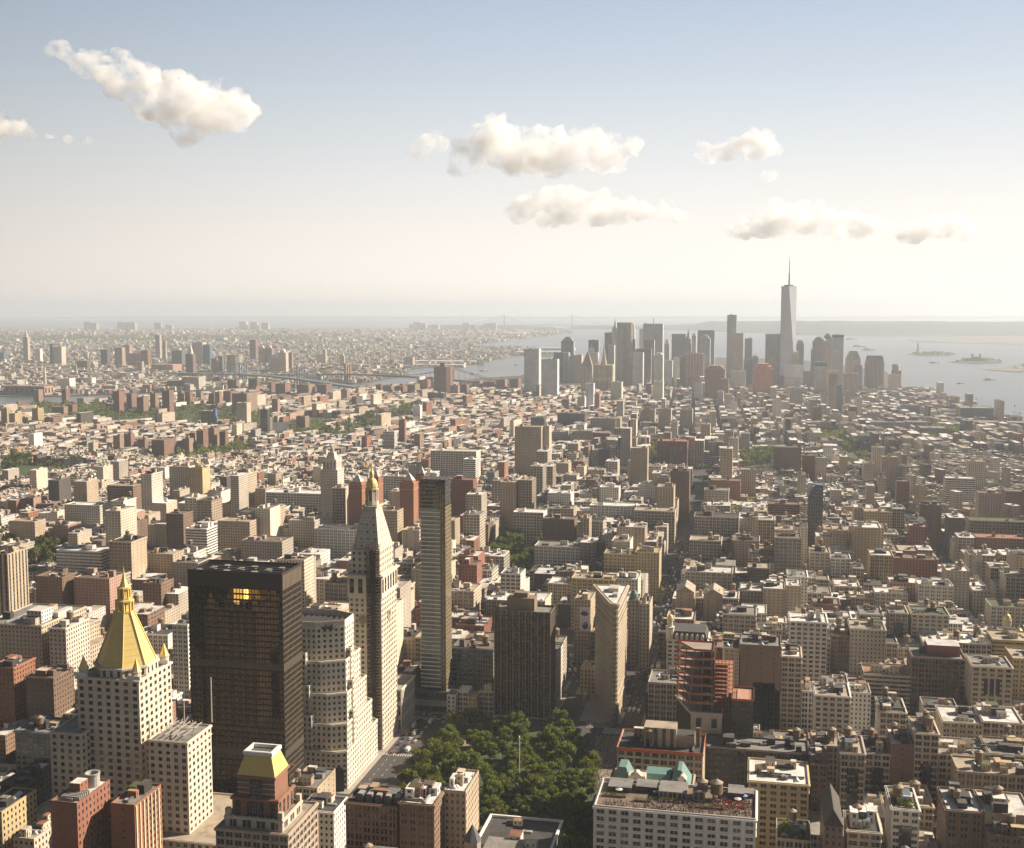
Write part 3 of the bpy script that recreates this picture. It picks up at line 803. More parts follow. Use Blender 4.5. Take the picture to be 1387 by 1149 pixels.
# campanile with scaffold and gilded cupola
def clock_tower():
    st = (.60, .53, .42); x0, x1, y0, y1 = -288, -263.5, 795, 831; cx, cy = (x0+x1)/2, (y0+y1)/2
    r = thing('stone_tower', 'pale stone clock tower with pyramid top, gilded cupola and scaffold up its front', 'tower', (cx, cy, 0)); w = []
    mass(r, rect(x0, x1, y0, y1), 0, 112, (3.95, 3.9, .5, .5, 1, .12), st, wins=w, top=False, par=0, belts=(108,))
    mass(r, rect(x0-.6, x1+.6, y0-.6, y1+.6), 112.1, 128, (6.1, 15.8, .55, .66, 1, .05), st, wins=w, cornice=1.6, par=1.4, belts=(113,))
    mass(r, rect(x0+1.6, x1-1.6, y0+1.6, y1-1.6), 128.1, 146, (4, 4.4, .4, .5, 1, .1), st, wins=w, cornice=.6, par=.6)
    b = rect(x0+2.2, x1-2.2, y0+2.2, y1-2.2); t = rect(cx-4.8, cx+4.8, cy-6, cy+6)
    mass(r, b, 146.6, 176, (4.5, 5.2, .24, .26, 1, 0), st, real=False, taper=t)
    gal = MB(); ringband(gal, t, 1.3, 175.6, 176.8, 0, st)
    gal.ring((cx, cy), [(4.9, 176.8), (4.9, 179.5), (3.2, 179.6)], 8, 0, st, rot=math.pi/8)
    for q in octo((cx, cy), 4.1): gal.box(q[0]-.45, q[0]+.45, q[1]-.45, q[1]+.45, 179.5, 188, 0, st)
    gal.ring((cx, cy), [(2.6, 179.5), (2.6, 188)], 8, 0, (.25, .2, .15)); gal.ring((cx, cy), [(4.9, 188), (4.9, 189)], 8, 0, st, rot=math.pi/8)
    local(r, gal, 'belfry', M['wall'])
    d = MB(); d.ring((cx, cy), [(4.3, 189), (4.5, 190.5), (4.1, 193), (2.9, 195.4), (1.6, 196.6), (1.5, 199), (1.9, 199.1), (1.5, 200.6), (.6, 202), (.45, 205), (.12, 209)], 12, 0); local(r, d, 'cupola', M['gold'])
    for ang, (qx, qy) in ((0, (cx-2, y0-.1)), (1, (x1+.1, cy))):
        ck = MB(); n = 24
        P = [(4*math.cos(2*math.pi*k/n), 4*math.sin(2*math.pi*k/n)) for k in range(n)]
        for i in range(n):
            p, q = P[i], P[(i+1) % n]
            f = (lambda u, v, e: (qx+u, qy-e, 96+v)) if ang == 0 else (lambda u, v, e: (qx+e, qy+u, 96+v))
            s0 = .80
            ck.quads([[f(p[0], p[1], .3), f(q[0], q[1], .3), f(q[0]*s0, q[1]*s0, .3), f(p[0]*s0, p[1]*s0, .3)]], 0, None, (.45, .38, .28, 0))
            ck.quads([[f(0, 0, .15), f(p[0]*s0, p[1]*s0, .15), f(q[0]*s0, q[1]*s0, .15), f(0, 0, .15)]], 0, None, (.30, .24, .17, 0))
        ck.bar(f(0, 0, .4), f(1.2, 2.2, .4), .12, 0, (.05, .04, .03)); ck.bar(f(0, 0, .4), f(-.4, 3, .4), .1, 0, (.05, .04, .03))
        local(r, ck, 'clock_dial', M['wall'])
    sc = MB(); sx0, sx1 = -273.4, -264.2
    for x in np.linspace(sx0, sx1, 5):
        sc.bar((x, y0-1.1, 0), (x, y0-1.1, 152), .16); sc.bar((x, y0-3.3, 0), (x, y0-3.3, 152), .16)
    for z in np.arange(3, 152, 2.3):
        sc.box(sx0, sx1, y0-3.4, y0-1.0, z, z+.22)
    for z in np.arange(2, 150, 7): sc.bar((sx0, y0-3.4, z), (sx1, y0-3.4, z+7), .13)
    local(r, sc, 'hoist_scaffold', mat_simple('scaffold', (.085, .06, .04), .9, 0, .5, .6))
    net = MB(); net.box(-270.5, -267, y0-2.8, y0-1.2, 0, 147, 0, (.05, .038, .028)); local(r, net, 'debris_net', M['wall'])
    place_windows(r, w, 100)
    q = thing('office_block', 'low white stone block with tall columns at the foot of the clock tower', 'building', (-280, 848, 0)); w = []
    mass(q, rect(-300, -260.5, 832, 866), 0, 33, (3.6, 11, .42, .74, 1, 0), (.58, .52, .42), 'tan', wins=w, cornice=.8)
    place_windows(q, w, 100)
clock_tower(); guard(473, 548, 640, 370, 795); guard(545, 562, 930, 70, 822)

# slim glass condominium
def slim_glass():
    x0, x1, y0, y1 = -260.5, -240, 885, 903; z1 = 186
    r = thing('apartment_tower', 'slim glass apartment tower of white slab edges with a bronze side', 'tower', (-250, 894, 0))
    sb = MB(); gl = []; g2 = MB()
    z = 19.0
    core = MB(); core.box(x0+.5, x1-.5, y0+.5, y1-.5, 16, z1-22, 0, (.05, .055, .055), style=(2.2, 3.2, .9, .8, .3, 0), seed=3.1)
    local(r, core, 'curtain_wall', M['facade'])
    while z < z1-24:
        sb.box(x0-.35, x1-4.2, y0-.5, y1-.4, z, z+.75, 0, (.80, .78, .73)); sb.box(x1-4.2, x1+.1, y0-.05, y1-.4, z, z+.3, 0, (.10, .07, .04)); z += 3.35
    local(r, sb, 'floor_slab', M['wall'])
    for k in range(44):
        zz = 19.55+k*3.35
        if zz > z1-25: break
        for j in range(6):
            xx = x0+1.6+j*2.6
            gl.append((xx, y0-.12+.3, zz+1.55, 2.45, 2.2, 0.0, 1))
    sd = MB(); sd.box(x1-4.0, x1+.02, y0-.03, y1+.1, 16, z1-22, 0, (.50, .38, .17), style=(1.8, 3.35, .8, .8, .35, 0), seed=9.2); local(r, sd, 'bronze_screen', M['facade'])
    tp = MB(); tp.box(x0+.3, x1-.2, y0+.3, y1-.2, z1-22, z1, 0, (.05, .04, .032), style=(2.2, 3.3, .85, .7, .4, 0), seed=1.3, topmat=1, toptint=(.1, .1, .1)); local(r, tp, 'crown', [M['facade'], M['roof']])
    st = MB(); st.box(x1-9.5, x1-1.5, y0-.6, y0+3, z1-22, z1-9, 0, (.34, .25, .11), style=(2.2, 3.3, .8, .7, .4, 0)); st.box(x1-7.5, x1-1.5, y0-.6, y0+3, z1-9, z1-5, 0, (.34, .25, .11), style=(2.2, 3.3, .8, .7, .4, 0)); local(r, st, 'setback_screen', M['facade'])  # golden reflection of a setback, put in as gold-tinted stepped boxes
    cr = MB()
    for k in range(6): cr.bar((x0+1+k*3.6, y0+2, z1), (x0+2.5+k*3.6, y1-3, z1+2.0), .25)
    local(r, cr, 'window_washing_rig', M['steel'])
    pod = MB(); pod.box(-265, -238, 881, 905, 0, 16, 0, (.12, .11, .10), style=(3.2, 4.6, .85, .7, .5, 0), topmat=1, toptint=(.2, .19, .17)); pod.box(-265.2, -237.8, 880.6, 881, 5, 9.5, 0, (.5, .48, .42)); local(r, pod, 'podium', [M['facade'], M['roof']])
    place_windows(r, gl, 100, [M['paleglass'], M['frame']])
    FOOT.append((-265, -238, 881, 905))
slim_glass(); guard(563, 610, 650, 320, 881)

# dark brown apartment slab by the park
def brown_slab():
    r = thing('apartment_tower', 'dark brown apartment slab with close vertical piers above the park trees', 'tower', (-178, 896, 0)); w = []
    P = rect(-200.4, -156, 885, 908)
    mass(r, P, 0, 83, (2.45, 2.95, .58, .62, .45, .1), (.12, .085, .052), 'grey', wins=w, par=1.5)
    p = MB()
    for k in range(10): p.box(-200.4+k*4.93-.35, -200.4+k*4.93+.35, 884.2, 885, 0, 84.2, 0, (.27, .195, .11))
    local(r, p, 'pier', M['wall'])
    b = MB(); b.box(-192, -170, 892, 904, 83, 93, 0, (.22, .17, .11)); b.box(-187, -176, 895, 902, 93, 96.5, 0, (.22, .17, .11)); local(r, b, 'bulkhead', M['wall'])
    place_windows(r, w, 100)
brown_slab(); guard(668, 752, 805, 165, 885)

# wedge building
def wedge():
    st = (.45, .37, .27); zt = 93.0
    arc = [(-106.2+2.6*math.cos(a), 890.2+2.6*math.sin(a)) for a in np.linspace(R(202), R(360), 6)]
    P = arc+[(-103.6, 950), (-129.5, 947)]
    r = thing('wedge_building', 'tall narrow triangular stone building whose rounded prow points at the plaza', 'building', (-110, 925, 0)); w = []
    mass(r, P, 0, 15, (2.7, 3.9, .5, .6, 1, 0), st, wins=w, top=False, par=0, cornice=.6)
    mass(r, P, 15.05, 74, (2.35, 3.7, .46, .56, 1, 0), (.47, .385, .28), wins=w, top=False, par=0, belts=(22, 67))
    mass(r, P, 74.05, zt, (2.5, 4.6, .5, .64, 1, 0), st, 'white', wins=w, cornice=0, belts=(74.4, 83))
    c = MB(); ringband(c, P, 1.7, zt-1.2, zt+.5, 0, (.50, .42, .31)); ringband(c, P, 1.1, zt-2.4, zt-1.2, 0, st); local(r, c, 'cornice', M['wall'])
    b = MB(); b.box(-116, -108, 925, 938, zt, zt+3.5, 0, (.5, .45, .37)); local(r, b, 'bulkhead', M['wall'])
    b = MB(); b.box(-111, -107, 910, 918, zt, zt+2.5, 0, (.4, .36, .3)); local(r, b, 'bulkhead', M['wall'])
    k = MB(); k.prism([(-107.6, 880), (-104.4, 880), (-103.8, 887.2), (-108.6, 887.2)], 0, 5, 0, (.14, .16, .15)); local(r, k, 'glass_storefront', M['wall'])
    place_windows(r, w, 100)
wedge(); guard(806, 853, 798, 180, 888)

# white building with the roof terrace party
def terrace_building():
    P = rect(-76, 2, 557, 592); z1 = 74.5
    r = building('office_block', 'white office block with a crowded roof terrace and two tan tanks', 'building', P, z1, (6.05, 3.75, .62, .58, 1, .2), (.74, .70, .64), 'brown', 1, True, 1.1, {1: 'pair'}, clutter=0, par=1.3, belts=(66.5,))
    pl = MB()
    for k in range(13): pl.box(-76+k*6.0-.32, -76+k*6.0+.32, 556.6, 557, 0, 74, 0, (.74, .70, .64))
    local(r, pl, 'pilaster', M['wall'])
    for x0, x1, y0, y1, h, c in ((-72, -60, 578, 590, 2.6, 'dark'), (-58, -47, 580, 590, 3, 'dark'), (-46, -32, 574, 588, 4, 'tan'), (-29, -23, 574, 584, 5.5, 'tan'), (-12, -4, 580, 591, 3.6, 'dark'), (-4, 1, 584, 591, 2.4, 'tan')):
        b = MB(); b.box(x0, x1, y0, y1, z1, z1+h, 0, COL[c], style=STY['loft'], topmat=1, toptint=ROOF['grey']); local(r, b, 'bulkhead', [M['facade'], M['roof']])
    for k, x in enumerate((-18.5, -11.5)):
        water_tank(x-6, 579, z1, ('wider' if k == 0 else 'right-hand')+' tan water tank above the roof terrace party' if 0 else ('tan water tank beside the brown penthouse on the party roof' if k == 0 else 'tan water tank nearest the red seating of the party roof'), 1.45)
terrace_building(); guard(806, 1024, 1062, 120, 557)

# ------------------------------------------------------------------ foreground pieces with shapes of their own
def deco_tower():
    Y = 487; br = (.25, .12, .075); st = (.50, .44, .35)
    X = lambda px, py: aty(px, py, Y)[0]
    Z = lambda px, py: aty(px, py, Y)[1]
    xa, xb = X(322, 1053), X(372, 1053); zt = Z(347, 1053); cx = (xa+xb)/2
    r = thing('stone_tower', 'small brick art deco tower with a golden tiled mansard and white cap', 'tower', (cx, Y+9, 0)); w = []
    z2 = Z(347, 1082); z3 = Z(347, 1106)
    mass(r, rect(X(300, 1120), X(397, 1120), Y-6, Y+30), 0, z3-5, 'loft', (.42, .33, .25), 'tan', wins=w, cornice=.6)
    mass(r, rect(X(309, 1106), X(386, 1106), Y-3, Y+20), z3-5, z3, (7, 12, .6, .7, 1, .05), st, 'tan', real=False, cornice=.5)
    mass(r, rect(X(316, 1080), X(378, 1080), Y-1.2, Y+17), z3, z2, 'strip', br, 'tan', real=False, cornice=.7)
    mass(r, rect(xa, xb, Y, Y+15), z2, zt, 'sheer', br, 'tan', real=False, cornice=.8)
    g = MB(); g.box(cx-2.6, cx+2.6, Y-1.6, Y-.1, z3+1, zt-1.5, 0, (.2, .24, .22), style=(1.3, 1.8, .85, .85, .5, 0)); local(r, g, 'glass_bay', M['facade'])
    for k in range(5):
        b = MB(); t = k/4; b.box(xa-.3, xb+.3, Y-.25, Y-.02, z2+(zt-z2)*t*.9+.2, z2+(zt-z2)*t*.9+.6, 0, st); local(r, b, 'stone_band', M['wall'])
    zm = Z(347, 1026); g = MB(); g.prism(rect(xa-.3, xb+.3, Y-.3, Y+15.3), zt+.6, zm, 0, taper=rect(xa+2.6, xb-2.6, Y+2.6, Y+12.4))
    for k in range(9):
        t = (k+.5)/9; x = xa+(xb-xa)*t; g.bar((x, Y-.35, zt+.6), (cx+(x-cx)*.72, Y+2.55, zm), .12)
    [ringband(g, rect(xa-.3+(2.9*q/6), xb+.3-(2.9*q/6), Y-.3+(2.9*q/6), Y+15.3-(2.9*q/6)), .06, zt+.6+(zm-zt-.6)*q/6-.1, zt+.6+(zm-zt-.6)*q/6+.1, 0, (.5, .5, .5)) for q in range(1, 6)]; local(r, g, 'mansard_roof', M['gold'])
    c = MB(); q = rect(xa+2.2, xb-2.2, Y+2.2, Y+12.8); ringband(c, q, .3, zm, zm+1.6, 0, (.72, .7, .66)); parapet(c, q, zm, 1.8, 0, (.72, .7, .66), 1.0); c.poly([(*p, zm+.2) for p in q], 0, (.10, .09, .08)); local(r, c, 'white_cap', M['wall'])
    for sx in (0, 1):
        for sy in (0, 1):
            b = MB(); x = X(312, 1106) if sx == 0 else X(383, 1106); y = Y-2 if sy == 0 else Y+19
            b.box(x-1.1, x+1.1, y-1.1, y+1.1, z3-8, z3+4, 0, st); local(r, b, 'corner_pier', M['wall'])
    for k in range(8):
        b = MB(); x = X(310, 1106)+k*(X(385, 1106)-X(310, 1106))/7; b.prism(rect(x-.6, x+.6, Y-3.6, Y-2.8), z3, z3+1.6, 0, st, taper=rect(x-.1, x+.1, Y-3.3, Y-3.1)); local(r, b, 'finial', M['wall'])
    place_windows(r, w, 60); guard(306, 391, 1019, 130, Y-6)
deco_tower()
def low_rimmed():
    P = rect(-142.5, -102, 566, 619); r = building('office_block', 'low dark roofed block with a white rim and light court beside the park', 'building', P, 37, 'loft', 'white', 'tar', 4, False, 0, None, 5, 0, par=1.0)
    b = MB(); ringband(b, P, .5, 37.2, 38.3, 0, (.75, .73, .69)); parapet(b, inset(P, -.4), 37.3, 1.1, 0, (.75, .73, .69), 1.3); local(r, b, 'white_rim', M['wall'])
    b = MB(); b.box(-136, -116, 572, 586, 37, 41, 0, (.68, .65, .6), style=STY['punch'], topmat=1, toptint=ROOF['grey']); local(r, b, 'bulkhead', [M['facade'], M['roof']])
    t = thing('turret', 'slate grey pyramid turret between the brown office block and the low rimmed roof', 'turret', (-150, 560, 0)); cx, cy = aty(640, 1137, 562)[0], 562; z = aty(640, 1137, 562)[1]
    b = MB(); b.ring((cx, cy), [(4.4, 0), (4.4, z)], 8, 0, COL['stone']); local(t, b, 'wall', M['wall']); b = MB(); b.ring((cx, cy), [(4.9, z), (.1, z+8)], 8, 0, (.12, .12, .125)); local(t, b, 'spire_roof', M['wall'])
    t.location = (0, 0, 0)
    for c in t.children: c.location = (-150, 560, 0)
low_rimmed(); guard(628, 757, 1110, 40, 566)
def copper_mansard():
    Y = 599; x0, x1 = aty(829, 1062, Y)[0], aty(938, 1062, Y)[0]; z = aty(880, 1066, Y)[1]
    r = thing('office_block', 'small building with a weathered turquoise copper mansard behind the party roof', 'building', ((x0+x1)/2, Y+12, 0)); w = []
    mass(r, rect(x0, x1, Y, Y+20), 0, z, 'loft', 'tan', real=False, cornice=.6)
    b = MB(); b.prism(rect(x0, x0+10, Y+.2, Y+19), z, z+8, 0, taper=rect(x0+3, x0+7, Y+4, Y+15)); b.prism(rect(x0+17, x1-12, Y+2, Y+19), z, z+4.5, 0, taper=rect(x0+17, x1-12, Y+7, Y+17)); b.prism(rect(x1-13, x1-1, Y+.2, Y+19), z, z+9, 0, taper=rect(x1-8, x1-6, Y+3, Y+16)); local(r, b, 'copper_mansard', M['copper'])
    for k, x in enumerate((x0+12.5, x1-6)):
        d = MB(); d.box(x-4 if k == 0 else x-1.4, x+5 if k == 0 else x+1.4, Y-.4, Y+6, z, z+5.5, 0, COL['cream']); d.prism(rect(x-2, x+3, Y-.6, Y+4), z+5.5, z+7.5, 0, COL['cream'], taper=rect(x, x+1, Y-.6, Y+4)); d.box(x-1.5, x+.2, Y-.6, Y-.41, z+.3, z+4, 0, (.2, .05, .03)); d.box(x+1.4, x+3.1, Y-.6, Y-.41, z+.3, z+4, 0, (.2, .05, .03)); local(r, d, 'dormer', M['wall'])
copper_mansard()
def construction():
    Y = 716; S = -.368
    x0, xm, x1 = aty(936, 967, Y)[0], aty(966, 964, Y)[0], aty(978, 967, Y)[0]; zb = aty(955, 967, Y)[1]; zt = aty(945, 887, Y)[1]
    r = thing('construction_frame', 'building under construction, orange netted floors rising over a cream base', 'construction site', ((x0+x1)/2, Y+14, 0))
    P = [(x0, Y), (x1, Y), (x1, Y+30), (x0+S*30, Y+30)]
    mass(r, P, 0, zb, (9, 12, .35, .5, .95, 0), 'cream', 'tan', real=False, sides={3: 'sheer'}, cornice=.6)
    lw = MB(); lw.prism([(x0-.25, Y+.5), (x0-.05, Y+.5), (x0+S*29-.05, Y+29.5), (x0+S*29-.25, Y+29.5)], 3, zb-1.5, 0, (.05, .032, .025)); local(r, lw, 'netted_party_wall', M['wall'])
    n = 7; fh = (zt-zb)/n
    for k in range(n):
        z = zb+.4+k*fh; back = k*1.6; F = [(x0-2+back*.3, Y+2+back*.6), (xm-back*.1, Y+2+back*.6), (xm-back*.1, Y+27), (x0-2+S*25, Y+27)]
        b = MB(); b.prism(F, z+fh-.45, z+fh, 0, (.34, .27, .22)); 
        local(r, b, 'floor_slab', M['wall'])
        c = MB()
        for q in inset(F, .8)+[((F[0][0]+F[1][0])/2, F[0][1]+.8), ((F[0][0]*2+F[1][0])/3+1, F[0][1]+8), ((F[0][0]+F[3][0])/2+.8, (F[0][1]+F[3][1])/2)]: c.box(q[0]-.35, q[0]+.35, q[1]-.35, q[1]+.35, z, z+fh-.45, 0, (.30, .24, .2))
        local(r, c, 'column', M['wall'])
        e = MB(); parapet(e, inset(F, -.15), z+fh-.1, 1.15, 0, (.5, .5, .5), .08); local(r, e, 'safety_netting', M['orange'])
    co = MB(); co.box(xm-9, xm-1, Y+14, Y+24, zb, zt-3, 0, (.12, .075, .05)); local(r, co, 'lift_core', M['wall'])
    sc = MB()
    for x in np.linspace(xm+.6, x1+6, 6):
        for y in (Y+3, Y+10): sc.bar((x, y, zb-20), (x, y, zt-4+((x*7) % 5)), .14)
    for z in np.arange(zb-18, zt-4, 2.6): sc.box(xm+.4, x1+6.2, Y+2.8, Y+10.2, z, z+.16)
    local(r, sc, 'scaffold', mat_simple('rusty_scaffold', (.36, .16, .09), .9, 0, .5, .6))
    cr = MB(); cr.box(xm+1, xm+5, Y+12, Y+24, 0, zt+2, 0, (.30, .2, .12), style=(3, 3, .7, .7, .4, 0)); local(r, cr, 'hoist_tower', M['facade'])
    FOOT.append((x0-10, x1+6, Y, Y+30)); guard(905, 990, 885, 110, Y)
    x2, x3 = aty(980, 949, 712)[0], aty(1021, 949, 712)[0]; z2 = aty(1000, 949, 712)[1]
    t = thing('construction_frame', 'dark netted shell of a building with an orange timber deck on top', 'construction site', ((x2+x3)/2, 720, 0))
    mass(t, rect(x2+5, x3, 712, 736), 0, z2, (4.5, 4, .7, .62, .8, .05), (.07, .055, .045), 'terracotta', real=False)
    e = MB(); parapet(e, rect(x2+4.7, x3+.3, 711.7, 736.3), z2-.2, 1.4, 0, (.5, .5, .5), .1); local(t, e, 'safety_netting', M['orange'])
    e = MB(); e.box(x2+8, x3-3, 714, 733, z2+.1, z2+.5, 0, (.45, .25, .17)); local(t, e, 'timber_deck', M['wall'])
    guard(980, 1021, 935, 70, 712)
construction()
def gable_hall():
    x0, z = aty(1116, 1112, 575); x1, _ = aty(1141, 1112, 575)
    r = thing('church_hall', 'dark steep gabled hall between lofts near the lower right', 'church', ((x0+x1)/2, 575, 0)); xm = (x0+x1)/2
    b = MB(); b.box(x0, x1, 570, 606, 0, z, 0, COL['brown'], style=STY['punch']); local(r, b, 'wall', M['facade'])
    b = MB(); b.prism(rect(x0-.4, x1+.4, 569.5, 606.5), z, z+7, 0, (.07, .06, .05), taper=rect(xm-.15, xm+.15, 572, 606)); local(r, b, 'gabled_roof', M['wall']); FOOT.append((x0, x1, 570, 606))
gable_hall()

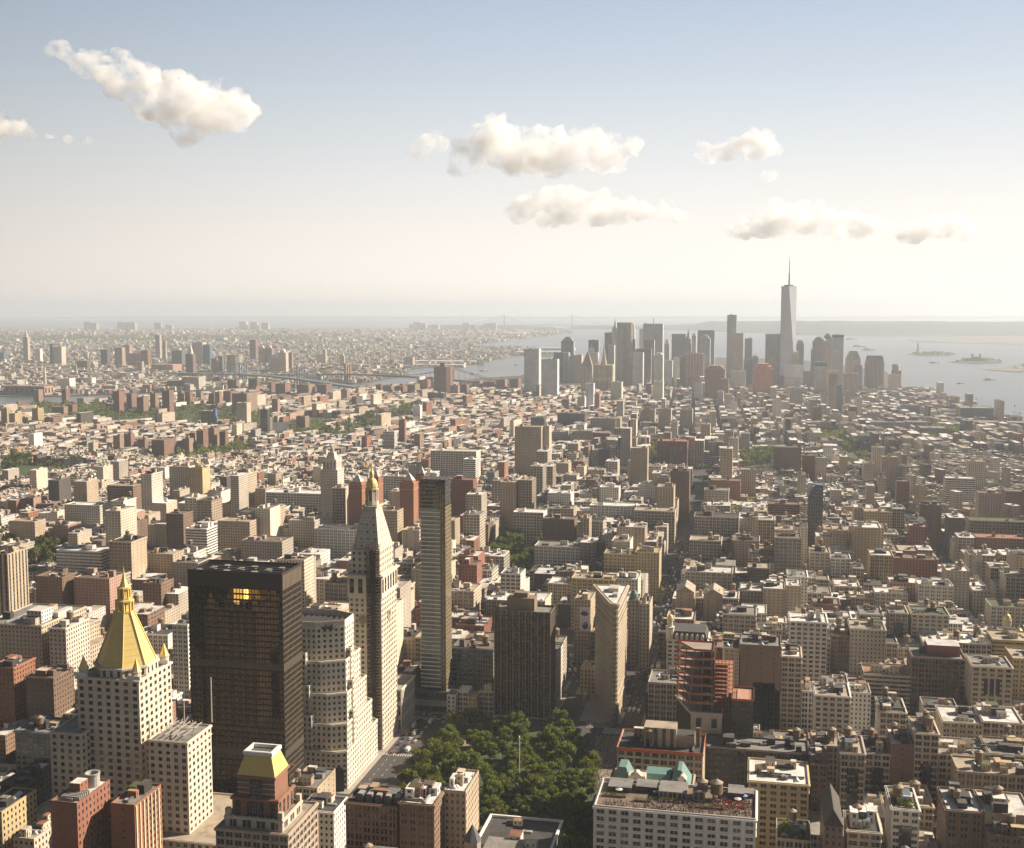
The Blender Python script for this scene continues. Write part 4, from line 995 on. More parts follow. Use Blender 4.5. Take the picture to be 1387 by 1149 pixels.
# ------------------------------------------------------------------ buildings measured in the photograph
# px of the two upper corners of the street front, py of its roof line, height guess, depth, style, wall, roof, flags, label, name
# flags: A modelled windows, t/T one or two tanks, n no cornice, s plain side walls, x keep the measured distance, g planted roof
L_, O_, A_, B_, H_, S_ = 'loft_building', 'office_block', 'apartment_tower', 'brick_building', 'house', 'stone_tower'
TABLE = [
# --- foreground left
(68, 104, 1086, 86, 29, 'blank', 'red', 'white', 'nx', 'red brick block with a white roof and a drum-shaped vent', B_),
(150, 182, 1089, 80, 26, 'blank', 'rust', 'grey', 'nx', 'dark red brick annex with white striped sunlit side', B_),
(0, 35, 1062, 36, 42, 'loft', 'dark', 'tar', 'Ax', 'dark grey loft with a white crenellated parapet', L_),
(20, 75, 991, 40, 28, 'loft', 'slate', 'grey', 'Ax', 'blue grey roofed loft behind the crenellated dark loft', L_),
(35, 72, 917, 55, 26, 'punch', 'brown', 'brown', 'x', 'brown terraced building with a white square sign on its sunlit side', B_),
(-14, 18, 903, 60, 26, 'punch', 'rust', 'tar', 'x', 'orange brick building cut by the left edge, its side sunlit', B_),
(-20, 56, 845, 74, 62, 'punch', 'beige', 'grey', 'x', 'broad cream office block with white rooftop block on its shoulder', O_),
(233, 254, 846, 74, 30, 'pair', 'white', 'grey', 'xn', 'narrow white building squeezed between gilded pyramid and black tower', O_),
(-30, 2, 1098, 60, 30, 'punch', 'yellow', 'tar', 'xn', 'yellow stone corner building at the bottom left edge', O_),
(18, 46, 1135, 50, 24, 'punch', 'cream', 'tan', 'xn', 'low cream setback building in the bottom left corner', O_),
(468, 537, 1089, 69, 24, 'loft', 'brown', 'tar', 'A', 'dark brown corner loft with heavy cornice and rooftop cooling units', L_),
(541, 588, 1088, 68, 26, 'pair', 'brown', 'white', 'A', 'brown office block with white roof terraces and a sunlit side', O_),
(584, 631, 1070, 69, 29, 'punch', 'tan', 'white', 'nx', 'tan wing with white penthouses overlooking the park', O_),
(375, 404, 1123, 70, 26, 'blank', 'pink', 'tan', 'nxg', 'pink brick terraced building with bushes on its roof', B_),
(405, 452, 1098, 34, 22, 'punch', 'white', 'tar', 'x', 'small white mansard building below the stepped limestone block', H_),
# --- around the park and plaza
(836, 952, 1017, 74, 30, 'loft', 'tan', 'tar', 'An', 'tan loft building with orange tarpaulin around its roof edge', L_),
(956, 1096, 1016, 60, 25, 'loft', 'dark', 'grey', 'x', 'long dark loft with grey roof behind the arcaded cream hotel', L_),
(1014, 1096, 1060, 66, 34, 'pair', 'yellow', 'white', 'A', 'cream arcaded building with dark cornice beside the party roof', O_),
(1059, 1086, 889, 60, 28, 'loft', 'beige', 'white', 'As', 'slim cream loft with arched top floor and blank brown side', L_),
(1003, 1058, 874, 66, 30, 'blank', 'brown', 'grey', 'n', 'windowless dark brown block left of the slim arched loft', B_),
(1070, 1121, 842, 66, 30, 'pair', 'white', 'white', 'A', 'tall white loft with dark cornice and one tank', L_),
(878, 928, 925, 48, 30, 'loft', 'beige', 'grey', 'n', 'cream stone building with tall arched windows and skylit roof', O_),
(1020, 1050, 925, 45, 28, 'punch', 'white', 'grey', 'n', 'small white building behind the scaffolded construction frame', O_),
(1030, 1062, 935, 38, 28, 'pair', 'beige', 'tan', 'n', 'stone building with one arched window beside the netted shell', O_),
(1086, 1104, 936, 44, 24, 'loft', 'white', 'tan', 'n', 'white low loft with a cluttered roof and blue tarpaulin', L_),
(1104, 1152, 942, 47, 30, 'pair', 'white', 'tan', 'A', 'white building with a big arched window at its middle', O_),
(1152, 1180, 938, 44, 24, 'punch', 'white', 'grey', 'n', 'low white annex with skylights right of the arched white building', O_),
(1170, 1234, 914, 45, 30, 'ribbon', 'beige', 'terracotta', 'n', 'cream U-shaped building with tan gravel courtyard roof', O_),
(1231, 1309, 891, 62, 30, 'loft', 'brown', 'grey', 'A', 'wide brown brick loft with green trim and red penthouse', L_),
(1317, 1372, 903, 66, 30, 'pair', 'beige', 'grey', 'A', 'cream and brown tower with grand arcaded top floors', O_),
(1372, 1430, 893, 62, 30, 'pair', 'yellow', 'tan', 'n', 'yellow stone slab at the right edge with ribbon windows', O_),
(1345, 1420, 868, 62, 30, 'ribbon', 'yellow', 'tan', 'n', 'yellow blank-topped building with long parapet at right edge', O_),
(1192, 1228, 964, 52, 30, 'loft', 'cream', 'tar', 'AT', 'small cream loft with red framed windows under black machinery', L_),
(1139, 1172, 1020, 62, 29, 'loft', 'stone', 'tan', 'At', 'grey stone loft with a black glass middle, left of the pair', L_),
(1172, 1206, 1020, 62, 29, 'loft', 'stone', 'tar', 'A', 'grey stone loft with a black glass middle, right of the pair', L_),
(1206, 1238, 1008, 58, 29, 'blank', 'brown', 'white', 'nt', 'brown windowless loft with white roof and a spider-legged tank', L_),
(1238, 1272, 993, 70, 29, 'loft', 'beige', 'tan', 'AT', 'tall narrow cream loft with a dark glass strip down its front', L_),
(1272, 1340, 1022, 58, 29, 'loft', 'beige', 'grey', 'A', 'wide cream loft with a row of arched top windows', L_),
(1340, 1400, 1022, 58, 29, 'loft', 'tan', 'grey', 'A', 'tan loft with white skylight boxes at the right edge', L_),
(1095, 1121, 1034, 60, 29, 'pair', 'brown', 'grey', 'A', 'narrow ornate brown loft beside the dark alley', L_),
(1297, 1400, 1048, 58, 25, 'loft', 'tan', 'tan', 'xn', 'cream roofed loft with three tanks near the lower right', L_),
(1208, 1246, 1096, 60, 30, 'pair', 'white', 'brown', 'Axg', 'white loft with a roof garden and dark glass centre', L_),
(1282, 1332, 1098, 60, 30, 'pair', 'brown', 'silver', 'Axs', 'brown loft with arched windows and silver tarred roof', L_),
(1334, 1400, 1103, 60, 30, 'blank', 'tan', 'silver', 'xn', 'tan blank-walled building in the lower right corner', L_),
(1340, 1400, 1133, 54, 26, 'pair', 'brown', 'grey', 'xn', 'reddish brown loft at the bottom right corner', L_),
(1148, 1194, 1126, 62, 24, 'loft', 'cream', 'tar', 'Ax', 'cream loft with white and black box penthouses', L_),
(1052, 1099, 1137, 56, 24, 'loft', 'tan', 'green', 'xn', 'low tan building with planted deck at the bottom edge', L_),
(1100, 1139, 1010, 46, 26, 'loft', 'tan', 'tan', 'nxT', 'tan loft with white roof shed and twin tanks', L_),
(1030, 1058, 1020, 52, 26, 'punch', 'stone', 'silver', 'nx', 'grey stone block under the long dark loft', L_),
# --- second tier right
(903, 958, 867, 48, 30, 'pair', 'white', 'tar', 'A', 'white corner building with dark mansard roof and gold domed turret', O_),
(979, 1024, 832, 52, 30, 'loft', 'stone', 'grey', 'A', 'grey loft with a dark grid of large square windows', L_),
(916, 940, 802, 46, 28, 'blank', 'tan', 'white', 'n', 'tan building with a white gabled roof on the avenue', B_),
(953, 979, 806, 46, 28, 'blank', 'tan', 'white', 'n', 'tan building with a pale gabled roof, away from the avenue', B_),
(928, 992, 775, 48, 30, 'pair', 'stone', 'silver', '', 'wide pale stone loft with parapet boxes on the avenue corner', L_),
(934, 977, 732, 50, 30, 'loft', 'beige', 'tan', 't', 'tan loft with row of square windows on the avenue', L_),
(940, 1001, 700, 58, 31, 'loft', 'beige', 'tar', 'T', 'broad cream loft with arched top storey on the avenue corner', L_),
(818, 860, 750, 52, 31, 'pair', 'yellow', 'grey', '', 'yellow stone loft, left half of a double front', L_),
(860, 893, 748, 52, 31, 'punch', 'yellow', 'tan', '', 'yellow stone loft with blank tan corner on the avenue', L_),
(774, 832, 784, 52, 26, 'pair', 'yellow', 'tan', 'x', 'yellow stone loft with blue awning behind the wedge building', L_),
(859, 914, 692, 54, 30, 'loft', 'beige', 'tan', '', 'beige stone loft with arcaded top near the avenue', L_),
(799, 860, 685, 46, 30, 'pair', 'white', 'white', '', 'long white building of many small windows', O_),
(742, 773, 668, 58, 30, 'punch', 'white', 'white', 'n', 'square white block with a grid of small windows', O_),
(695, 736, 694, 42, 30, 'loft', 'white', 'white', 'n', 'low white loft beside the square with trees', L_),
(724, 785, 740, 40, 30, 'pair', 'white', 'grey', '', 'white ornate building with long rows of arched windows', O_),
(786, 798, 702, 58, 24, 'punch', 'tan', 'tan', 'n', 'slender tan sliver of a tower beside the ornate white building', O_),
(735, 778, 703, 48, 26, 'blank', 'brown', 'brown', 'n', 'dark brown blank block behind the ornate white building', B_),
(677, 699, 653, 74, 22, 'apt', 'tan', 'tan', 'nx', 'slender tan apartment tower at the corner of the square', A_),
(854, 877, 607, 90, 24, 'apt', 'tan', 'tan', 'nx', 'slim beige apartment tower left of the red library', A_),
(908, 934, 638, 80, 26, 'apt', 'brown', 'brown', 'n', 'brown apartment slab standing on the avenue', A_),
(954, 987, 664, 50, 28, 'pair', 'stone', 'grey', '', 'pale stone building with an arcaded cornice on the avenue', O_),
(963, 1003, 651, 46, 28, 'punch', 'rust', 'brown', 'n', 'rust brick building beyond the avenue', B_),
(812, 838, 660, 50, 26, 'punch', 'white', 'white', 'n', 'white building left of the white dark-topped one', O_),
(864, 889, 657, 50, 26, 'punch', 'white', 'tan', 'n', 'blank white building below the red library', O_),
(851, 865, 812, 60, 22, 'punch', 'beige', 'grey', 'xn', 'stone building with a green dome behind the wedge', O_),
(866, 880, 818, 58, 30, 'punch', 'cream', 'tan', 'xn', 'cream narrow building with a curved corner on the avenue', O_),
(1235, 1286, 832, 50, 30, 'pair', 'cream', 'green', 'AT', 'cream loft with green planted roof and arched top storey', L_),
(1152, 1200, 852, 52, 30, 'punch', 'stone', 'tan', '', 'grey brown loft with a set back white penthouse row', L_),
(1127, 1152, 860, 48, 29, 'loft', 'brown', 'grey', '', 'dark brown loft right of the tall white loft', L_),
(1205, 1230, 830, 50, 30, 'loft', 'beige', 'grey', '', 'cream loft with tall arch over its entrance bays', L_),
(1165, 1196, 832, 48, 30, 'loft', 'stone', 'grey', '', 'grey loft with dark ground and parapet blocks', L_),
(1244, 1292, 793, 48, 26, 'pair', 'white', 'white', 'n', 'low white building with a square corner tower', O_),
(1205, 1246, 789, 46, 26, 'punch', 'pink', 'white', 'n', 'pale pink stuccoed building with white roofs', O_),
(1185, 1230, 803, 45, 24, 'pair', 'cream', 'white', 'n', 'white roofed cream loft in front of the pink building', O_),
(1125, 1152, 756, 48, 28, 'pair', 'white', 'grey', '', 'white loft with a square rooftop box, beside dark stone', O_),
(1179, 1210, 752, 50, 30, 'loft', 'yellow', 'white', '', 'tan loft with a curved pediment parapet', L_),
(1097, 1124, 748, 58, 28, 'pair', 'stone', 'tan', 'T', 'dark stone loft with two tanks on top', L_),
(1210, 1240, 756, 40, 26, 'punch', 'red', 'brown', 'n', 'red brick apartment house with flat roof', B_),
(1240, 1270, 758, 38, 24, 'punch', 'rust', 'brown', 'n', 'orange brick apartment house by the avenue', B_),
(1232, 1256, 713, 56, 22, 'punch', 'red', 'white', 'nx', 'red brown brick tower with white coping', A_),
(1246, 1276, 684, 60, 22, 'blank', 'brown', 'grey', 'nx', 'dark brown block with a bright white side wall', B_),
(1171, 1209, 693, 54, 28, 'punch', 'yellow', 'tan', 'x', 'yellow stone stepped apartment house', A_),
(1209, 1226, 689, 58, 28, 'loft', 'stone', 'white', 'x', 'white topped stone building beside the stepped yellow one', O_),
(1314, 1400, 706, 44, 30, 'loft', 'tan', 'green', 'x', 'long tan warehouse with a planted roof strip', L_),
(1322, 1400, 729, 34, 30, 'punch', 'rust', 'terracotta', 'x', 'long terracotta brick warehouse with low arches', L_),
(1326, 1357, 668, 62, 26, 'apt', 'tan', 'brown', 'nx', 'tan gridded tower near the right edge', A_),
(1362, 1410, 666, 60, 26, 'apt', 'brown', 'brown', 'nx', 'dark brown apartment slab at the right edge', A_),
(1281, 1321, 648, 52, 24, 'ribbon', 'white', 'white', 'nx', 'white terraced apartment building with balcony bands', A_),
(1312, 1336, 625, 62, 22, 'punch', 'cream', 'tan', 'nx', 'pale cream slab tower with dark stripe', A_),
(1195, 1217, 619, 64, 22, 'apt', 'tan', 'tan', 'nx', 'tan apartment tower, right of the avenue trees', A_),
(1182, 1199, 606, 64, 26, 'apt', 'cream', 'tan', 'nx', 'cream sunlit apartment tower behind the tan one', A_),
(1040, 1083, 683, 56, 24, 'ribbon', 'rust', 'brown', 'nx', 'rust and white balcony-banded apartment block', A_),
(1342, 1400, 822, 42, 30, 'pair', 'lime', 'green', 'nx', 'large pale building with a lawn on its roof', O_),
(1318, 1342, 800, 40, 60, 'punch', 'stone', 'white', 'nx', 'narrow grey building at the avenue corner', O_),
(1358, 1420, 862, 40, 26, 'punch', 'lime', 'grey', 'nx', 'pale building with two gilded domes at the right edge', O_),
(1048, 1086, 606, 60, 26, 'apt', 'brown', 'brown', 'nx', 'twin brown apartment tower beside the square trees', A_),
(1087, 1104, 617, 56, 26, 'apt', 'rust', 'brown', 'nx', 'rust brick apartment tower, right of the twin', A_),
(1004, 1024, 636, 56, 24, 'punch', 'tan', 'tan', 'nx', 'tan blank sided apartment house by the square', A_),
(1215, 1232, 652, 46, 24, 'punch', 'red', 'brown', 'nx', 'small red brick tower beside the white side wall', A_),
# --- left middle
(142, 163, 692, 100, 34, 'apt', 'cream', 'cream', 'nx', 'tall cream apartment slab with square rooftop box', A_),
(76, 137, 746, 62, 30, 'ribbon', 'white', 'white', 'nx', 'white terraced apartment building with stepped balconies', A_),
(-10, 10, 750, 96, 30, 'strip', 'tan', 'tan', 'nx', 'tan tower with dark vertical stripes at the left edge', A_),
(48, 84, 781, 64, 26, 'apt', 'brown', 'brown', 'nx', 'brown brick apartment house with square chimney block', A_),
(100, 148, 783, 62, 26, 'apt', 'pink', 'brown', 'nx', 'pink brown terraced apartment house in front of the white one', A_),
(251, 280, 716, 60, 28, 'ribbon', 'white', 'white', 'nx', 'white balconied apartment building with stepped top', A_),
(295, 338, 706, 60, 28, 'punch', 'tan', 'tan', 'nx', 'tan stone apartment house with a corniced crown', A_),
(360, 448, 668, 58, 32, 'loft', 'white', 'white', 'x', 'wide white office block of tall windows below the clock spire', O_),
(327, 382, 733, 46, 34, 'punch', 'stone', 'brown', 'nx', 'stone block with a brown cluttered roof', O_),
(145, 180, 658, 58, 32, 'loft', 'brown', 'tan', 'x', 'brown hall with white arcaded crown', O_),
(87, 135, 684, 46, 26, 'punch', 'lime', 'white', 'nx', 'pale hospital block with blank walls', O_),
(229, 256, 632, 74, 30, 'apt', 'cream', 'tan', 'nx', 'wide cream apartment block with two roof turrets', A_),
(256, 274, 634, 74, 26, 'apt', 'yellow', 'tan', 'nx', 'yellow sunlit wing of the cream apartment block', A_),
(12, 47, 706, 42, 24, 'apt', 'tan', 'tan', 'nx', 'tan apartment house by the left park', A_),
(71, 92, 711, 40, 30, 'punch', 'pink', 'white', 'nx', 'pink and white hospital wing', O_),
(200, 234, 750, 54, 26, 'apt', 'tan', 'tan', 'nx', 'tan apartment house with square rooftop tank house', A_),
(234, 268, 762, 52, 26, 'apt', 'stone', 'brown', 'nx', 'stone apartment house right of the tank house', A_),
(225, 248, 696, 68, 26, 'punch', 'brown', 'brown', 'nx', 'dark brown stepped apartment tower', A_),
(193, 218, 790, 46, 26, 'punch', 'brown', 'brown', 'nx', 'brown brick house with pink sunlit side', B_),
(375, 412, 758, 84, 24, 'punch', 'cream', 'brown', 'n', 'cream office tower behind the black slab, side sunlit', O_),
(425, 484, 717, 50, 30, 'pair', 'white', 'tar', 'n', 'white store building with dark mansard and green windows', O_),
(391, 426, 705, 50, 28, 'punch', 'stone', 'tan', 'n', 'stone building with cupola roof left of the mansard store', O_),
(440, 470, 790, 62, 24, 'loft', 'stone', 'tan', 'nt', 'stone loft between black slab and clock tower', L_),
(510, 538, 692, 66, 26, 'punch', 'tan', 'brown', 'n', 'tan loft with brown roof right of the cupola', L_),
(545, 568, 718, 46, 24, 'blank', 'beige', 'tan', 'n', 'blank beige block in front of the pyramid-roofed tower', B_),
(607, 616, 705, 56, 26, 'punch', 'tan', 'tan', 'nx', 'sunlit tan building beside slim glass tower', O_),
(606, 641, 650, 80, 24, 'apt', 'red', 'red', 'nx', 'dark red brick apartment block behind the slim glass tower', A_),
(583, 645, 611, 68, 34, 'loft', 'lime', 'lime', 'nx', 'very wide pale department store with a sunlit end', O_),
(574, 590, 640, 56, 24, 'ribbon', 'white', 'white', 'nx', 'white stepped tower, left of the white pair', A_),
(590, 628, 655, 48, 24, 'ribbon', 'white', 'white', 'nx', 'white gridded block between two white stepped towers', A_),
(628, 644, 622, 62, 24, 'ribbon', 'white', 'white', 'nx', 'white stepped tower, right of the white pair', A_),
(518, 548, 645, 54, 26, 'loft', 'white', 'tan', 'nx', 'white loft with black window grid and a tank', L_),
(697, 733, 578, 104, 30, 'apt', 'tan', 'tan', 'nx', 'massive tan apartment tower complex, main slab', A_),
(733, 744, 577, 104, 26, 'apt', 'cream', 'tan', 'nx', 'pale sunlit slab behind the massive tan tower', A_),
(612, 668, 878, 46, 26, 'loft', 'slate', 'brown', 'AT', 'grey loft with large dark windows left of the brown slab', L_),
(605, 617, 941, 18, 14, 'punch', 'white', 'grey', 'xn', 'narrow white house of five storeys beside the podium', H_),
(617, 634, 936, 20, 14, 'loft', 'white', 'white', 'xn', 'white ornate house with a box penthouse opposite the park', H_),
(634, 645, 944, 17, 14, 'punch', 'yellow', 'tan', 'xn', 'yellow narrow house opposite the park', H_),
(645, 670, 936, 20, 14, 'loft', 'beige', 'grey', 'xn', 'cream corner house against the brown slab', H_),
(678, 705, 777, 62, 26, 'loft', 'white', 'grey', 'An', 'white gridded loft behind the brown slab', L_),
(622, 646, 765, 52, 24, 'punch', 'red', 'brown', 'n', 'red brick building with brown roof near the square', B_),
(778, 800, 812, 58, 36, 'punch', 'tan', 'tan', 'nx', 'tan building with a tall eye poster beside the wedge', O_),
(786, 806, 905, 22, 24, 'punch', 'tan', 'white', 'nx', 'low tan building with white roof at the foot of the wedge', O_),
(560, 600, 825, 44, 22, 'punch', 'rust', 'brown', 'n', 'rust brick row right of the clock tower', B_),
(432, 450, 700, 40, 24, 'punch', 'lime', 'white', 'n', 'pale building under the clock spire', O_),
]
ROWS = sorted([YN(n)+9 for n in range(1, 36)]+[YN(n)+40.5 for n in range(1, 36)])
NAMES_T = {}
def overlap_fix(x0, x1, y0, y1):
    for (a0, a1, b0, b1) in FOOT:
        ox = min(x1, a1)-max(x0, a0); oy = min(y1, b1)-max(y0, b0)
        if ox > 0 and oy > 0:
            if oy <= ox and oy < (y1-y0)-8:
                if y0 < b0: y1 = b0-.3
                else: y0 = b1+.3
            elif ox < (x1-x0)-6:
                if x0 < a0: x1 = a0-.3
                else: x0 = a1+.3
            elif y0 < b0 and b0-y0 > 6: y1 = b0-.3
            elif oy < (y1-y0): y0 = b1+.3; y1 = max(y1, y0+10)
    return x0, x1, y0, y1
LOG = []
for (p0, p1, py, z, dep, sty, tn, rf, fl, lab, nm) in TABLE:
    xm, Y = atz((p0+p1)/2, py, z)
    if 'x' not in fl:
        Y2 = min(ROWS, key=lambda q: abs(q-Y))
        if abs(Y2-Y) < 26: Y = Y2
    y0, y1 = Y, Y+dep
    x0, za = aty(p0, py, Y); x1, zb = aty(p1, py, Y)
    n0 = (x0, x1, y0, y1)
    x0, x1, y0, y1 = overlap_fix(x0, x1, y0, y1)
    if y0 != Y:
        x0a, za = aty(p0, py, y0); x1a, zb = aty(p1, py, y0)
    zz = (za+zb)/2-(1.0)
    if x1-x0 < 4 or y1-y0 < 4: LOG.append(('drop', lab)); continue
    if max(abs(a-b) for a, b in zip(n0, (x0, x1, y0, y1))) > 3: LOG.append(('moved', lab[:40], [round(a-b) for a, b in zip((x0, x1, y0, y1), n0)], round(zz)))
    if zz < 12 or zz > 125: LOG.append(('height', lab, round(zz), round(Y)))
    tall = Y < 1100
    sides = {1: 'blank' if 's' in fl else ('punch' if sty in ('loft', 'pair', 'blank', 'pier') else sty), 2: sty, 3: 'blank' if 's' in fl or sty == 'loft' else ('punch' if sty in ('pair', 'blank') else sty)}
    tk = 2 if 'T' in fl else 1 if 't' in fl else 0
    if Y < 1000 and nm == L_ and tk == 0 and int(p0) % 3: tk = 1
    cat = {L_: 'loft building', O_: 'office building', A_: 'apartment building', B_: 'brick building', H_: 'house', S_: 'tower'}[nm]
    building(nm, lab, cat, rect(x0, x1, y0, y1), zz, sty, tn, rf, len(LOG)*7+int(p0)+p1, 'A' in fl, 0 if 'n' in fl else (1 if tall else .8), sides, (10 if Y < 900 else 6 if Y < 1300 else 3 if Y < 1800 else 1), tk, tanklabel='wooden water tank on the '+' '.join(lab.split()[:6]))
    guard(p0, p1, py, 56 if Y < 1000 else 26 if Y < 1500 else 16, y0)

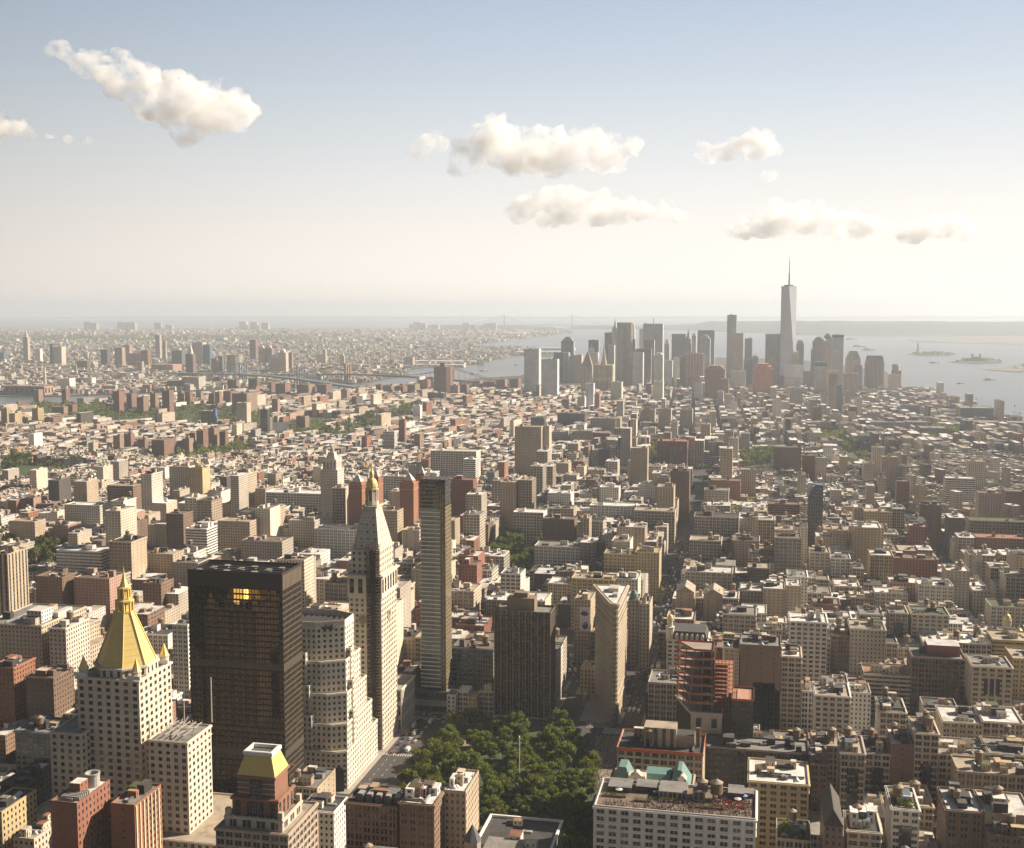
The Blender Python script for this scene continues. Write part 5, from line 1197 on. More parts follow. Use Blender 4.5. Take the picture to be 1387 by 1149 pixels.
# ------------------------------------------------------------------ far towers: the downtown skyline, the brick estates, the other shore
FAR = [  # px0, px1, py top, Y, depth, style, wall, label   (downtown)
(710, 730, 473, 4250, 45, 'strip', 'cream', 'pale tower with dark vertical stripes at the river end of the skyline'),
(733, 755, 487, 4150, 40, 'apt', 'beige', 'beige slab tower beside the dark-striped pale tower'),
(760, 777, 462, 5500, 40, 'glass', 'slate', 'dark grey stepped tower standing alone near the river'),
(750, 762, 478, 5300, 40, 'glass', 'dark', 'dark brown low tower in front of the lone grey one'),
(762, 770, 478, 5250, 40, 'strip', 'beige', 'pale narrow slab beside the dark brown low tower'),
(771, 780, 482, 5200, 40, 'strip', 'stone', 'grey slab between the lone grey tower and the pyramid courthouse'),
(780, 788, 481, 5150, 40, 'punch', 'pink', 'pinkish brown slab behind the pyramid courthouse'),
(797, 811, 461, 5500, 40, 'glass', 'slate', 'dark teal tower behind the pyramid courthouse'),
(797, 804, 474, 5300, 36, 'punch', 'stone', 'grey stone tower with pointed top in front of the dark teal one'),
(801, 810, 478, 5250, 36, 'punch', 'beige', 'pale block under the dark teal tower'),
(819, 829, 451, 5400, 44, 'strip', 'slate', 'blue grey striped slab left of the silver twin-curved tower'),
(824, 832, 468, 5200, 40, 'glass', 'stone', 'grey tower in front of the blue grey striped slab'),
(829, 836, 445, 5350, 36, 'punch', 'stone', 'slender grey tower with a pointed crown behind the silver curved tower'),
(852, 860, 447, 5400, 40, 'punch', 'stone', 'stepped grey spire right of the silver curved tower'),
(866, 872, 446, 5500, 40, 'strip', 'stone', 'thin grey slab peeking from behind the broad silver slab'),
(871, 898, 439, 5400, 40, 'strip', 'lime', 'broad silver slab tower with a mast, tallest left of the black box'),
(872, 886, 461, 5000, 40, 'punch', 'slate', 'dark grey block in front of the broad silver slab'),
(861, 882, 473, 4800, 40, 'glass', 'dark', 'near-black slab below the broad silver slab'),
(857, 871, 478, 4700, 40, 'apt', 'stone', 'grey panel tower in front of the near-black slab'),
(886, 898, 482, 4400, 44, 'punch', 'stone', 'grey stone tower with stepped top right of the near-black slab'),
(885, 898, 517, 3900, 40, 'apt', 'tan', 'tan brick tower below the stepped stone tower'),
(900, 907, 466, 5200, 36, 'punch', 'stone', 'stepped grey tower left of the black box tower'),
(900, 911, 489, 4900, 36, 'punch', 'cream', 'cream tower under the stepped grey one'),
(912, 922, 485, 4950, 36, 'punch', 'tan', 'tan block beneath the black box tower'),
(910, 929, 453, 5300, 45, 'glass', 'slate', 'black blue box tower left of the gothic spire'),
(937, 943, 455, 5300, 30, 'punch', 'lime', 'thin pale tower right of the gothic spire'),
(945, 968, 448, 5400, 50, 'strip', 'slate', 'dark blue square tower with flat roof machinery'),
(948, 962, 459, 5100, 40, 'strip', 'lime', 'pale stepped tower in front of the dark blue square one'),
(921, 929, 484, 4700, 40, 'strip', 'slate', 'dark flank building left of the brown ribbed tower'),
(928, 952, 479, 4650, 45, 'sheer', 'pink', 'brown windowless tower with vertical ribs and slots at the top'),
(940, 951, 520, 4050, 40, 'apt', 'beige', 'beige apartment slab at the foot of the brown ribbed tower'),
(955, 982, 500, 4100, 60, 'punch', 'brown', 'dark brown stepped art deco block with a flat crown'),
(976, 987, 514, 4000, 40, 'punch', 'brown', 'lower brown wing right of the art deco block'),
(972, 980, 531, 3800, 30, 'apt', 'beige', 'small beige slab in front of the art deco block'),
(985, 998, 427, 5300, 45, 'glass', 'stone', 'tall pale glass tower with a lower shoulder'),
(993, 1007, 452, 5250, 40, 'glass', 'pink', 'pinkish glass shoulder of the tall pale glass tower'),
(1009, 1019, 459, 5300, 40, 'strip', 'blue', 'blue grey round-topped tower beside the pale glass tower'),
(1008, 1019, 487, 4900, 40, 'glass', 'blue', 'pale blue block under the blue grey tower'),
(1019, 1027, 483, 5000, 40, 'punch', 'stone', 'grey block between the blue tower and the square brick block'),
(990, 1010, 503, 4600, 40, 'punch', 'lime', 'pale low block below the pinkish glass shoulder'),
(1020, 1048, 500, 4300, 60, 'punch', 'rust', 'massive stepped red brown brick block below the tallest tower'),
(1037, 1060, 453, 4950, 45, 'glass', 'stone', 'grey glass slab right beside the tallest tower'),
(1072, 1083, 479, 4900, 40, 'punch', 'tan', 'tan stone tower at the foot of the tallest tower'),
(1079, 1089, 466, 5200, 44, 'glass', 'slate', 'dark round-shouldered tower behind the tan stone one'),
(1063, 1088, 495, 4700, 50, 'sheer', 'lime', 'white angular block at the foot of the tallest tower'),
(1088, 1100, 503, 4700, 40, 'punch', 'slate', 'low dark block right of the white angular block'),
(1128, 1143, 454, 4850, 45, 'glass', 'stone', 'tall grey slab tower with dark top band by the bay'),
(1104, 1120, 491, 4350, 45, 'strip', 'stone', 'brown grey tower with green louvred top'),
(1120, 1137, 502, 4450, 40, 'strip', 'pink', 'brown grey slab behind the mirrored thin tower'),
(1123, 1135, 507, 3700, 30, 'ribbon', 'pink', 'patchwork pink and glass apartment tower'),
(1133, 1141, 522, 3650, 26, 'glass', 'blue', 'thin teal mirrored tower beside the patchwork tower'),
(1143, 1163, 506, 4300, 45, 'strip', 'pink', 'brown slab tower with long vertical stripes by the bay'),
(1158, 1168, 495, 4550, 40, 'glass', 'blue', 'blue glass tower behind the striped brown slab'),
(1205, 1220, 508, 4600, 40, 'punch', 'pink', 'pink brick tower base by the waterside trees'),
(1301, 1346, 553, 3550, 90, 'ribbon', 'slate', 'big dark ribbon-windowed warehouse office near the river'),
(1180, 1226, 572, 3200, 40, 'loft', 'lime', 'long pale gridded office block beyond the village roofs'),
(1226, 1262, 572, 3250, 60, 'loft', 'pink', 'brown loft warehouse right of the long pale block'),
(1247, 1283, 580, 3100, 60, 'loft', 'stone', 'grey loft warehouse in front of the brown one'),
(1221, 1246, 549, 3700, 40, 'ribbon', 'slate', 'dark low office block with bands of windows'),
(1070, 1087, 526, 3800, 40, 'loft', 'stone', 'grey brown gridded loft tower below the white angular block'),
(1102, 1113, 552, 3350, 40, 'punch', 'brown', 'brown brick tower left of the village lofts'),
(1111, 1126, 572, 3150, 36, 'punch', 'pink', 'pinkish stepped warehouse by the village trees'),
(1125, 1139, 561, 3350, 36, 'loft', 'cream', 'cream gridded loft behind the pinkish warehouse'),
(1149, 1160, 559, 3400, 36, 'punch', 'beige', 'pale beige block, left half of a pair'),
(1175, 1190, 559, 3450, 36, 'ribbon', 'white', 'white banded office block above the long pale one'),
(1320, 1400, 572, 3350, 60, 'loft', 'pink', 'brown warehouse by the pier at the right edge'),
(1272, 1300, 556, 3700, 40, 'loft', 'tan', 'tan warehouse left of the big dark ribbon-windowed one'),
(869, 887, 555, 3050, 30, 'apt', 'tan', 'tan concrete tower, left of the three in a row'),
(892, 909, 554, 3000, 30, 'apt', 'tan', 'tan concrete tower, middle of the three in a row'),
(921, 938, 555, 2950, 30, 'apt', 'stone', 'tan concrete tower, right of the three in a row'),
(793, 804, 520, 3700, 30, 'strip', 'white', 'slim white tower in front of the columned civic building'),
(782, 792, 538, 3650, 30, 'punch', 'beige', 'beige block left of the slim white tower'),
(805, 812, 534, 3600, 30, 'apt', 'pink', 'pink striped apartment block right of the slim white tower'),
(827, 842, 518, 4000, 40, 'punch', 'tan', 'tan block in front of the silver curved tower'),
(755, 792, 560, 3100, 30, 'loft', 'dark', 'dark loft beyond the massive tan tower complex'),
(800, 834, 567, 2950, 40, 'loft', 'cream', 'wide cream loft above the red library'),
(778, 803, 584, 2650, 30, 'apt', 'tan', 'tan apartment block beside the massive tan complex'),
(719, 737, 566, 3000, 30, 'loft', 'dark', 'dark block behind the massive tan complex'),
(747, 768, 585, 2750, 30, 'loft', 'white', 'white gridded loft right of the massive tan complex'),
]
def base_Y(px, py): return atz(px, py, 0)[1]
EST = [  # brick estates and their neighbours: px0, px1 (street front), py top, py foot, style, wall, label
(153, 161, 530, 562), (185, 194, 538, 563), (171, 178, 533, 557), (203, 210, 533, 557), (219, 229, 529, 561), (240, 246, 530, 553), (250, 257, 531, 553), (265, 272, 530, 547), (283, 290, 533, 552),
(291, 297, 531, 553), (302, 312, 530, 551), (314, 334, 533, 563), (373, 386, 520, 541), (402, 418, 521, 541), (429, 442, 521, 540), (461, 470, 528, 546), (1, 9, 553, 580), (12, 20, 560, 583), (43, 51, 553, 578),
(153, 162, 590, 616), (168, 177, 588, 611), (187, 196, 595, 612), (205, 222, 596, 622), (247, 256, 594, 618), (266, 275, 583, 611), (281, 290, 580, 608), (297, 305, 585, 608), (45, 52, 528, 546), (83, 89, 527, 545),
(70, 86, 551, 564), (89, 98, 548, 563), (401, 413, 564, 585), (509, 516, 521, 535), (518, 530, 522, 536), (534, 546, 523, 537), (549, 562, 521, 535), (567, 579, 515, 531), (610, 620, 522, 541), (623, 632, 521, 539),
(640, 650, 516, 531), (655, 666, 517, 531), (672, 684, 514, 531), (690, 702, 513, 533), (352, 362, 566, 585), (60, 72, 566, 580)]
er = random.Random(44)
for i, (p0, p1, py, pf) in enumerate(EST):
    Y = base_Y((p0+p1)/2, pf); x0, z = aty(p0, py, Y); x1, _ = aty(p1, py, Y)
    tn = ('pink', 'tan', 'brown', 'tan')[i % 4] if i not in (16, 17, 18) else 'yellow'
    P = rect(x0, x1, Y, Y+ (x1-x0)*er.uniform(1.0, 1.9))
    tcol = {'pink': (.25, .135, .095), 'tan': (.29, .205, .135), 'brown': (.21, .12, .085), 'yellow': (.46, .36, .2)}[tn]
    grp = 'brick estate towers'
    side = 'beside the river' if pf < 548 else 'in the middle of the low roofs' if pf < 570 else 'standing among garden trees' if pf > 600 else 'at the edge of the low roofs'
    lab = f"{'tall' if pf-py > 24 else 'squat' if pf-py < 16 else 'plain'} {tn if tn != 'pink' else 'reddish'} brick estate tower {side}"
    building('estate_tower', lab, 'apartment tower', P, z-1, 'apt', tcol, 'brown', i, False, 0, {1: 'punch'}, 1, 0, grp)
    guard(p0, p1, py, (pf-py)*.75, Y)
ODD = [
(584, 610, 497, 538, 'apt', 'brown', 'tall curved brown brick apartment tower by the river bridge'),
(588, 601, 533, 547, 'glass', 'green', 'teal glass block at the foot of the curved brown tower'),
(579, 588, 532, 546, 'glass', 'dark', 'dark glass block beside the teal one'),
(519, 534, 585, 614, 'ribbon', 'white', 'white tower with curved balconies among the low roofs'),
(540, 548, 569, 606, 'punch', 'rust', 'thin rust brick tower behind the white balcony tower'),
(559, 569, 550, 574, 'sheer', 'white', 'white blank sloping slab by the street of trees'),
(320, 334, 546, 580, 'punch', 'beige', 'beige stepped tower cluster near the bridge end'),
(353, 362, 555, 585, 'glass', 'blue', 'pale blue glass tower among the low roofs'),
(368, 376, 541, 564, 'punch', 'pink', 'slim pinkish tower near the steel bridge'),
(272, 288, 557, 582, 'loft', 'slate', 'grey block wrapped with a bright blue hoist'),
]
for i, (p0, p1, py, pf, sty, tn, lab) in enumerate(ODD):
    Y = base_Y((p0+p1)/2, pf); x0, z = aty(p0, py, Y); x1, _ = aty(p1, py, Y); w = x1-x0
    P = rect(x0, x1, Y, Y+w*.9) if i else octo(((x0+x1)/2, Y+w/2), w/2, 12, 0)
    r = building('apartment_tower', lab, 'apartment tower', P, z, sty, tn, 'tan', i, False, 0, None, 1)
    if i == 0:
        b = MB(); b.box((x0+x1)/2-9, (x0+x1)/2+9, Y+w*.3, Y+w*.6, z, z+14, 0, COL['brown']); local(r, b, 'bulkhead', M['wall'])
    if i == 9:
        b = MB(); b.box(x1+.5, x1+7, Y+3, Y+10, z-16, z+6, 0, (.07, .15, .32)); b.box(x1+4, x1+10, Y+3, Y+10, z-30, z-14, 0, (.07, .15, .32)); b.box(x1+.5, x1+3, Y+3, Y+6, 0, z-16, 0, (.2, .2, .2)); local(r, b, 'blue_hoist', M['wall'])
    guard(p0, p1, py, (pf-py)*.8, Y)
SHORE = [  # other shore of the river
(-6, 5, 478, 492, 'blue', 'blue grey tower at the left edge across the river'), (31, 37, 457, 490, 'beige', 'tall tan clock tower across the river'), (47, 54, 473, 491, 'white', 'white rounded tower across the river'),
(67, 71, 466, 495, 'slate', 'thin dark tower beside the pale blue slab across the river'), (71, 83, 470, 495, 'lime', 'pale blue-white slab across the river'), (136, 145, 474, 496, 'dark', 'dark tower with a white edge across the river'),
(155, 165, 471, 499, 'tan', 'tan tower with dark top across the river'), (166, 175, 468, 492, 'pink', 'reddish brown tower behind the tan dark-topped one'), (173, 190, 479, 497, 'pink', 'wide pinkish block across the river'),
(190, 200, 475, 497, 'rust', 'rust coloured stepped block right of the wide pinkish one'), (210, 216, 454, 487, 'stone', 'tallest grey glass tower across the river'), (220, 224, 462, 489, 'stone', 'slim grey companion of the tallest glass tower'),
(232, 246, 475, 496, 'slate', 'grey blue office block across the river'), (251, 261, 480, 508, 'brown', 'brown pointed tower across the river'), (260, 274, 464, 494, 'lime', 'pale green glass office tower across the river'),
(275, 284, 467, 494, 'blue', 'teal glass tower right of the pale green one'), (338, 346, 461, 491, 'brown', 'tall brown tower behind the steel bridge'), (350, 358, 472, 495, 'pink', 'domed brown and white tower, left twin'),
(360, 368, 472, 495, 'pink', 'domed brown and white tower, right twin'), (364, 375, 486, 505, 'beige', 'beige tower in front of the domed twins'), (376, 387, 478, 505, 'beige', 'cream tower right of the domed twins'), (388, 395, 478, 502, 'pink', 'brown tower right of the cream one'),
(429, 437, 480, 494, 'cream', 'cream stepped block near the stone bridge tower'), (437, 441, 474, 494, 'cream', 'thin cream slab near the stone bridge tower'), (461, 466, 482, 494, 'cream', 'cream clock tower near the stone bridge tower'), (547, 559, 484, 495, 'tan', 'tan riverside block by the white piers'),
(78, 94, 513, 527, 'white', 'white riverside warehouse with square windows'), (246, 269, 511, 527, 'lime', 'pale boxy riverside power building'), (226, 245, 516, 527, 'brown', 'brown riverside warehouse beside the pale power building'), (308, 320, 515, 531, 'brown', 'brown block under the steel bridge deck'), (336, 348, 513, 531, 'brown', 'second brown block under the steel bridge deck'),
(286, 293, 486, 508, 'pink', 'pink riverside tower left of the cream rounded block'), (295, 301, 483, 505, 'slate', 'dark tower beside the cream rounded block'), (104, 118, 489, 500, 'brown', 'brown low block in the trees across the river'),
(112, 124, 512, 522, 'white', 'white low riverside shed'), (205, 234, 494, 504, 'pink', 'long pink low block across the river'), (185, 192, 490, 506, 'beige', 'small beige tower across the river beside the pink block')]
for i, (p0, p1, py, pf, tn, lab) in enumerate(SHORE):
    Y = base_Y((p0+p1)/2, pf); x0, z = aty(p0, py, Y); x1, _ = aty(p1, py, Y)
    r = building('riverside_tower', lab, 'tower', rect(x0, x1, Y, Y+(x1-x0)*.8), z, ('strip', 'apt', 'punch')[i % 3], tn, 'tan', i, False, 0, None, 0, z0=-1)
    if 'domed' in lab or 'clock' in lab or 'pointed' in lab:
        b = MB(); w = (x1-x0)/2; cx, cy = (x0+x1)/2, Y+w*.8; b.ring((cx, cy), [(w*.8, z), (w*.7, z+w*.5), (w*.3, z+w*(.9 if 'domed' in lab else 2)), (.1, z+w*(1.1 if 'domed' in lab else 3))], 8, 0, COL['lime']); local(r, b, 'dome' if 'domed' in lab else 'spire', M['wall'])
    FOOT.append((x0, x1, Y, Y+40))
# rounded cream block and power station with its chimney
Y = base_Y(313, 508); x0, z = aty(303, 481, Y); x1, _ = aty(323, 481, Y)
building('riverside_tower', 'cream rounded block across the river behind the steel bridge', 'tower', octo(((x0+x1)/2, Y+(x1-x0)/2), (x1-x0)/2, 12, 0), z, 'ribbon', 'cream', 'tan', 3, False, 1.5, None, 1)
Y = base_Y(30, 535); x0, z = aty(6, 523, Y); x1, _ = aty(60, 523, Y)
building('power_station', 'brick riverside power station with a row of tall bays', 'power station', rect(x0, x1, Y, Y+60), z, (20, 30, .5, .6, 1, 0), 'pink', 'pink', 3, False, 0, None, 5)
Y = base_Y(60, 524); x0, z = aty(60, 495, Y); t = thing('chimney', 'tall pale chimney behind the brick power station', 'chimney', (x0, Y, 0))
b = MB(); b.ring((x0, Y), [(7, 0), (5, z*.6), (4.2, z)], 10, 0, COL['cream']); local(t, b, 'shaft', M['wall'])
b = MB(); b.ring((x0, Y), [(4.6, z-6), (4.6, z)], 10, 0, COL['rust']); local(t, b, 'rim', M['wall'])

SKY = {}
for i, (p0, p1, py, Y, dep, sty, tn, lab) in enumerate(FAR):
    x0, z = aty(p0, py, Y); x1, _ = aty(p1, py, Y)
    tn = tuple(min(.75, c*2.1+.04) for c in COL[tn]) if Y > 3600 else tn  # far walls paled in their own colour to stand in for haze
    sty = {'glass': (3, 3.7, .6, .5, .8, 0), 'strip': (4, 3.7, .42, .6, .45, 0)}.get(sty, sty) if Y > 3600 else sty
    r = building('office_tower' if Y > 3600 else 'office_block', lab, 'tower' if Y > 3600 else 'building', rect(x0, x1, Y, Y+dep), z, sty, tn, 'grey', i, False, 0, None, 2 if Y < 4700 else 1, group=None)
    SKY[lab] = (r, x0, x1, Y, dep, z, tn)
    guard(p0, p1, py, 18 if Y > 4000 else 12, Y)
def on(lab, f):
    r, x0, x1, Y, dep, z, tn = next(v for k, v in SKY.items() if k.startswith(lab))
    f(r, (x0+x1)/2, Y+dep/2, x1-x0, dep, z, COL[tn] if isinstance(tn, str) else tn)
def steps(name='crown', ks=((.7, .05), (.4, .05)), tip=0):
    def f(r, cx, cy, w, d, z, c):
        b = MB(); zz = z
        for k, h in ks: b.box(cx-w*k/2, cx+w*k/2, cy-d*k/2, cy+d*k/2, zz, zz+h*z, 0, c); zz += h*z
        if tip: b.ring((cx, cy), [(w*ks[-1][0]*.5, zz), (.3, zz+tip*z)], 4, 0, c, rot=math.pi/4)
        local(r, b, name, M['wall'])
    return f
on('dark grey stepped tower', steps(ks=((.75, .06), (.45, .05)))); on('grey stone tower with pointed', steps(ks=((.8, .05),), tip=.12)); on('slender grey tower with a pointed', steps(ks=((.7, .04),), tip=.16)); on('stepped grey spire', steps(ks=((.75, .05), (.5, .05)), tip=.05))
on('grey stone tower with stepped', steps(ks=((.8, .04), (.55, .03)))); on('pale stepped tower in front', steps(ks=((.72, .05), (.5, .03)))); on('dark brown stepped', steps(ks=((.8, .06), (.6, .04)))); on('stepped grey tower left', steps(ks=((.7, .06), (.5, .06))))
on('massive stepped red', steps(ks=((.78, .09), (.5, .08)))); on('tan stone tower at', steps(ks=((.7, .06),))); on('thin pale tower right', steps(ks=((.8, .03),), tip=.05)); on('dark round-shouldered', steps(ks=((.85, .05), (.6, .04))))
def mast(r, cx, cy, w, d, z, c):
    b = MB(); b.bar((cx, cy, z), (cx, cy, z+26), 1.2); local(r, b, 'mast', M['steel'])
on('broad silver slab', mast)
def ribs(r, cx, cy, w, d, z, c):
    b = MB()
    for k in range(6): b.box(cx-w/2+(k+.1)*w/6, cx-w/2+(k+.6)*w/6, cy-d/2-4, cy-d/2, 0, z, 0, COL['pink'])
    for k in range(4): b.box(cx+w/2, cx+w/2+4, cy-d/2+(k+.1)*d/4, cy-d/2+(k+.6)*d/4, 0, z, 0, COL['pink'])
    local(r, b, 'rib', M['wall'])
on('brown windowless', ribs)
def topband(col, h):
    def f(r, cx, cy, w, d, z, c):
        b = MB(); b.box(cx-w/2-.5, cx+w/2+.5, cy-d/2-.5, cy+d/2+.5, z-h, z+.6, 0, col); local(r, b, 'crown', M['wall'])
    return f
on('brown grey tower with green', topband((.10, .19, .17), 14)); on('tall grey slab tower with dark', topband((.14, .14, .15), 9))

def far_root(name, lab, px, py, Y):
    x, z = aty(px, py, Y); return thing(name, lab, 'tower', (x, Y, 0)), x, z
# tallest tower: square base turning into a rotated square, parapet ring and mast
x0, zt = aty(1058.5, 389, 4900); x1, _ = aty(1079.5, 389, 4900); _, zm = aty(1069, 348, 4900); cx, cy, hw = (x0+x1)/2, 4932, (x1-x0)/2
r = thing('glass_tower', 'tallest tower, faceted silver glass tapering up to a mast', 'tower', (cx, cy, 0))
b = MB(); B = [(cx-hw, cy-hw), (cx+hw, cy-hw), (cx+hw, cy+hw), (cx-hw, cy+hw)]; zb = 55
b.prism(B, 0, zb, 0, (.5, .52, .54), top=False, style=STY['strip'])
T = [(cx, cy-hw), (cx+hw, cy), (cx, cy+hw), (cx-hw, cy)]
gm, gt, gb = new_mat('silver_glass'); gg = NG(gt); nz = gg.noise(.02, 4); geo = gt.nodes.new('ShaderNodeNewGeometry'); _, _, zz_ = gg.sep(geo.outputs['Position'])
fl_ = gg.math('FRACT', gg.math('MULTIPLY', zz_, .25)); gt.links.new(gg.mix(gg.math('MULTIPLY', gg.math('LESS_THAN', fl_, .2), .3), gg.mix(nz, (.60, .61, .65), (.74, .74, .76)), (.12, .12, .13)), gb.inputs['Base Color'])
gb.inputs['Roughness'].default_value = .3; gb.inputs['Metallic'].default_value = .25
tw = MB()
def tri(a, b_, c): 
    m = [(b_[k]+c[k])/2 for k in range(3)]; tw.quads([[a, b_, m, c]], 0)
for i in range(4):
    a, b2 = (*B[i], zb), (*B[(i+1) % 4], zb); t0, t1 = (*T[i], zt), (*T[(i+1) % 4], zt)
    tri(a, b2, t0); tri(t0, b2, t1)
tw.poly([(*p, zt) for p in T], 0)
local(r, b, 'base', M['facade']); local(r, tw, 'glass_shaft', gm)
p = MB(); ringband(p, T, .6, zt, zt+4, 0, (.6, .6, .6)); p.ring((cx, cy), [(19, zt+4), (19, zt+9)], 16, 0, (.3, .3, .3)); local(r, p, 'ring_parapet', M['wall'])
m = MB(); m.ring((cx, cy), [(3.2, zt), (2.6, zt+(zm-zt)*.4), (1.7, zt+(zm-zt)*.42), (1.3, zt+(zm-zt)*.8), (.5, zm)], 8, 0); m.ring((cx, cy), [(3.6, zt+50), (3.6, zt+53)], 8, 0); local(r, m, 'mast', M['steel'])
guard(1058, 1080, 388, 95, 4900); FOOT.append((x0, x1, 4895, 4970))
# silver tower of two rippling bays
r, x, z = far_root('curved_tower', 'silver tower of two rippling rounded bays, tallest of the left cluster', 847, 437, 5000); w = aty(861, 437, 5000)[0]-aty(834, 437, 5000)[0]
st = STY['strip']
for k, (o, rr_, h) in enumerate(((-w*.22, w*.20, 0), (w*.16, w*.22, 1))):
    P = octo((x+o, 5020), rr_*1.15, 12, 0); b = MB(); b.prism(P, 0, z, 0, COL['lime'], style=(6, 3.6, .35, .5, .6, 0), topmat=0); local(r, b, 'rounded_bay', M['facade'])
b = MB(); b.box(x-w*.42, x+w*.42, 5012, 5050, 0, z*.97, 0, COL['stone'], style=STY['punch']); local(r, b, 'wall', M['facade'])
b = MB(); b.box(x+w*.3, x+w*.5, 5012, 5040, 0, z*.74, 0, COL['lime'], style=STY['punch']); local(r, b, 'side_wing', M['facade'])
guard(834, 861, 437, 75, 5000); FOOT.append((x-w/2, x+w/2, 5000, 5050))
# courthouse with pyramid roof
r, x, z = far_root('stone_tower', 'tan courthouse tower with a steep pyramid roof', 795, 496, 4450); x0 = aty(787, 496, 4450)[0]; x1 = aty(802, 496, 4450)[0]; _, zp = aty(795, 476, 4450); w = x1-x0
b = MB(); b.box(x0, x1, 4450, 4450+w, 0, z, 0, COL['cream'], style=STY['strip']); local(r, b, 'wall', M['facade'])
b = MB(); b.prism(rect(x0+1, x1-1, 4451, 4449+w), z, z+6, 0, COL['cream'], style=STY['loft']); b.prism(rect(x0+2, x1-2, 4452, 4448+w), z+6, zp, 0, (.42, .33, .22), taper=rect(x-.4, x+.4, 4450+w/2-.4, 4450+w/2+.4)); local(r, b, 'pyramid_roof', M['facade'])
guard(786, 803, 476, 60, 4450); FOOT.append((x0, x1, 4450, 4480))
# civic building with tiered tower
r, x, z = far_root('civic_building', 'broad cream civic building with columns and a tiered wedding cake tower', 818, 494, 4500); x0 = aty(805, 494, 4500)[0]; x1 = aty(830, 494, 4500)[0]; _, zp = aty(817, 468, 4500); w = x1-x0
for a, c in ((x0, x0+w*.72), (x0+w*.76, x1)):
    b = MB(); b.box(a, c, 4500, 4535, 0, z, 0, COL['cream'], style=(5, 60, .35, .8, 1, 0)); local(r, b, 'wall', M['facade'])
b = MB(); xt = x0+w*.5; zz = z
for k, rr_ in enumerate((11, 8.5, 6.5, 4.5, 2.6)):
    h = (zp-z)/5.5; b.ring((xt, 4512), [(rr_, zz), (rr_, zz+h*.85), (rr_*1.1, zz+h*.86), (rr_*1.1, zz+h)], 12, 0, COL['beige']); zz += h
b.ring((xt, 4512), [(1.5, zz), (.2, zp+4)], 8, 0, (.6, .45, .15)); local(r, b, 'tiered_tower', M['wall'])
guard(804, 831, 470, 60, 4500); FOOT.append((x0, x1, 4500, 4540))
# gothic spire
r, x, z = far_root('gothic_tower', 'pale gothic tower with a pointed green spire beside the black box', 932, 466, 5150); _, zp = aty(932, 446, 5150); w = 28
for hw_, a, c in ((14, 0, z), (11, z, z+(zp-z)*.35)):
    b = MB(); b.box(x-hw_, x+hw_, 5150, 5150+2*hw_, a, c, 0, COL['lime'], style=STY['strip']); local(r, b, 'wall', M['facade'])
b = MB(); b.ring((x, 5164), [(11, z+(zp-z)*.35), (6, z+(zp-z)*.6), (.4, zp)], 8, 0, (.4, .43, .38)); local(r, b, 'spire', M['wall'])
guard(927, 937, 446, 30, 5150)
# domed and pyramid-topped towers by the bay
r, x, z = far_root('domed_tower', 'grey granite tower with a shallow dome by the bay', 1110, 462, 4950); x0 = aty(1101, 462, 4950)[0]; x1 = aty(1119, 462, 4950)[0]; w = x1-x0
b = MB(); b.box(x0-5, x1, 4950, 5000, 0, z*.82, 0, COL['stone'], style=STY['apt']); b.box(x0, x1, 4951, 4998, z*.82, z, 0, COL['stone'], style=STY['apt']); local(r, b, 'wall', M['facade'])
b = MB(); b.ring(((x0+x1)/2+3, 4975), [(w*.48, z), (w*.42, z+8), (w*.26, z+15), (w*.05, z+18)], 14, 0, (.25, .27, .26)); local(r, b, 'dome', M['wall'])
r, x, z = far_root('pyramid_tower', 'grey granite tower with a green pyramid cap behind the domed one', 1121, 459, 5050); x0 = aty(1114, 459, 5050)[0]; x1 = aty(1128, 459, 5050)[0]; w = x1-x0
b = MB(); b.box(x0, x1, 5050, 5090, 0, z, 0, COL['stone'], style=STY['apt']); local(r, b, 'wall', M['facade'])
b = MB(); b.prism(rect(x0, x1, 5050, 5090), z, z+24, 0, (.22, .34, .30), taper=rect(x-1, x+1, 5069, 5071)); local(r, b, 'pyramid_roof', M['wall'])
r, x, z = far_root('granite_tower', 'granite tower with a chopped pyramid roof by the bay', 1156, 487, 4900); x0 = aty(1146, 487, 4900)[0]; x1 = aty(1166, 487, 4900)[0]
b = MB(); b.box(x0, x1, 4900, 4945, 0, z, 0, COL['beige'], style=STY['apt']); local(r, b, 'wall', M['facade'])
b = MB(); b.prism(rect(x0, x1, 4900, 4945), z, z+33, 0, (.25, .27, .27), taper=rect(x0+14, x1-14, 4914, 4931)); local(r, b, 'mansard_roof', M['wall'])
r, x, z = far_root('stepped_tower', 'broad pale stepped tower with a dark grille crown by the bay', 1186, 485, 4700); x0 = aty(1173, 485, 4700)[0]; x1 = aty(1198, 485, 4700)[0]
b = MB(); b.box(x0, x1, 4700, 4750, 0, z*.9, 0, COL['beige'], style=STY['strip']); b.box(x0+3, x1-3, 4703, 4747, z*.9, z, 0, COL['beige'], style=STY['strip']); local(r, b, 'wall', M['facade'])
b = MB(); b.prism(rect(x0+3, x1-3, 4703, 4747), z, z+9, 0, (.3, .3, .3), taper=rect(x0+8, x1-8, 4708, 4742)); local(r, b, 'crown', M['wall'])
r, x, z = far_root('round_tower', 'brick tower with a glass drum top at the waterside', 1214, 499, 4750); x0 = aty(1209, 499, 4750)[0]; x1 = aty(1221, 499, 4750)[0]
b = MB(); b.box(x0, x1, 4750, 4790, 0, z*.9, 0, COL['pink'], style=STY['apt']); local(r, b, 'wall', M['facade'])
b = MB(); b.ring((x, 4768), [((x1-x0)*.45, z*.9), ((x1-x0)*.45, z+10), ((x1-x0)*.35, z+16)], 14, 0, (.35, .37, .38)); local(r, b, 'glass_drum', M['wall'])
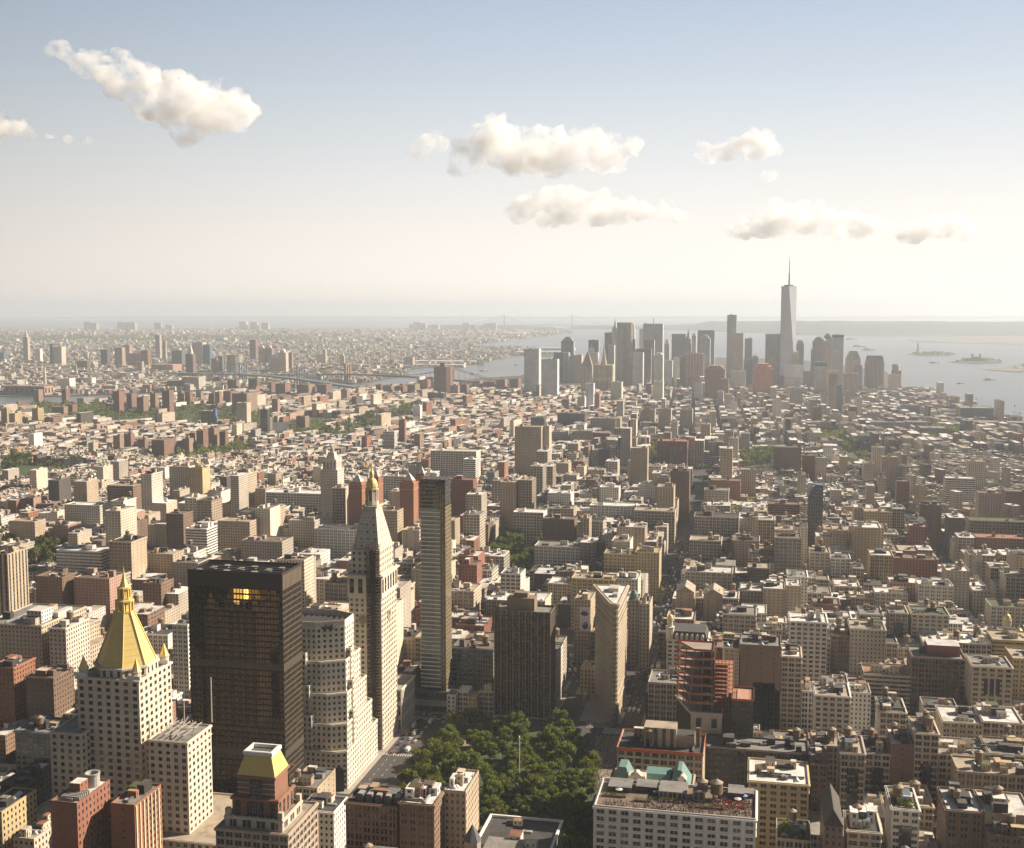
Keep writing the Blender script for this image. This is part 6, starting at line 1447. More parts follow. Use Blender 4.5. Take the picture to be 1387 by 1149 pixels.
for p0, p1, py, Y in ((1100, 1120, 460, 4950), (1114, 1128, 452, 5050), (1146, 1166, 476, 4900), (1172, 1199, 482, 4700), (1208, 1222, 491, 4750)): guard(p0, p1, py, 30, Y)

# ------------------------------------------------------------------ mid-town landmarks further back
def simple_tower(name, lab, px0, px1, py, Y, dep, tn, sty):
    x0, z = aty(px0, py, Y); x1, _ = aty(px1, py, Y); r = thing(name, lab, 'tower', ((x0+x1)/2, Y, 0))
    mass(r, rect(x0, x1, Y, Y+dep), 0, z, sty, tn, real=False, cornice=.6); guard(px0, px1, py, 20, Y)
    return r, x0, x1, z
# clock tower with pyramid lantern
Y = 1520; r, x0, x1, z = simple_tower('stone_tower', 'pale limestone tower with clock faces and a pointed lantern top', 434, 457, 637, Y, 26, 'lime', 'punch'); cx, cy, w = (x0+x1)/2, Y+13, x1-x0
mass(r, rect(x0+2.5, x1-2.5, Y+2.5, Y+23.5), z, z+14, (5, 14, .3, .6, 1, 0), 'lime', real=False, cornice=.5)
b = MB(); b.prism(rect(cx-7, cx+7, cy-7, cy+7), z+14, z+24, 0, COL['lime'], taper=rect(cx-4, cx+4, cy-4, cy+4)); b.ring((cx, cy), [(3.2, z+24), (3, z+28), (.3, z+33)], 8, 0, COL['stone']); local(r, b, 'lantern', M['wall'])
# four brick towers with glass pyramids
for k, (p0, p1, py, Y) in enumerate(((472, 490, 657, 1440), (500, 512, 650, 1500), (541, 560, 655, 1445), (562, 574, 646, 1500))):
    tl = ['leftmost brick tower with a glazed pyramid cap', 'brick tower with glazed pyramid cap behind the gilded cupola', 'largest brick tower with a glazed pyramid cap', 'rear brick tower with a glazed pyramid cap, beside the largest'][k]
    r, x0, x1, z = simple_tower('apartment_tower', tl, p0, p1, py, Y, 22, 'rust', 'apt'); cx, cy, hw = (x0+x1)/2, Y+11, (x1-x0)/2
    b = MB(); b.prism(rect(cx-hw*.8, cx+hw*.8, cy-hw*.8, cy+hw*.8), z, z+3.5, 0, COL['rust']); local(r, b, 'attic', M['wall'])
    b = MB(); b.prism(rect(cx-hw*.7, cx+hw*.7, cy-hw*.7, cy+hw*.7), z+3.5, z+13, 0, (.55, .53, .48), taper=rect(cx-.3, cx+.3, cy-.3, cy+.3)); local(r, b, 'pyramid_cap', M['wall'])
    o = MB(); ringband(o, rect(x0, x1, Y, Y+22), .3, z-8, z-7, 0, (.5, .2, .1)); local(r, o, 'cornice', M['wall'])
# blue glass tower
Y = 1500; x0, z = aty(1095, 676, Y); x1, _ = aty(1115, 676, Y); _, z2 = aty(1105, 657, Y)
r = thing('glass_tower', 'slim stepped blue glass tower with a faceted dark lower half', 'tower', ((x0+x1)/2, Y, 0))
b = MB(); b.box(x0, x1, Y, Y+18, 0, z, 0, (.16, .15, .14), style=(3.0, 4.5, .7, .62, .5, 0)); local(r, b, 'wall', M['facade'])
b = MB()
for k in range(4): b.box(x0+k*2.5, x1-.05*k, Y+.05*k, Y+18, z+.01 if k == 0 else z+k*(z2-z)/4, z+(k+1)*(z2-z)/4, 0, (.10, .19, .36), style=(2, 3.6, .9, .8, .8, 0))
local(r, b, 'glass_crown', M['facade'])
b = MB(); b.box(x0-.6, x0+5, Y+6, Y+18, z, z2+1.5, 0, (.55, .58, .6)); local(r, b, 'lift_core', M['wall']); guard(1094, 1116, 656, 55, Y); FOOT.append((x0, x1, Y, Y+20))
# red library by the square of trees
Y = 2365; x0, z = aty(890, 598, Y); x1, _ = aty(931, 598, Y)
r = building('library', 'bulky red sandstone library with deep vertical slots', 'library', rect(x0, x1, Y, Y+50), z, (6.5, 40, .42, .62, .9, 0), (.26, .085, .055), 'rust', 3, False, .8, None, 2); guard(889, 931, 592, 24, Y)

# ------------------------------------------------------------------ details that belong to measured buildings
BY = {o.get('label', ''): o for o in bpy.data.objects if o.get('category')}
def find(lab): return next(o for k, o in BY.items() if k.startswith(lab))
def bbox(o):
    w = next(c for c in o.children if c.name.startswith('wall')); P = np.array([v.co for v in w.data.vertices])+np.array(o.location)
    return (*P.min(0), *P.max(0))
o = find('tan loft building with orange'); x0, y0, _, x1, y1, z1 = bbox(o)
b = MB(); parapet(b, rect(x0-.3, x1+.3, y0-.3, y1+.3), z1-1.6, 2.0, 0, (.5, .2, .1), .25); local(o, b, 'orange_tarpaulin', M['orange'])
b = MB(); b.box(x0+14, x0+32, y0+8, y0+20, z1-1, z1+10, 0, COL['tan'], style=STY['strip'], topmat=1, toptint=ROOF['tan']); b.box(x0+32, x0+42, y0+10, y0+20, z1-1, z1+6, 0, COL['tan'], topmat=1, toptint=ROOF['tar']); local(o, b, 'bulkhead', [M['facade'], M['roof']])
b = MB(); b.box(x0+43, x0+45, y0+12, y0+14, z1-1, z1+10, 0, COL['brown']); local(o, b, 'chimney', M['wall'])
o = find('white corner building with dark'); x0, y0, _, x1, y1, z1 = bbox(o)
b = MB(); b.prism(rect(x0-.2, x1+.2, y0-.2, y1+.2), z1+.05, z1+6.5, 0, (.07, .065, .06), taper=rect(x0+2, x1-2, y0+2, y1-2)); local(o, b, 'mansard_roof', M['wall'])
for k in range(7):
    x = x0+4+k*(x1-x0-8)/6; b = MB(); b.ring((x, y0+.8), [(1.5, z1), (1.5, z1+3.4), (.9, z1+4.6), (.1, z1+5.1)], 8, 0, (.6, .56, .48)); local(o, b, 'dormer', M['wall'])
t = thing('turret', 'white corner turret with a gilded dome on the mansard building', 'turret', (x0+2.5, y0+2.5, z1)); c = (x0+2.5, y0+2.5)
b = MB(); b.ring(c, [(3.4, z1), (3.4, z1+9), (3.9, z1+9.2), (3.9, z1+10), (2.2, z1+10.1), (2.2, z1+15), (2.8, z1+15.2), (2.8, z1+16)], 10, 0, (.62, .58, .5)); local(t, b, 'drum', M['wall'])
b = MB(); b.ring(c, [(2.7, z1+16), (2.6, z1+17.5), (1.8, z1+19.3), (.6, z1+20.2), (.35, z1+22), (.05, z1+24)], 10, 0); local(t, b, 'dome', M['gold'])
o = find('pale building with two gilded'); x0, y0, _, x1, y1, z1 = bbox(o)
for k, (px, py, w) in enumerate(((1364, 846, 'gilded dome farther along the pale building at the right edge'), (1380, 866, 'nearer gilded dome on the pale building at the right edge'))):
    x, y = atz(px, py, z1); c = (x, y); t = thing('turret', w, 'turret', (x, y, z1))
    b = MB(); b.ring(c, [(3.6, z1-1), (3.6, z1+4), (4.1, z1+4.2)], 10, 0, (.6, .55, .46)); local(t, b, 'drum', M['wall']); b = MB(); b.ring(c, [(3.5, z1+4.2), (3.4, z1+6), (2.4, z1+8.4), (.8, z1+9.6), (.5, z1+11.6), (.1, z1+13)], 10, 0); local(t, b, 'dome', M['gold'])
o = find('tan building with a tall eye'); x0, y0, _, x1, y1, z1 = bbox(o)
q0 = aty(785, 822, y0); q1 = aty(799, 855, y0); b = MB(); b.box(q0[0], q1[0], y0-.5, y0-.1, q1[1], q0[1], 0, (.72, .71, .69)); local(o, b, 'poster', M['wall'])
b = MB(); pw = q1[0]-q0[0]; ph = q0[1]-q1[1]
for (u, v, a, c, g) in ((.5, .72, .38, .09, .04), (.52, .70, .2, .05, .02), (.55, .22, .28, .16, .03), (.45, .3, .14, .05, .35), (.5, .82, .3, .03, .25)):
    n = 14; cx, cz = q0[0]+u*pw, q1[1]+v*ph; P = [(cx+a*pw*math.cos(2*math.pi*k/n), y0-.52-g*.1, cz+c*ph*math.sin(2*math.pi*k/n)) for k in range(n)]; b.poly(P, 0, (g, g, g))
local(o, b, 'poster_print', M['wall'])
o = find('stone building with a green dome'); x0, y0, _, x1, y1, z1 = bbox(o)
b = MB(); b.ring(((x0+x1)/2, y0+5), [(4, z1-1), (4, z1+2), (3.4, z1+4.5), (1.8, z1+6.4), (.3, z1+8)], 12, 0); local(o, b, 'dome', M['copper'])
for lab in ('tan building with a white gabled', 'tan building with a pale gabled'):
    o = find(lab); x0, y0, _, x1, y1, z1 = bbox(o); xm = (x0+x1)/2
    b = MB(); b.prism(rect(x0-.5, x1+.5, y0-.5, y1+.5), z1, z1+5.5, 0, ROOF['tan'], taper=rect(xm-.2, xm+.2, y0-.4, y1+.4)); local(o, b, 'gabled_roof', M['roof'])
for lab in ('grey stone loft with a black glass middle, left', 'grey stone loft with a black glass middle, right', 'tall narrow cream loft', 'white loft with a roof garden', 'cream loft with tall arch'):
    o = find(lab); x0, y0, _, x1, y1, z1 = bbox(o); w = x1-x0
    b = MB(); b.box(x0+w*.27, x1-w*.27, y0-.32, y0+.05, 4, z1-(9 if 'narrow' not in lab else 19), 0, (.016, .016, .018), style=(1.6, 3.8, .9, .86, .6, 0)); local(o, b, 'dark_glazing', M['facade'])
o = find('cream and brown tower with grand'); x0, y0, _, x1, y1, z1 = bbox(o); w = x1-x0
b = MB(); b.box(x0+w*.22, x1-w*.22, y0-.25, y0+.05, 0, z1-26, 0, (.16, .085, .055), style=(4.5, 8, .35, .45, 1, 0)); local(o, b, 'brick_panel', M['facade'])
b = MB()
for k in range(3): b.box(x0+w*(.3+.15*k), x0+w*(.4+.15*k), y0-.28, y0+.05, z1-21, z1-9, 0, (.03, .028, .025))
local(o, b, 'arcade', M['wall'])
o = find('wide brown brick loft'); x0, y0, _, x1, y1, z1 = bbox(o)
b = MB(); b.box(x0+12, x1-3, y0+9, y1-3, z1-1, z1+7, 0, (.25, .085, .055), topmat=1, toptint=ROOF['silver']); local(o, b, 'bulkhead', [M['wall'], M['roof']])
b = MB(); ringband(b, rect(x0, x1, y0, y1), .5, z1-4.6, z1-4, 0, (.06, .1, .07)); local(o, b, 'green_trim', M['wall'])
o = find('red brick block with a white'); x0, y0, _, x1, y1, z1 = bbox(o)
b = MB(); b.ring((x0+9, y1-7), [(3.4, z1-1), (3.4, z1+5), (3.7, z1+5.1), (3.7, z1+5.8), (2.9, z1+5.8), (2.8, z1+4)], 16, 0, (.42, .40, .36)); local(o, b, 'drum_vent', M['wall'])
b = MB()
for k in range(6): b.box(x0+3, x0+13, y0+4+k*1.6, y0+4.8+k*1.6, z1-1, z1+1, 0, (.3, .28, .26))
local(o, b, 'air_unit', M['wall'])
b = MB()
for k in range(7): b.box(x1+.02, x1+.12, y0+2+k*3.6, y0+4+k*3.6, z1-40, z1-26, 0, (.5, .5, .45), style=(2, 3.6, .9, .55, .2, .1))
local(o, b, 'window_strip', M['facade'])
o = find('dark red brick annex'); x0, y0, _, x1, y1, z1 = bbox(o)
b = MB()
for k in range(7): b.box(x1+.02, x1+.5, y0+.8+k*3.6, y0+1.7+k*3.6, 0, z1-1, 0, (.62, .52, .36))
local(o, b, 'white_pier', M['wall'])
o = find('broad cream office block'); x0, y0, _, x1, y1, z1 = bbox(o)
b = MB(); b.box(x1-18, x1-5, y0+8, y0+24, z1-1, z1+9, 0, (.7, .66, .6), style=STY['punch']); b.box(x1-6, x1-1, y0+24, y0+44, z1-1, z1+4, 0, (.7, .66, .6)); local(o, b, 'bulkhead', M['facade'])
b = MB(); b.box(x1, x1+9, y0+20, y1, 0, z1-12, 0, COL['beige'], style=STY['punch'], topmat=1, toptint=ROOF['tan']); b.box(x1+9, x1+20, y0+34, y1, 0, z1-26, 0, COL['beige'], style=STY['punch'], topmat=1, toptint=ROOF['tan']); local(o, b, 'setback_wing', [M['facade'], M['roof']])
o = find('dark brown corner loft'); x0, y0, _, x1, y1, z1 = bbox(o)
for k in range(5):
    b = MB(); x = x0+5+k*5; b.box(x, x+3.4, y0+3, y0+9+(k % 2)*4, z1-1, z1+3.2, 0, (.10, .1, .1)); b.box(x+.4, x+3, y0+3.4, y0+8, z1+3.2, z1+3.6, 0, (.35, .33, .3)); local(o, b, 'cooling_unit', M['wall'])
for lab, dz in (('tan wing with white penthouses', 4), ('brown office block with white roof', 5), ('cream loft with white and black', 7)):
    o = find(lab); x0, y0, _, x1, y1, z1 = bbox(o)
    for k in range(3):
        b = MB(); xx = x0+1.5+k*(x1-x0-3)/3; b.box(xx, xx+(x1-x0)/3-1.5, y0+5+k*4, y0+13+k*4, z1-1, z1+dz-k, 0, (.7, .67, .62) if k != 1 else (.06, .055, .05), style=STY['punch'], topmat=1, toptint=ROOF['white']); local(o, b, 'bulkhead', [M['facade'], M['roof']])
for lab in ('white loft with a roof garden', 'pink brick terraced', 'low tan building with planted'):
    o = find(lab); x0, y0, _, x1, y1, z1 = bbox(o); b = MB(); r_ = np.random.default_rng(len(lab))
    for k in range(12): leaf_quads_ = None; c = (x0+2+r_.random()*(x1-x0-4), y0+2+r_.random()*(y1-y0-6), z1+r_.random()*1.0); n = 40; d = r_.normal(size=(n, 3)); p = np.array(c)+d*np.array([.8, .8, .7]); a = r_.normal(size=(n, 3))*.3; q = r_.normal(size=(n, 3))*.25; T = np.zeros((n, 4)); T[:, 3] = r_.random(n); b.quads(np.stack([p-a-q, p+a-q, p+a+q, p-a+q], 1), 0, None, T)
    local(o, b, 'roof_garden', M['leaf'])

# ------------------------------------------------------------------ the city fill: lots of the street grid
lr = random.Random(21)
def sub_iv(ivs, a, b):
    out = []
    for (p, q) in ivs:
        if b <= p or a >= q: out.append((p, q)); continue
        if a-p > 5: out.append((p, a-.3))
        if q-b > 5: out.append((b+.3, q))
    return out
def bway_x(y):
    for (ax, ay), (bx, by) in zip(BWAY[:-1], BWAY[1:]):
        if ay <= y <= by: return ax+(bx-ax)*(y-ay)/(by-ay)
    return None
WV = [(240, 1640), (700, 1640), (1500, 1640), (1500, 2900), (330, 2900), (240, 2300)]
def zone(x, y):
    """height range (low, high), share of towers, tower height, lot width range, palettes"""
    if y < 1640 and -410 < x < 520: return (22, 58, .10, 74, (11, 30), 'loft')
    if y < 1640 and x >= 520: return (12, 34, .05, 55, (8, 26), 'mix')
    if y < 1640 and x > -900: return (14, 46, .10, 75, (9, 28), 'mix')
    if y < 1640: return (13, 28, .06, 60, (9, 26), 'brick')
    if x > -60: return (11, 24, .06, 50, (7, 20), 'brick')
    if x > -420: return (18, 50, .08, 70, (9, 24), 'loft')
    return (14, 23, .03, 45, (7.5, 16), 'brick')
PAL = {'loft': ['beige', 'cream', 'stone', 'cream', 'white', 'brown', 'lime', 'tan', 'stone', 'beige', 'dark', 'brown', 'white', 'lime', 'red'],
       'mix': ['tan', 'brown', 'cream', 'cream', 'white', 'stone', 'brown', 'pink', 'beige', 'grey'],
       'brick': ['brown', 'tan', 'rust', 'tan', 'beige', 'cream', 'white', 'grey', 'pink', 'dark', 'stone', 'brown', 'cream']}
RPAL = ['silver', 'silver', 'white', 'white', 'tan', 'grey', 'tar', 'silver', 'brown', 'grey', 'tan', 'white', 'tar']
LOTS = []
for sn in range(31, 0, -1):
    ys = YN(sn)
    for k, (ya, yb) in enumerate(((ys+8, ys+40), (ys+40.3, ys+72.5))):
        av = [a for a in AV if not (a == -252 and ys > 860) and not (a == -545 and ys > 1020) and not (a in (-98,) and ys > 2150)]
        for x1, x0 in zip(av[:-1], av[1:]):
            iv = [(x0+(17 if x0 in (-98, 226) else 12.5), x1-(17 if x1 in (-98, 226) else 12.5))]
            for f in FOOT:
                if min(f[3], yb)-max(f[2], ya) > 1.5: iv = sub_iv(iv, f[0]-.4, f[1]+.4)
            for p in PARKS:
                if min(p[3], yb)-max(p[2], ya) > 4: iv = sub_iv(iv, p[0]-8, p[1]+8)
            b0, b1 = bway_x(ya), bway_x(yb)
            if b0 is not None and b1 is not None: iv = sub_iv(iv, min(b0, b1)-11, max(b0, b1)+11)
            for (a, b) in iv:
                x = a
                while x < b-4:
                    z = zone(x, ya); w = min(lr.uniform(*z[4]), b-x)
                    if b-x-w < 6: w = b-x
                    cx, cy = x+w/2, (ya+yb)/2
                    h = z[0]+(z[1]-z[0])*lr.random()**1.5
                    if lr.random() < z[2] and w > 12: h = z[3]*lr.uniform(.75, 1.15)
                    if w < 8: h = min(h, 26)
                    if h > 55: tallc = lr.choice(['cream', 'beige', 'tan', 'stone', 'lime', 'tan'])
                    else: tallc = None
                    d = yb-ya if lr.random() < .7 or h > 40 else lr.uniform(18, yb-ya)
                    y0, y1 = (ya, ya+d) if k == 0 else (yb-d, yb)
                    if 245 < x and y0 > 1640: x += w; continue
                    LOTS.append([x, x+w-.15, y0, y1, h, tallc or lr.choice(PAL[z[5]]), lr.choice(RPAL), z[5]])
                    x += w
for q in ((-6, 130, 726, 40, atz(60, 769)[1]), (628, 732, 722, 24, 1365), (876, 930, 613, 16, atz(900, 630)[1]), (1006, 1078, 621, 14, atz(1040, 638)[1]), (430, 510, 575, 12, atz(470, 588)[1])): guard(*q)
GREEN = [[atz(*p) for p in L] for L in (
 [(430, 594), (500, 568), (565, 547), (572, 556), (512, 584), (447, 599)], [(150, 577), (345, 577), (345, 555), (150, 555)], [(40, 570), (150, 572), (150, 547), (40, 549)], [(200, 632), (335, 622), (348, 600), (210, 612)],
 [(345, 577), (372, 577), (372, 560), (345, 560)], [(-5, 645), (-5, 626), (48, 627), (50, 642)], [(1136, 632), (1186, 630), (1165, 600), (1140, 603)], [(1253, 596), (1305, 598), (1305, 583), (1253, 582)], [(1108, 604), (1152, 606), (1138, 582), (1108, 583)], [(395, 592), (445, 594), (445, 573), (395, 574)],
 [(874, 633), (932, 633), (932, 611), (878, 611)], [(1002, 640), (1084, 642), (1080, 618), (1006, 618)])]
GPX = []
for P in GREEN:
    q = np.array([proj(x, y, 0) for x, y in P]); GPX.append((q[:, 0].min(), q[:, 0].max(), q[:, 1].min()-4, q[:, 1].min()-4+.62*(q[:, 1].max()-q[:, 1].min()), min(y for x, y in P)))
GA = np.array(GPX)
def in_green(x, y): return any(inpoly(np.array([x]), np.array([y]), P)[0] for P in GREEN)
def green_cap(x, y, h):
    px, py = proj(x, y, h)
    S = GA[(GA[:, 4] > y+4) & (GA[:, 0] < px+4) & (GA[:, 1] > px-4)]
    return h if not len(S) else max(4, min(h, min(aty(px, q[3], y)[1] for q in S)))
MA = np.array([m[:5] for m in MAN])
def cap_height(x0, x1, y0, y1, h):
    """keep what the photograph shows of a measured front in view: nearer lots stay below it"""
    pl = [proj(x, y, h) for x in (x0, x1) for y in (y0, y1)]
    a, b = min(p[0] for p in pl), max(p[0] for p in pl)
    S = MA[(MA[:, 4] > y0+4) & (MA[:, 0] < b-1) & (MA[:, 1] > a+1)]
    if not len(S): return h
    lim = max(S[:, 3])              # must not rise above this line on any of them
    ymid = y1
    hmax = min(aty((a+b)/2, q[3], y1)[1] for q in S)
    return min(h, hmax)
KEEP = []
for L in LOTS:
    x0, x1, y0, y1, h = L[:5]
    px, py = proj((x0+x1)/2, y0, h)
    if px < -220 or px > 1640 or py > 1330 or (x0+x1)/2 < -1700 and y0 < 900: continue
    if not inpoly(np.array([(x0+x1)/2]), np.array([y0]), MANH)[0]: continue
    if in_green((x0+x1)/2, (y0+y1)/2): continue
    h2 = green_cap((x0+x1)/2, y1, cap_height(x0, x1, y0, y1, h))
    if h2 < 9: 
        if h2 < 3: continue
        h2 = max(h2, 6)
    L[4] = h2
    q = [proj(x, y0, zz) for x in (x0, x1) for zz in (0, h2)]
    cl = lambda v, a, b: max(a, min(b, v))
    area = (cl(max(p[0] for p in q), 0, 1387)-cl(min(p[0] for p in q), 0, 1387))*(cl(max(p[1] for p in q), 0, 1149)-cl(min(p[1] for p in q), 0, 1149))
    L.append(area); KEEP.append(L)
KEEP.sort(key=lambda L: -L[8])
NIND = 235
ANCH = [('the gilded pyramid tower', -346, 590), ('the black glass slab tower', -302, 662), ('the stepped limestone block', -310, 749), ('the pale clock tower', -276, 808), ('the slim glass tower', -250, 894),
        ('the brown slab by the park', -178, 896), ('the triangular wedge building', -112, 920), ('the party roof', -37, 575), ('the scaffolded construction frame', 5, 720),
        ('the gold domed corner turret', -70, 1040), ('the white arched building', 90, 750), ('the cream and brown arcaded tower', 215, 790), ('the paired black glass lofts', 110, 660),
        ('the planted-roof loft', 190, 960), ('the tall white loft', 60, 950), ('the square with trees', -285, 1470), ('the clock spire', -590, 1518), ('the blue glass tower', 100, 1500), ('the tall cream slab', -700, 1200),
        ('the pale lawn-roofed building', 270, 1100), ('the white terraced apartments', -760, 1000), ('the twin tank loft', 60, 1300), ('the wide white office block', -560, 1400), ('the red brick tower', 190, 1400)]
WORD = ['zero', 'one', 'two', 'three', 'four', 'five', 'six', 'seven', 'eight', 'nine', 'ten', 'eleven', 'twelve', 'thirteen', 'fourteen', 'fifteen', 'sixteen', 'seventeen', 'eighteen', 'nineteen', 'twenty']
CW = {'stone': 'grey stone', 'beige': 'beige', 'lime': 'pale', 'rust': 'rust brick', 'red': 'red brick', 'brown': 'brown brick', 'pink': 'pink brick'}
RWD = {'silver': 'silver', 'white': 'white', 'tan': 'tan', 'grey': 'grey', 'tar': 'black', 'brown': 'brown'}
USED = {}
def auto_label(x, y, h, tn, rf, noun, tank):
    d = sorted(ANCH, key=lambda a: (a[1]-x)**2+(a[2]-y)**2)[0]
    dx, dy = x-d[1], y-d[2]
    rel = ('behind' if dy > 0 else 'in front of') if abs(dy) > abs(dx)*.7 else ('to the harbour side of' if 0 else ('right of' if dx > 0 else 'left of'))
    ns = max(2, round(h/3.6)); sw = WORD[ns] if ns <= 20 else 'over twenty'
    base = f"{sw} storey {CW.get(tn, tn)} {noun}, {RWD[rf]} roof{' and tank' if tank else ''}, {rel} {d[0]}"
    if len(base.split()) > 15: base = base.replace(' and tank', '').replace(', '+RWD[rf]+' roof', '')
    USED.setdefault(base, []).append(1); n = len(USED[base])
    if n == 1: return base
    o = ['', '', 'second', 'third', 'fourth', 'fifth', 'sixth'][min(n, 6)]
    return f"{o} {base}"
IND = sorted(KEEP[:NIND], key=lambda L: (L[2], L[0]))
ir = random.Random(5)
for (x0, x1, y0, y1, h, tn, rf, zn, ar) in IND:
    loft = zn == 'loft' and h > 24; tall = h > 52
    nm = A_ if tall and ir.random() < .5 else L_ if loft else H_ if h < 17 else B_ if zn == 'brick' else O_
    sty = ir.choice(['loft', 'pair', 'loft', 'punch', 'pair']) if nm in (L_, O_) else 'apt' if nm == A_ else 'punch'
    tank = 1 if (h > 20 and ir.random() < .5) else 0
    noun = {L_: 'loft', O_: 'office block', A_: 'apartment tower', B_: 'brick block', H_: 'low house'}[nm]
    if tn in ('red', 'brown', 'rust', 'pink') and noun == 'brick block': noun = 'block'
    ax_ = 0; lab = auto_label((x0+x1)/2, y0, h, tn, rf, noun, tank)
    cat = {L_: 'loft building', O_: 'office building', A_: 'apartment building', B_: 'brick building', H_: 'house'}[nm]
    building(nm, lab, cat, rect(x0, x1, y0, y1), h, sty, tn, rf, None, y0 < 760 and ar > 900, 1 if ir.random() < .55 else 0, {1: 'blank' if ir.random() < .5 else 'punch', 3: 'blank' if ir.random() < .6 else 'punch'},
             (7 if ar > 700 else 5) if y0 < 900 else 4, tank, 'buildings of the street grid', cap=60, tanklabel='wooden tank on the '+' '.join((lab.split(',')[0].replace(' storey', '')+' '+lab.split(', ')[-1]).split()[:12]))

# ------------------------------------------------------------------ beyond them: the mass of roofs
class Fill:
    """many plain city blocks gathered as arrays: centre, half sizes, angle, height, colours, style"""
    def __init__(s): s.r = []
    def add(s, cx, cy, hx, hy, an, z0, z1, tint, roof, sty): s.r.append((cx, cy, hx, hy, an, z0, z1, *tint, *roof, *sty))
    def build(s, name):
        A = np.array(s.r, float); n = len(A); cx, cy, hx, hy, an, z0, z1 = A[:, :7].T
        c, q = np.cos(an), np.sin(an); mb = MB()
        def pt(u, v, z): return np.stack([cx+u*hx*c-v*hy*q, cy+u*hx*q+v*hy*c, z], -1)
        cor = [(-1, -1), (1, -1), (1, 1), (-1, 1)]
        sd = NR.random(n)*60
        for i in range(4):
            (u0, v0), (u1, v1) = cor[i], cor[(i+1) % 4]
            V = np.stack([pt(u0, v0, z0), pt(u1, v1, z0), pt(u1, v1, z1), pt(u0, v0, z1)], 1)
            L = 2*(hx if i in (0, 2) else hy); nu = np.maximum(1, np.round(L/A[:, 13])); nv = np.maximum(1, np.round((z1-z0)/A[:, 14])); Z = np.zeros(n)
            U = np.stack([np.stack([Z, Z], -1), np.stack([nu, Z], -1), np.stack([nu, nv], -1), np.stack([Z, nv], -1)], 1)
            T = np.concatenate([A[:, 7:10], sd[:, None]+i*3], 1)
            mb.quads(V, 0, U, T, A[:, 15:19])
        Vt = np.stack([pt(-1, -1, z1), pt(1, -1, z1), pt(1, 1, z1), pt(-1, 1, z1)], 1)
        mb.quads(Vt, 1, None, np.concatenate([A[:, 10:13], np.zeros((n, 1))], 1))
        o = mb.build(name, [M['facade'], M['roof']]); o['kind'] = 'stuff'
        return o
FL = Fill()
fr_ = random.Random(99)
def jit(c, a=.22): 
    k = 1-a+2*a*fr_.random(); return tuple(min(.8, v*k) for v in c)
def clutter_fill(cx, cy, hx, hy, an, h, n, tint):
    for _ in range(n):
        u, v = fr_.uniform(-.6, .6), fr_.uniform(-.6, .6); w, d = fr_.uniform(1.2, min(3.2, hx*.45)), fr_.uniform(1.2, min(3.0, hy*.4))
        x = cx+u*hx*math.cos(an)-v*hy*math.sin(an); y = cy+u*hx*math.sin(an)+v*hy*math.cos(an)
        FL.add(x, y, w, d, an, h-.1, h+fr_.uniform(1.2, 4), jit(tint if fr_.random() < .5 else COL['stone']), jit(ROOF[fr_.choice(RPAL)]), STY['sheer'])
TK = MB()
def tank_fill(x, y, z):
    r0 = fr_.uniform(1.7, 2.4); hl = fr_.uniform(1.5, 4); g = fr_.uniform(.6, 1.3)
    TK.ring((x, y), [(r0*.6, z-.2), (r0*.6, z+hl), (r0, z+hl), (r0, z+hl+r0*1.9)], 7, 0, (.16*g, .11*g, .075*g)); TK.ring((x, y), [(r0*1.1, z+hl+r0*1.9), (.1, z+hl+r0*2.5)], 7, 0, (.26*g, .21*g, .15*g))
for (x0, x1, y0, y1, h, tn, rf, zn, ar) in KEEP[NIND:]:
    cx, cy, hx, hy = (x0+x1)/2, (y0+y1)/2, (x1-x0)/2, (y1-y0)/2
    sty = STY['loft' if zn == 'loft' and fr_.random() < .5 else 'pair' if fr_.random() < .4 else 'house' if h < 22 else 'apt']
    FL.add(cx, cy, hx, hy, 0, 0, h, jit(COL[tn]), jit(ROOF[rf]), sty)
    if y0 < 2300: clutter_fill(cx, cy, hx, hy, 0, h, (2 if y0 < 1800 else 1)+(fr_.random() < .7)+(fr_.random() < .5), COL[tn])
    if h > 18 and fr_.random() < .3: tank_fill(cx+fr_.uniform(-.4, .4)*hx, cy+fr_.uniform(-.4, .4)*hy, h)
def zone_grid(poly, ang, bx, by, st, lot, hlo, hhi, pal, towers, htow, anchor, maxpy=1e9):
    """an oblique street grid filling a polygon with small houses"""
    c, s_ = math.cos(ang), math.sin(ang); xs = [p[0] for p in poly]; ys = [p[1] for p in poly]; Rr = max(max(xs)-min(xs), max(ys)-min(ys))*.75+300
    mx, my = (max(xs)+min(xs))/2, (max(ys)+min(ys))/2; nb = int(Rr/(bx+st))+1; nc = int(Rr/(by+st))+1
    for i in range(-nb, nb+1):
        for j in range(-nc, nc+1):
            bx0, by0 = i*(bx+st), j*(by+st)
            for row in range(2):
                x = 0.0
                while x < bx-3:
                    w = min(fr_.uniform(*lot), bx-x); d = by/2*(1 if fr_.random() < .5 else fr_.uniform(.6, .95))
                    u = bx0+x+w/2; v = by0+(d/2 if row == 0 else by-d/2)
                    X, Y = mx+u*c-v*s_, my+u*s_+v*c; x += w
                    px, py = proj(X, Y, 15)
                    if px < -140 or px > 1600 or Y < 300: continue
                    yield X, Y, w/2-.1, d/2, ang, hlo+(hhi-hlo)*fr_.random()**1.6 if fr_.random() > towers else htow*fr_.uniform(.6, 1.2), fr_.choice(pal)
